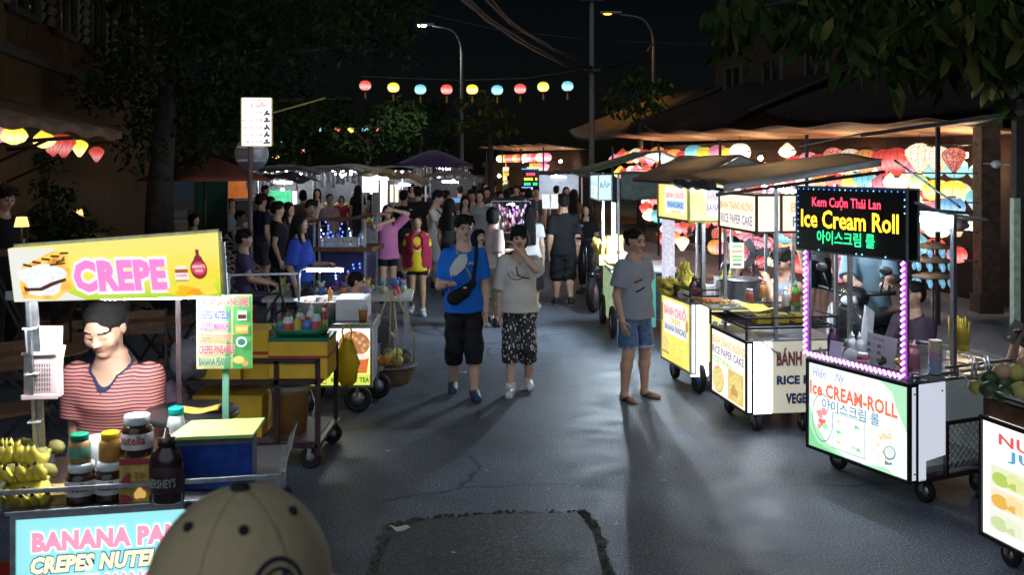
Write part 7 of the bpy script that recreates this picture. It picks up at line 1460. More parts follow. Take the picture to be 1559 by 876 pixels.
for z in (1.2, 1.34, 1.46):
    m = MB(); m.lathe([(.05, z), (.17, z - .03), (.175, z - .015), (.05, z + .02)], n=14); o = m.build('shelf', WOOD, q); m = MB(); [m.ell((.15 * math.cos(a), .15 * math.sin(a), z - .07), (.022, .022, .04), 6) for a in [2 * PI * k / 9 for k in range(9)]]; m.build('trinket', E('trinket_blue', (.25, .6, .85), .55, var=.5, scale=30, sample=False), o)
for i, px in enumerate((1523, 1538)):
    q = thing('vitrine', 'black pillar vitrine with a lit picture, the %s of the pair on the pavement' % ('left', 'right')[i], 'vitrine', (XA(px, 15.6), 15.6, .12)); MB().bx(-.06, .06, -.06, .06, 0, .95).bx(-.09, .09, -.09, .09, -.0, .06).build('cabinet', BLACK, q); MB().bx(-.045, .045, -.07, -.062, .3, .85).build('picture', P('vitrine_picture', (.7, .8, .85), (.2, .5, .6), .7, 'noise', 8, (.8, .25, .15)), q)
q = thing('wooden_bench', 'dark timber bench ledge beside the pillar vitrines', 'bench', (XA(1535, 17.5), 17.5, .12)); MB().bx(-.7, .9, -.2, .2, .78, .86).bx(-.7, .9, .15, .2, .86, 1.2).build('seat', M('red_timber', (.16, .06, .04), .7, var=.4), q); MB().bx(-.65, -.57, -.15, .15, 0, .78).build('leg', M('red_timber', (.16, .06, .04), .7), q); MB().bx(.7, .78, -.15, .15, 0, .78).build('leg', M('red_timber', (.16, .06, .04), .7), q)
q = thing('shop_wall', 'dark timber wall with a pale post at the right edge', 'wall', (XA(1560, 12), 12, .0)); MB().bx(-.1, 3, 0, .12, .1, 3.4).build('boards', M('black_boards', (.03, .022, .018), .8, var=.5), q); MB().bx(-.16, -.08, -.06, .04, .1, 1.75).build('post', M('pale_green_post', (.35, .38, .28), .6), q)
m = MB(); m.ell((0, 0, 0), (.07, .04, .05), 10); m.bar((-.16, 0, .01), (.16, 0, -.01), .012); tag(m.build('wall_speaker', M('grey_enamel', (.5, .5, .5), .4), loc=W(1517, 250, 12)), 'small grey horn lamp fixed to the dark wall at the upper right', 'fixture')
for k in range(3):
    for i in range(24):
        c = rr.choice(['red', 'pink', 'orange', 'cream', 'yellow', 'red', 'white', 'teal']); Y = 13.9 + i * .52 + rr.uniform(-.1, .1)
        lantern('%s lantern hanging deep inside the lantern shop, %s inner row, %s from the timber pillar' % (c, RN[k], ORD[i]), Vector((LX(Y), Y, 2.1 - .42 * k + rr.uniform(-.06, .06))) + n * rr.uniform(.35, .6), .17, rr.choice(['round', 'onion', 'drop']), c, 1. if c in ('yellow', 'cream', 'white') else .75, 'lanterns deep inside the long lantern shop', ribs=False, tassel=False)
for i, (px, py, Y) in enumerate([(412, 268, 30), (436, 262, 34), (455, 274, 25), (498, 264, 33), (521, 268, 29), (540, 262, 36), (566, 292, 24), (607, 284, 23), (626, 270, 30), (668, 268, 27), (690, 276, 25), (715, 266, 31), (760, 268, 28), (812, 262, 30), (846, 268, 27), (430, 290, 21.5)]):
    q = thing('hanging_bulb', 'bare bulb hanging in the far market, %s from its left end' % ORD[i], 'bulb', W(px, py, Y)); MB().ell((0, 0, 0), .045, 8).build('globe', E('far_bulb_lit', (1., .93, .8), 30, var=0), q); MB().tube([(0, 0, .04), (0, 0, .3)], .008, 5).build('cord', CAB, q)
# ================================================================= far stalls
def far_stall(label, px0, px1, Y, ptop, roofmat, drop, goods, led=1, counter=None, sign=None, depth=1.6, hang=None, rz=.0, cloth=None):
    x0, x1 = XA(px0, Y), XA(px1, Y); w = x1 - x0; zt = ZA(ptop, Y); t = thing('market_stall', label, 'stall', ((x0 + x1) / 2, Y, 0), R(rz)); a = w / 2
    m = MB(); m.grid(lambda u, v: (-a - .2 + (w + .4) * u, -.35 + (depth + .5) * v, zt - drop * (2 * abs(u - .5)) ** 1.3 - .1 * abs(2 * v - 1) + .03 * math.sin(12 * u)), 14, 6, 0, .012); m.build('canopy', roofmat, t)
    for x in (-a, a):
        for y in (0, depth): MB().bar((x, y, 0), (x, y, zt - drop), .035).build('post', GALV, t)
    MB().bx(-a, a, .1, .8, .1, .8).build('counter', counter or M('stall_dark', (.06, .06, .065), .6), t); MB().bx(-a - .03, a + .03, .05, .85, .8, .83).build('counter_top', STEEL, t)
    m = MB(); rq = random.Random(px0); n_ = int(w / .11)
    for i in range(n_):
        for k in range(2): m.ell((-a + .06 + i * .11, .2 + .3 * k, .88 + .04 * k), (.05, .06, rq.uniform(.04, .1)), 7, rq.randrange(len(goods)), None, .2, rq)
    m.build('goods', goods, t)
    if cloth: MB().bx(-a, a, depth - .03, depth, .8, zt - drop - .05).build('back_cloth', cloth, t)
    for k in range(led): led_tube(t, (-a * .35, .35 + .5 * k, zt - drop - .1), (a * .3, .35 + .5 * k, zt - drop - .12), .02, mat=E('far_led', (.85, .93, 1.), 55, var=0))
    if sign:
        for (sx0, sx1, z0, z1, mt) in sign: MB().bx(sx0, sx1, -.06, .0, z0, z1).build('sign_box', mt, t)
    if hang:
        for i in range(hang[0]):
            m = MB(); x = -a + (i + .5) * w / hang[0]; hh = rq.uniform(.25, .5); m.grid(lambda u, v: (x + (u - .5) * w / hang[0] * .85 * (1 - .3 * v), .15 + .04 * math.sin(7 * u + i), zt - drop - .05 - hh * (1 - v)), 5, 5, 0, .02); m.build('hanging_garment', hang[1][i % len(hang[1])], t)
    return t
gA = [M('goods_white', (.6, .6, .6), .6), M('goods_yellow', (.6, .45, .08), .6), M('goods_teal', (.08, .3, .35), .6), M('goods_red', (.5, .08, .06), .6)]
gW = [M('garment_white', (.7, .7, .72), .8), M('garment_grey', (.4, .4, .42), .8), M('garment_lilac', (.5, .45, .6), .8)]
far_stall('stall with a green lit board left of the crowd', 392, 452, 21, 262, CLOTHD, .12, gA, 2, sign=[(-.15, .3, 1.3, 1.62, E('green_lit_board', (.1, .75, .35), 1., var=.5, scale=9)), (.34, .42, 1.1, 1.6, E('white_strip', (1, 1, 1), 1.3))], cloth=M('garment_grey', (.4, .4, .42), .8))
far_stall('far stall hung with white clothes behind the standing group', 400, 480, 30, 252, CLOTHD, .15, gA, 2, hang=(10, gW), cloth=M('garment_dim', (.2, .2, .22), .8))
far_stall('far stall of white and grey garments in the street middle', 478, 556, 31, 253, CLOTHD, .15, gA, 2, hang=(10, gW), cloth=M('garment_dim', (.2, .2, .22), .8))
far_stall('fruit stall with bright white sign box near the pink shirt woman', 552, 600, 22, 258, CLOTHB, .1, [gA[1], gA[0], gA[2]], 2, counter=M('white_crates', (.55, .55, .55), .6), sign=[(-.35, .0, 1.55, 1.95, E('white_sign', (.95, 1, 1), .9, var=.1)), (.05, .2, 1.1, 1.9, E('white_strip', (1, 1, 1), 1.3))], cloth=M('cloth_dim', (.1, .1, .12), .8))
far_stall('brown roofed stall with a warm lamp left of the phone man', 588, 640, 23, 264, CLOTHB, .16, gA, 1, sign=[(-.3, -.12, 1.3, 1.7, E('warm_lit_panel', (1., .8, .45), 1.6, var=.2))])
far_stall('grey roofed stall behind the phone man', 648, 722, 24, 258, M('greyish_canvas', (.2, .18, .16), .85, var=.3), .2, gA, 1, cloth=M('cloth_dim', (.1, .1, .12), .8), sign=[(-.2, .6, 1.25, 1.36, E('blue_dim_panel', (.12, .3, .6), .8))])
far_stall('stall of striped cloths under the purple parasol', 640, 708, 32, 245, CLOTHD, .15, gA, 2, hang=(14, [gW[0], M('garment_brown', (.3, .2, .15), .8), gW[2]]), cloth=M('garment_dim', (.2, .2, .22), .8))
far_stall('trinket stall with glittering violet pendants in the middle of the crowd', 752, 800, 19.5, 300, CLOTHD, .04, gA, 1, hang=None, sign=None, depth=.7)
q = thing('pendant_rack', 'rack of violet and white glittering pendants at the trinket stall', 'rack', (XA(776, 19), 19, 0)); m = MB(); rq = random.Random(3)
for i in range(90): m.ell((rq.uniform(-.3, .35), rq.uniform(-.05, .05), rq.uniform(1.0, 1.42)), (.018, .018, .035), 5, rq.randrange(4))
m.build('pendant', [E('pend_violet', (.6, .35, 1.), .9, sample=False), E('pend_white', (.8, .85, 1.), 1.1, sample=False), E('pend_pink', (1., .45, .8), .7, sample=False), M('pend_dark', (.08, .08, .1), .4)], q); MB().bar((-.35, 0, 1.46), (.4, 0, 1.46), .02).bar((-.35, 0, 0), (-.35, 0, 1.46), .02).bar((.4, 0, 0), (.4, 0, 1.46), .02).build('stand', GALV, q)
far_stall('white lit stall below the far lanterns', 820, 886, 27, 258, CLOTHD, .1, gA, 2, cloth=E('pale_backlit_cloth', (.7, .8, 1.), .35, var=.4, scale=5))
q = thing('led_signboard', 'small scrolling LED board with red, yellow and green lines', 'sign', (XA(808, 24), 24, 0)); z = ZA(272, 24); MB().bx(-.2, .2, -.03, .03, z - .2, z + .22).build('board', M('led_sign_black', (.006, .006, .008), .35), q); m = MB()
for k, mi in enumerate((0, 1, 2)): [m.bx(-.16 + i * .055, -.12 + i * .055, -.034, -.03, z + .08 - .12 * k, z + .14 - .12 * k, mi) for i in range(6) if (i + k) % 5]
m.build('lit_character', [E('led_red', (1., .05, .1), 2.2), E('led_yellow', (1., .62, .03), 2.), E('led_green', (.03, 1., .3), 1.5)], q); MB().bx(-.22, .22, -.025, .025, z - .23, z - .2).bx(-.22, .22, -.025, .025, z + .22, z + .25).bx(-.02, .02, -.02, .02, 0, z - .23).build('frame', E('led_frame_blue', (.2, .4, 1.), .8), q)
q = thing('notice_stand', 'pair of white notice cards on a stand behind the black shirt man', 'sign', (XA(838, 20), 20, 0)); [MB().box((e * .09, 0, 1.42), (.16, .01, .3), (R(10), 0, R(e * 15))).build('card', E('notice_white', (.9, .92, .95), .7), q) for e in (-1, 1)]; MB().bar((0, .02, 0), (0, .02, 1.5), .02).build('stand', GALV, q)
for i, (px, py, Y, w_) in enumerate([(420, 250, 38, 3.2), (520, 249, 40, 3), (600, 250, 41, 2.6)]): far_stall('distant lit stall roof in the row at the street end, %s from the left' % ORD[i], px - int(w_ * 750 / Y), px + int(w_ * 750 / Y), Y, py, CLOTHD, .2, gA, 2, hang=(8, gW), cloth=M('garment_dim', (.2, .2, .22), .8))
# ================================================================= people
def C(name, col, **k): return M('cloth_' + name, col, k.pop('rough', .85), var=k.pop('var', .12), scale=5, spec=.2, bump=.15, **k)
BLK, WHT, GRY, NVY, PNK, KHA = C('black', (.012, .012, .014)), C('white', (.62, .6, .57)), C('heather_grey', (.23, .25, .29)), C('navy', (.02, .025, .06)), C('pink', (.5, .16, .33)), C('khaki', (.3, .24, .16))
BLU, DEN, YELC, REDC, DKG = C('royal_blue', (.01, .13, .55)), P('denim', (.03, .07, .17), (.07, .13, .27), 0, 'noise', 30), C('yellow', (.6, .45, .02)), C('red', (.28, .02, .05)), C('charcoal', (.05, .05, .055))
DENC = P('denim_cuff', (.25, .32, .42), (.35, .42, .5), 0, 'noise', 40); SH_B, SH_W = M('shoe_black', (.015, .015, .016), .5), M('shoe_white', (.6, .6, .6), .5)
def project(root, name):
    o = [c for c in root.children if c.name.split('.')[0] == name][0]; me = o.data
    bv = BVHTree.FromPolygons([v.co for v in me.vertices], [p.vertices for p in me.polygons])
    def f(x, z, d=.006, y0=-1.):
        h = bv.ray_cast(Vector((x, y0, z)), Vector((0, 1 if y0 < 0 else -1, 0)))[0]; return Vector((x, (h.y if h else -.1) + (-d if y0 < 0 else d), z))
    return f
def decal_text(root, s, x0, x1, z0, z1, mat, bold=.02, part='shirt', name='chest_print'):
    f = project(root, part); vs, fs = text_shape(s, bold); a0, a1 = min(v[0] for v in vs), max(v[0] for v in vs); b0, b1 = min(v[1] for v in vs), max(v[1] for v in vs)
    m = MB(); m.add([f(x0 + (v[0] - a0) / (a1 - a0) * (x1 - x0), z0 + (v[1] - b0) / (b1 - b0) * (z1 - z0)) for v in vs], fs); m.build(name, mat, root)
def stroke(root, lines, mats, part='shirt', name='chest_print', d=.0):
    f = project(root, part); m = MB()
    for pts, r, mi in lines:
        q = []
        for a, b in zip(pts, pts[1:]): q += [f(a[0] + (b[0] - a[0]) * k / 5, a[1] + (b[1] - a[1]) * k / 5, d) for k in range(5)]
        q.append(f(*pts[-1], d)); m.tube(q, r, 5, mi)
    return m.build(name, mats, root)
# ---- the vendor
ST = stripes('red_navy_stripes', (.56, .19, .14), (.025, .025, .07), .0138, .62)
vr, vj = person('crepe vendor in a red and navy striped top, looking down at her counter', XA(163, 4.22) + .055, 4.22, 1.6, -2, res=.0054, wide=1.08, lean=9, hp=17, hy=-4, arms=('cook', 'cook'), top=[ST, NVY], vneck=.055, neck=.052, sleeve=.58, loose=.02, hem=.46, hair='bun', bot=NVY, cut=.06, shoe=SH_B, skin=0)
# ---- the two walkers and the woman in grey
mr, mj = person('man in royal blue shirt and glasses walking with a white hand fan', XA(706, 9.2), 9.2, 1.67, 6, sex='m', arms=((.0, -.13, -.14), 'hang'), legs='walk', top=BLU, loose=.018, sleeve=.75, hem=.47, hair='short', bot=BLK, cut=.19, bl=.014, wide_leg=.014, shoe=M('shoe_navy', (.03, .045, .09), .6), shoekind='clog', skin=1, hy=12, wide=.95)
decal_text(mr, 'SAMSUNG', -.1, .12, 1.235, 1.262, C('print_white', (.6, .62, .65)))
stroke(mr, [([(-.075, 1.36), (.02, 1.2), (.085, 1.05)], .009, 0)], [M('lime_strap', (.35, .45, .03), .6)], name='lanyard')
m = MB(); u = mj['u']; hd = lambda x, y, z: mj['hc'] + mj['Rh'] @ Vector((x * u, y * u, z * u))
for s in (-1, 1): m.tube([hd(s * .145 + .11 * math.cos(a), -.41, .0 + .085 * math.sin(a)) for a in [2 * PI * k / 14 for k in range(14)]], .0032, 5, closed=True); m.bar(hd(s * .255, -.4, .02), hd(s * .36, .02, .03), .004)
m.bar(hd(-.04, -.43, .02), hd(.04, -.43, .02), .004); m.build('glasses', M('silver_rim', (.6, .6, .6), .2, .8), mr)
bg_ = thing('crossbody_bag', 'black crossbody bag worn across the man in royal blue', 'bag', mr.location, mr.rotation_euler.z); f = project(mr, 'shirt')
F_ = Field((-.3, -.5, .7), (.3, .1, 1.4), .009); a, b = f(-.1, .93, .03), f(.075, 1.06, .03); F_.cone(a, b, .055, .035, k=0).cone(a, a.lerp(b, .6) + Vector((0, 0, -.03)), .06, .05, k=.03); fmesh(F_, 'pouch', BLK, bg_, smooth_it=2)
m = MB(); q = [f(.075 + .045 * k / 6, 1.06 + .32 * k / 6, .012) for k in range(6)] + [Vector((.12, .03, 1.43))]; m.tube(q, [.03, .02] + [.018] * 5, 6); m.build('strap', BLK, bg_); MB().ell(f(.0, 1.03, .07), (.02, .006, .01), 6).build('tag', M('tag_white', (.6, .6, .6), .5), bg_)
w0 = mj['wr'][-1]; fn_ = thing('hand_fan', 'white paddle hand fan held up by the man in royal blue', 'fan', to_world(mr, w0 + Vector((.02, -.05, .02))), .3); m = MB()
m.poly([(0, 0, .05), (.06, 0, .06), (.13, 0, .12), (.16, 0, .2), (.15, 0, .25), (.1, 0, .25), (.04, 0, .2), (-.01, 0, .12)], (0, -1, 0), .004); m.build('leaf', M('fan_white', (.6, .6, .6), .6, var=.08), fn_); MB().bar((-.02, 0, -.08), (.02, 0, .07), .014, .006).build('handle', M('fan_handle', (.25, .08, .08), .5), fn_)
PAT = P('leaf_print_black_white', (.62, .62, .62), (.015, .015, .017), 0, 'voronoi', 42, lo=.28, hi=.34, stretch=(1, 1, .55))
wr_, wj = person('woman in loose white tee and patterned culottes, hand over her mouth', XA(791, 9.35), 9.35, 1.57, 0, arms=('hang', (-.09, -.13, .085)), legs='walk2', top=C('off_white', (.6, .55, .5)), loose=.034, sleeve=.95, hem=.49, neck=.056, hair='bob', fringe=True, bot=PAT, cut=.185, bl=.012, wide_leg=.02, shoe=[SH_W, SH_W], skin=1, hp=6)
stroke(wr_, [([(-.03 + .075 * math.cos(a), 1.13 + .05 * math.sin(a)) for a in (2.9, 3.3, 3.8, 4.3, 4.9, 5.5, 6.)], .0045, 0), ([(-.08, 1.16), (-.05, 1.12), (0, 1.11)], .004, 1), ([(-.03, 1.2), (-.02, 1.13), (.03, 1.1), (.09, 1.09)], .006, 0)], [BLK, C('dull_red', (.3, .06, .08))]); stroke(wr_, [([(-.05, 1.33), (-.02, 1.24), (.0, 1.22), (.03, 1.25), (.05, 1.33)], .003, 0)], [M('necklace_cord', (.3, .22, .12), .5)], name='necklace', d=.012)
gr_, gj = person('woman in grey tee, denim shorts and flip-flops watching the carts', XA(966, 9.1), 9.1, 1.56, 38, arms=('hang', 'hip'), top=C('grey_tee', (.24, .26, .3)), loose=.03, sleeve=.7, hem=.48, hair='bun', bot=[DEN, DENC], legs='wide', cut=.30, bl=.012, wide_leg=.012, shoe=SH_B, shoekind='sandal', skin=0, hp=10, belly=.02, wide=1.08)
stroke(gr_, [([(-.12, 1.16), (-.05, 1.185)], .007, 0), ([(-.11, 1.085), (-.03, 1.11)], .008, 1), ([(-.11, 1.0), (-.02, 1.04)], .008, 2)], [C('mustard', (.5, .35, .05)), REDC, BLK]); stroke(gr_, [([(-.03, 1.31), (.0, 1.27), (.03, 1.31)], .004, 0)], [M('gold_chain', (.6, .5, .2), .3, .8)], name='necklace')
# ---- the person right in front of the camera: only the crown of the cap shows
cp, cj = person('person seen from behind in a beige cap close to the camera', XA(366, 1.04), 1.05, 1.787, 172, sex='m', res=.012, top=DKG, bot=NVY, cut=.06, shoe=SH_B, hair=None, eyes=False)
CAPM = M('beige_cotton', (.62, .47, .28), .85, var=.1, scale=7, bump=.35); cc = cj['hc']; F_ = Field(tuple(cc - Vector((.2, .3, .14))), tuple(cc + Vector((.2, .25, .22))), .005); F_.ell(cc + Vector((0, .012, .03)), (.093, .11, .103), k=0); F_.plane(cc + Vector((0, 0, -.06)), (0, 0, -1)); F_.ell(cc + Vector((0, -.13, -.045)), (.07, .085, .012), k=.01)
ct = fmesh(F_, 'cap', CAPM, cp, smooth_it=4); f = project(cp, 'cap'); m = MB(); k0 = cc + Vector((0, .012, .03))
sp_ = lambda az, el, g=.0015: k0 + Vector(((.093 + g) * math.cos(el) * math.sin(az), (.11 + g) * math.cos(el) * math.cos(az), (.103 + g) * math.sin(el)))
m.ell(sp_(0, PI / 2), (.011, .011, .006), 10); m.build('button', M('cap_button', (.02, .02, .018), .7), ct); m = MB(); [m.ell(sp_(R(a), R(52)), .0055, 8) for a in (30, -30, 90, -90, 150, -150)]; m.build('eyelet', M('cap_button', (.02, .02, .018), .7), ct)
m = MB()
for a in range(0, 360, 60): m.tube([sp_(R(a), R(e), -.0006) for e in range(5, 90, 6)], .0012, 4)
m.build('seam', M('cap_seam', (.3, .24, .15), .85), ct); m = MB(); em = lambda x, z: sp_(R(-50 - x), R(15 + z)); m.tube([em(17 * math.cos(R(a)), 17 * math.sin(R(a))) for a in range(0, 190, 12)], .0022, 5); m.tube([em(12 * math.cos(R(a)), 12 * math.sin(R(a))) for a in range(0, 190, 15)], .0015, 5)
for a, b in ((-6, 9), (-1, 5), (4, 10), (8, 3)): m.tube([em(a, -4), em(a + 2, b)], .003, 5)
m.build('emblem', M('cap_emblem', (.02, .025, .05), .7), ct)
# ---- everyone else: a standing adult's distance follows from where the head meets the eye line
def stand(label, px, py, h, face, Y=None, **k): Y = Y or (EYE - h) * FL / (py - CY); return person(label, XA(px, Y), Y, h, face, **k)
BR, PE_, TEAL, GRN, LIL, ORG, MAR = C('brown', (.16, .09, .06)), C('peach', (.5, .26, .22)), C('teal', (.04, .2, .24)), C('olive', (.14, .18, .06)), C('lilac', (.38, .32, .45)), C('rust', (.4, .14, .05)), C('maroon', (.16, .02, .03))
stand('man in all black seen from behind walking away past the corn stall', 858, 297, 1.70, 186, sex='m', legs='walk', top=BLK, loose=.025, sleeve=.8, hem=.46, bot=BLK, cut=.26, bl=.025, wide_leg=.02, shoe=[SH_B, SH_W], skin=0)
stand('long haired woman in white blouse seen from behind', 808, 313, 1.55, 170, top=WHT, loose=.025, hair='vlong', bot=BLK, cut=.2, skirt=True, shoe=SH_W, skin=1)
stand('woman with a black bob and pale pink top facing the stalls', 752, 317, 1.58, 120, top=C('pale_pink', (.5, .36, .34)), loose=.028, sleeve=.9, hair='bob', bot=KHA, cut=.1, shoe=SH_B, arms=('hang', 'front'), skin=1)
stand('child in white dress between the two walkers', 731, 352, 1.27, 20, top=WHT, loose=.03, hair='bob', bot=WHT, cut=.3, skirt=True, shoe=SH_W, skin=1)
r9, j9 = stand('man in cream polo and white shorts reading his phone', 664, 291, 1.70, 75, sex='m', arms=('phone', 'phone'), top=C('cream', (.6, .54, .47)), loose=.02, hair='short', bot=C('white_shorts', (.55, .55, .55)), cut=.28, bl=.025, wide_leg=.02, shoe=SH_B, hp=18, skin=1)
stroke(r9, [([(-.12, 1.38), (.0, 1.2), (.1, 1.02)], .018, 0)], [BLK], name='bag_strap')
m = MB(); m.box((0, 0, 0), (.075, .15, .008), (R(-40), 0, 0)); m.box((0, -.003, .004), (.068, .14, .003), (R(-40), 0, 0), 1); tag(m.build('phone', [BLACK, E('phone_screen', (.6, .75, 1.), 2.)], loc=to_world(r9, j9['wr'][1] + Vector((-.07, -.06, .05))), rz=r9.rotation_euler.z), 'glowing phone held by the man in cream polo', 'phone')
ry, _ = stand('girl in yellow shirt under an open red jacket walking forward', 635, 329, 1.42, 8, legs='walk', top=YELC, hem=.44, loose=.025, jacket=REDC, hair='tied', bot=BLK, cut=.4, shoe=SH_W, skin=2)
stroke(ry, [([(-.05, 1.0), (.0, .96), (.05, 1.0)], .022, 0), ([(-.03, .92), (.03, .92)], .012, 1)], [C('print_red', (.45, .03, .05)), C('print_white', (.6, .62, .65))])
rp, _ = stand('woman in bright pink tee with both hands at her face', 590, 313, 1.52, 12, arms=('face', 'head'), top=PNK, loose=.03, sleeve=.9, hem=.45, hair='long', bot=BLK, cut=.37, shoe=SH_B, skin=0, wide=1.05); stroke(rp, [([(-.06, 1.12), (-.02, 1.15), (.03, 1.11), (.07, 1.13)], .012, 0)], [C('print_orange', (.6, .3, .25))])
stand('dark haired person in black shirt behind the pink tee woman', 615, 291, 1.66, 170, top=BLK, bot=DKG, cut=.28, shoe=SH_B, sex='m'); stand('tall man in black turning away beside the phone man', 636, 285, 1.72, 200, top=BLK, bot=NVY, cut=.1, shoe=SH_B, sex='m', loose=.03)
stand('long haired woman in peach top facing the camera in the crowd', 708, 298, 1.58, 10, top=PE_, hair='long', bot=DEN, cut=.1, shoe=SH_W, hp=12, arms=('hang', 'phone')); stand('person in dark cap and grey tee behind the walking man', 731, 290, 1.68, -10, top=C('mid_grey', (.26, .26, .26)), sex='m', bot=NVY, cut=.1, shoe=SH_B, hair='bob')
stand('woman with black hair seen from behind at the phone man', 685, 303, 1.6, 150, top=DKG, hair='long', bot=BLK, cut=.1, shoe=SH_B)
for lab, px, py, h, fc, tp, hr in [('person in black far behind the white bobbed tops', 752, 277, 1.65, 160, BLK, 'short'), ('man in olive shirt standing with his back to us far off', 775, 268, 1.74, 180, GRN, 'short'), ('dark clothed person facing the trinket stall', 796, 281, 1.62, 150, NVY, 'bob'), ('person in dark grey before the LED board', 778, 286, 1.6, 190, DKG, 'short'), ('man in black facing us below the far lanterns', 831, 276, 1.66, 5, BLK, 'short'), ('person in brown left of the man in black', 847, 284, 1.6, 170, BR, 'short'), ('person in navy near the street lamp pole', 713, 277, 1.65, 160, NVY, 'short'), ('person in maroon behind the dark cap', 738, 279, 1.64, 30, MAR, 'bob'), ('woman in brown top right of the man in all black', 874, 289, 1.62, 165, BR, 'long'), ('person in rust top near the purple parasol', 690, 279, 1.62, 20, ORG, 'bob'), ('person in lilac at the far fruit stall', 600, 279, 1.62, 120, LIL, 'bob'), ('dark figure in the middle of the far street', 533, 273, 1.66, 170, BLK, 'short'), ('person in teal far down the lit row', 515, 272, 1.62, 10, TEAL, 'long'), ('person in black at the far garment stall', 470, 270, 1.66, 170, BLK, 'short'), ('person in white at the far garment stall', 490, 271, 1.62, 180, WHT, 'bob'), ('person in charcoal left of the garment stall group', 448, 273, 1.64, 150, DKG, 'short'), ('person in navy farthest down the street middle', 556, 271, 1.66, 0, NVY, 'short'), ('person in brown beside the warm lamp stall', 655, 275, 1.62, 190, BR, 'long'), ('dark figure half hidden left of the cream polo man', 648, 283, 1.64, 175, BLK, 'bob'), ('person in black right of the pink blouse', 545, 283, 1.62, 170, BLK, 'long'), ('person in navy under the warm lamp', 603, 286, 1.6, 20, NVY, 'bob'), ('black haired figure behind the peach top woman', 722, 284, 1.64, 170, BLK, 'short'), ('dark figure between bob and long hair', 771, 289, 1.6, 185, BLK, 'long'), ('dark figure right of the LED board', 816, 285, 1.64, 10, DKG, 'short'), ('dark figure entering the far lantern stall', 788, 275, 1.64, 170, BLK, 'bob'), ('person in charcoal by the street lamp pole foot', 700, 284, 1.62, 190, DKG, 'short'), ('small dark figure at the striped cloths', 672, 283, 1.58, 10, NVY, 'bob'), ('dark figure in front of the fruit stall sign', 572, 278, 1.66, 180, BLK, 'short'), ('dark figure left of the green lit board', 404, 283, 1.62, 90, DKG, 'short'), ('dark standing figure right of the road sign pole', 398, 296, 1.66, 140, NVY, 'short'), ('person in brown behind the deep blue shirt', 461, 290, 1.62, 200, BR, 'bob'), ('person in grey at the trinket stall edge', 761, 292, 1.6, 30, GRY, 'long'), ('person in white tee deep in the crowd behind the bobbed woman', 741, 286, 1.62, 15, WHT, 'short'), ('person in teal behind the long haired white blouse', 805, 287, 1.63, 175, TEAL, 'bob'), ('figure in lilac right of the notice cards', 862, 285, 1.6, 10, LIL, 'long'), ('figure in rust below the far lantern rows', 786, 283, 1.62, 5, ORG, 'short'), ('dark figure behind the tall man in black', 627, 281, 1.66, 30, DKG, 'bob'), ('person in pale grey left of the fruit stall counter', 545, 276, 1.64, 20, C('mid_grey', (.26, .26, .26)), 'short'), ('child in red beside the pink blouse woman', 520, 299, 1.35, 10, REDC, 'bob'), ('dark person behind the dark haired person at left', 412, 300, 1.6, 60, DKG, 'bob'), ('person in maroon at the grey roofed stall', 678, 291, 1.6, 150, MAR, 'short'), ('person in navy behind the peach top', 718, 290, 1.66, 5, NVY, 'short')]:
    stand(lab, px, py, h, fc, top=tp, hair=hr, bot=[DKG, NVY, DEN, KHA][len(lab) % 4], cut=.1 if len(lab) % 3 else .28, shoe=SH_B, sex='m' if hr == 'short' else 'f')
stand('woman in black with long hair beyond the corn stall light', 894, 312, 1.5, -30, Y=16.6, top=BLK, hair='long', bot=BLK, cut=.1, shoe=SH_B)
# ---- left side
stand('long haired woman in dark grey at the blue drinks cart', 440, 309, 1.58, 60, top=DKG, hair='long', bot=BLK, cut=.25, shoe=SH_B, skin=0); stand('woman in deep blue shirt with long hair at the blue drinks cart', 457, 327, 1.55, 75, Y=11.7, top=C('deep_blue', (.03, .07, .42)), loose=.025, sleeve=.9, hair='long', bot=NVY, cut=.25, shoe=SH_B, arms=('hang', 'front'))
stand('man in dark shirt behind the deep blue shirt woman', 474, 312, 1.66, 20, Y=13.6, top=NVY, sex='m', bot=BLK, cut=.1, shoe=SH_B, arms=('front', 'front')); stand('dark haired person left of the long haired woman', 423, 309, 1.6, 100, Y=14.6, top=BLK, bot=BLK, cut=.1, shoe=SH_B)
stand('woman in white sleeveless top coming through the far stalls', 483, 288, 1.58, 10, top=WHT, sleeve=0, hair='long', bot=KHA, cut=.1, shoe=SH_W, skin=1); stand('woman in light pink blouse right of the white top', 502, 296, 1.56, 30, top=C('light_pink', (.45, .28, .3)), loose=.025, hair='tied', bot=DEN, cut=.1, shoe=SH_W, skin=1)
person('seated diner in white tee beside the round road sign pole', XA(366, 17.6), 17.6, 1.6, 70, legs='sit', arms=('lap', 'front'), top=WHT, hair='short', bot=DKG, cut=.3, shoe=SH_B, sex='m'); person('seated person in dark purple clothes behind the bicycle', XA(372, 12.4), 12.4, 1.6, 100, legs='sit', arms=('lap', 'lap'), top=C('dark_purple', (.05, .04, .09)), hair='short', bot=C('dark_purple', (.05, .04, .09)), cut=.05, shoe=SH_B)
person('seated diner in brown shirt under the red parasol', XA(304, 19), 19, 1.6, 20, legs='sit', seat=.7, arms=('front', 'lap'), top=BR, hair='short', bot=BLK, cut=.2, shoe=SH_B, sex='m'); person('seated woman in maroon under the red parasol', XA(296, 17), 17, 1.55, 60, legs='sit', arms=('lap', 'front'), top=MAR, hair='bob', bot=WHT, cut=.3, shoe=SH_B); person('diner in pale hat in front of the green screen', XA(327, 20), 20, 1.62, 0, legs='sit', seat=.75, top=DKG, hair='short', hairmat=C('pale_hat', (.45, .4, .33)), bot=BLK, cut=.1, shoe=SH_B, sex='m'); person('diner in light blue shirt left of the round road sign pole', XA(352, 20), 20, 1.6, 40, legs='sit', seat=.6, top=C('light_blue', (.25, .33, .42)), hair='bob', bot=BLK, cut=.1, shoe=SH_B)
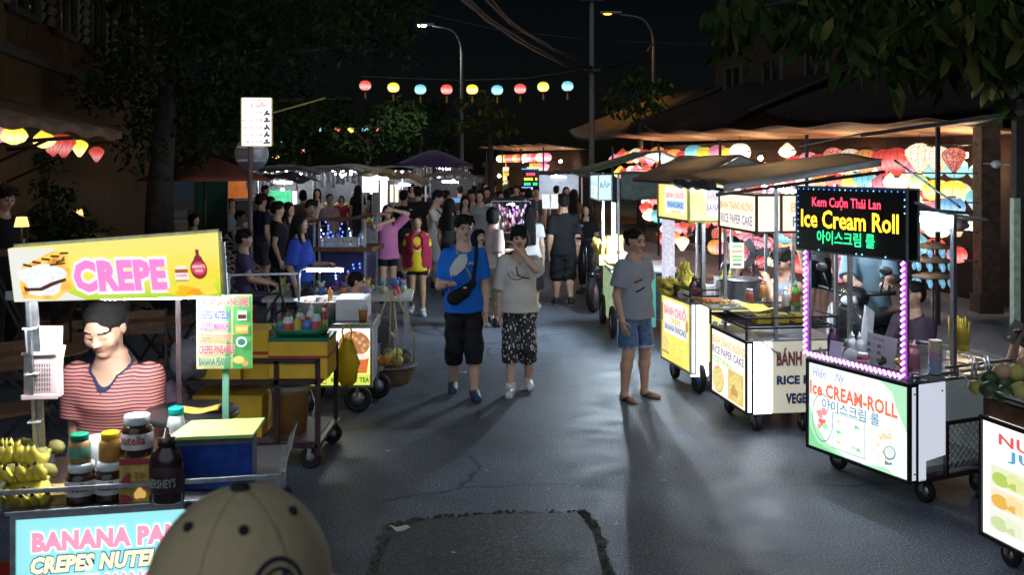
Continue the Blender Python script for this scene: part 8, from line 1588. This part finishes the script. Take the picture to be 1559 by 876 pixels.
person('seated woman with tied hair in pale blouse beside the toy table', XA(541, 10.35), 10.35, 1.5, 92, legs='sit', seat=.2, arms=('lap', 'lap'), top=C('pale_blouse', (.45, .45, .47)), hair='tied', bot=DKG, cut=.05, shoe=SH_B, hp=12); person('small child with brown hair seated behind the tea cart', XA(468, 9.75), 9.75, 1.14, 150, legs='sit', seat=.28, top=BR, hair='bob', bot=BLK, cut=.2, shoe=SH_B)
person('dark figure in a cap standing at the far left lit doorway', XA(4, 9.7), 9.7, 1.7, 60, Z=.25, top=BLK, hair='short', bot=BLK, cut=.05, shoe=SH_B, sex='m', hp=20)
m = MB(); m.bx(-.4, .4, -.4, .4, 0, .13); tag(m.build('door_step', PAVE, loc=(XA(4, 9.7), 9.7, .12)), 'low concrete step under the figure at the left doorway', 'step')
for lab, x, y, hh in [('low plastic stool under the seated woman by the toys', XA(541, 10.35), 10.35, .2), ('low plastic stool under the small child', XA(468, 9.75), 9.75, .28), ('plastic stool under the diner in white tee', XA(366, 17.6), 17.6, .45), ('plastic stool under the person in dark purple', XA(372, 12.4), 12.4, .45), ('tall stool under the diner in brown', XA(304, 19), 19, .7), ('stool under the woman in maroon', XA(296, 17), 17, .45), ('tall stool under the pale hat diner', XA(327, 20), 20, .75), ('stool under the light blue shirt diner', XA(352, 20), 20, .6), ('stool under the boy at the rice paper cart', 2.5, 9.02, .52), ('stool under the woman behind the banana cart', XA(1113, 11), 11, .5), ('stool under the ice cream seller', 3.1, 7.62, .42), ('stool under the person at the right edge', XA(1600, 6.5), 6.5, .45)]:
    q = thing('plastic_stool', lab, 'stool', (x, y, 0), .3); MB().bx(-.13, .13, -.13, .13, hh - .03, hh).build('seat', RED, q)
    for sx in (-1, 1):
        for sy in (-1, 1): MB().bar((sx * .14, sy * .14, 0), (sx * .11, sy * .11, hh - .03), .025).build('leg', RED, q)
# ---- right side
person('boy in grey tank top seated behind the rice paper cart, hand at his chin', 2.5, 9.02, 1.56, -62, res=.0085, legs='sit', seat=.52, arms=('lap', (-.1, -.13, .03)), top=C('tank_grey', (.2, .22, .26)), sleeve=0, hair='short', bot=NVY, cut=.3, shoe=SH_B, sex='m', hp=14, skin=0)
person('woman with tied hair in dark top seated behind the banana cart', XA(1113, 11), 11, 1.55, -75, legs='sit', seat=.5, top=BLK, sleeve=0, hair='bun', bot=BLK, cut=.1, shoe=SH_B, arms=('front', 'front'))
person('person in grey shirt and black shorts whose head the sign hides', XA(1243, 13.2), 13.2, 1.70, 10, top=C('ash', (.2, .2, .21)), bot=BLK, cut=.3, bl=.025, shoe=SH_B, sex='m')
person('man in pale blue tee standing over the scooter behind the ice cream cart', XA(1322, 9.5), 9.5, 1.7, -18, res=.01, sex='m', arms=('ride', 'ride'), top=C('pale_blue_tee', (.2, .3, .36)), loose=.03, sleeve=.95, hem=.45, bot=DKG, cut=.1, shoe=SH_B, lean=14)
person('ice cream seller in dark top seated sideways behind her cart', 3.1, 7.62, 1.5, -72, res=.0085, legs='sit', seat=.42, arms=('front', 'front'), top=C('plum', (.05, .03, .05)), loose=.03, sleeve=1.6, hair='tied', bot=BLK, cut=.06, shoe=SH_B, skin=0, wide=1.15)
re_, je = person('person at the right edge raising a hand with a phone', XA(1600, 6.5), 6.5, 1.6, -60, res=.0075, legs='sit', seat=.45, arms=((-.02, -.14, -.005), 'lap'), top=BLK, sleeve=.3, hair='long', bot=BLK, cut=.1, shoe=SH_B, skin=0)
m = MB(); m.box((0, 0, 0), (.075, .012, .15), (R(-15), R(25), 0)); tag(m.build('phone', BLACK, loc=to_world(re_, je['wr'][-1] + Vector((.03, -.06, .09))), rz=re_.rotation_euler.z), 'dark phone in the raised hand at the right edge', 'phone')
# ---------------------------------------------------------------- camera, sky, render settings
cam = bpy.data.cameras.new('camera'); co = bpy.data.objects.new('camera', cam); COL.objects.link(co); S.camera = co
co.location = (0, 0, EYE); co.rotation_euler = (PI / 2, 0, 0)
cam.sensor_width = 36; cam.lens = 36 * FL / 1559; cam.shift_x = 0; cam.shift_y = -(438 - CY) / 1559; cam.clip_start = .05; cam.clip_end = 600
cam.dof.use_dof = True; cam.dof.focus_distance = 8.5; cam.dof.aperture_fstop = 7
w = bpy.data.worlds.new('World'); S.world = w; w.use_nodes = True; nt = w.node_tree; bg = nt.nodes['Background']
sky = nt.nodes.new('ShaderNodeTexSky'); sky.sky_type = 'NISHITA'; sky.sun_disc = False; sky.sun_elevation = R(35); sky.sun_rotation = R(170)
nt.links.new(sky.outputs[0], bg.inputs[0]); bg.inputs[1].default_value = .00035
sl = bpy.data.lights.new('front_fill_sun', 'SUN'); sl.energy = SUN_E; sl.angle = R(70); sl.color = (.72, .86, 1.)  # added soft fill from behind the camera, brightening the people's fronts
so = bpy.data.objects.new('front_fill_sun', sl); COL.objects.link(so); so.rotation_euler = (R(55), 0, R(-10))
c = S.cycles; c.use_denoising = True; c.denoiser = 'OPENIMAGEDENOISE'; c.sample_clamp_indirect = 4; c.sample_clamp_direct = 0; c.max_bounces = 5; c.diffuse_bounces = 2; c.glossy_bounces = 2; c.transmission_bounces = 3; c.transparent_max_bounces = 6; c.use_light_tree = True; c.caustics_reflective = False; c.caustics_refractive = False
vs = S.view_settings; vs.view_transform = 'Standard'; vs.look = 'None'; vs.exposure = .62; vs.gamma = 1; vs.use_curve_mapping = False
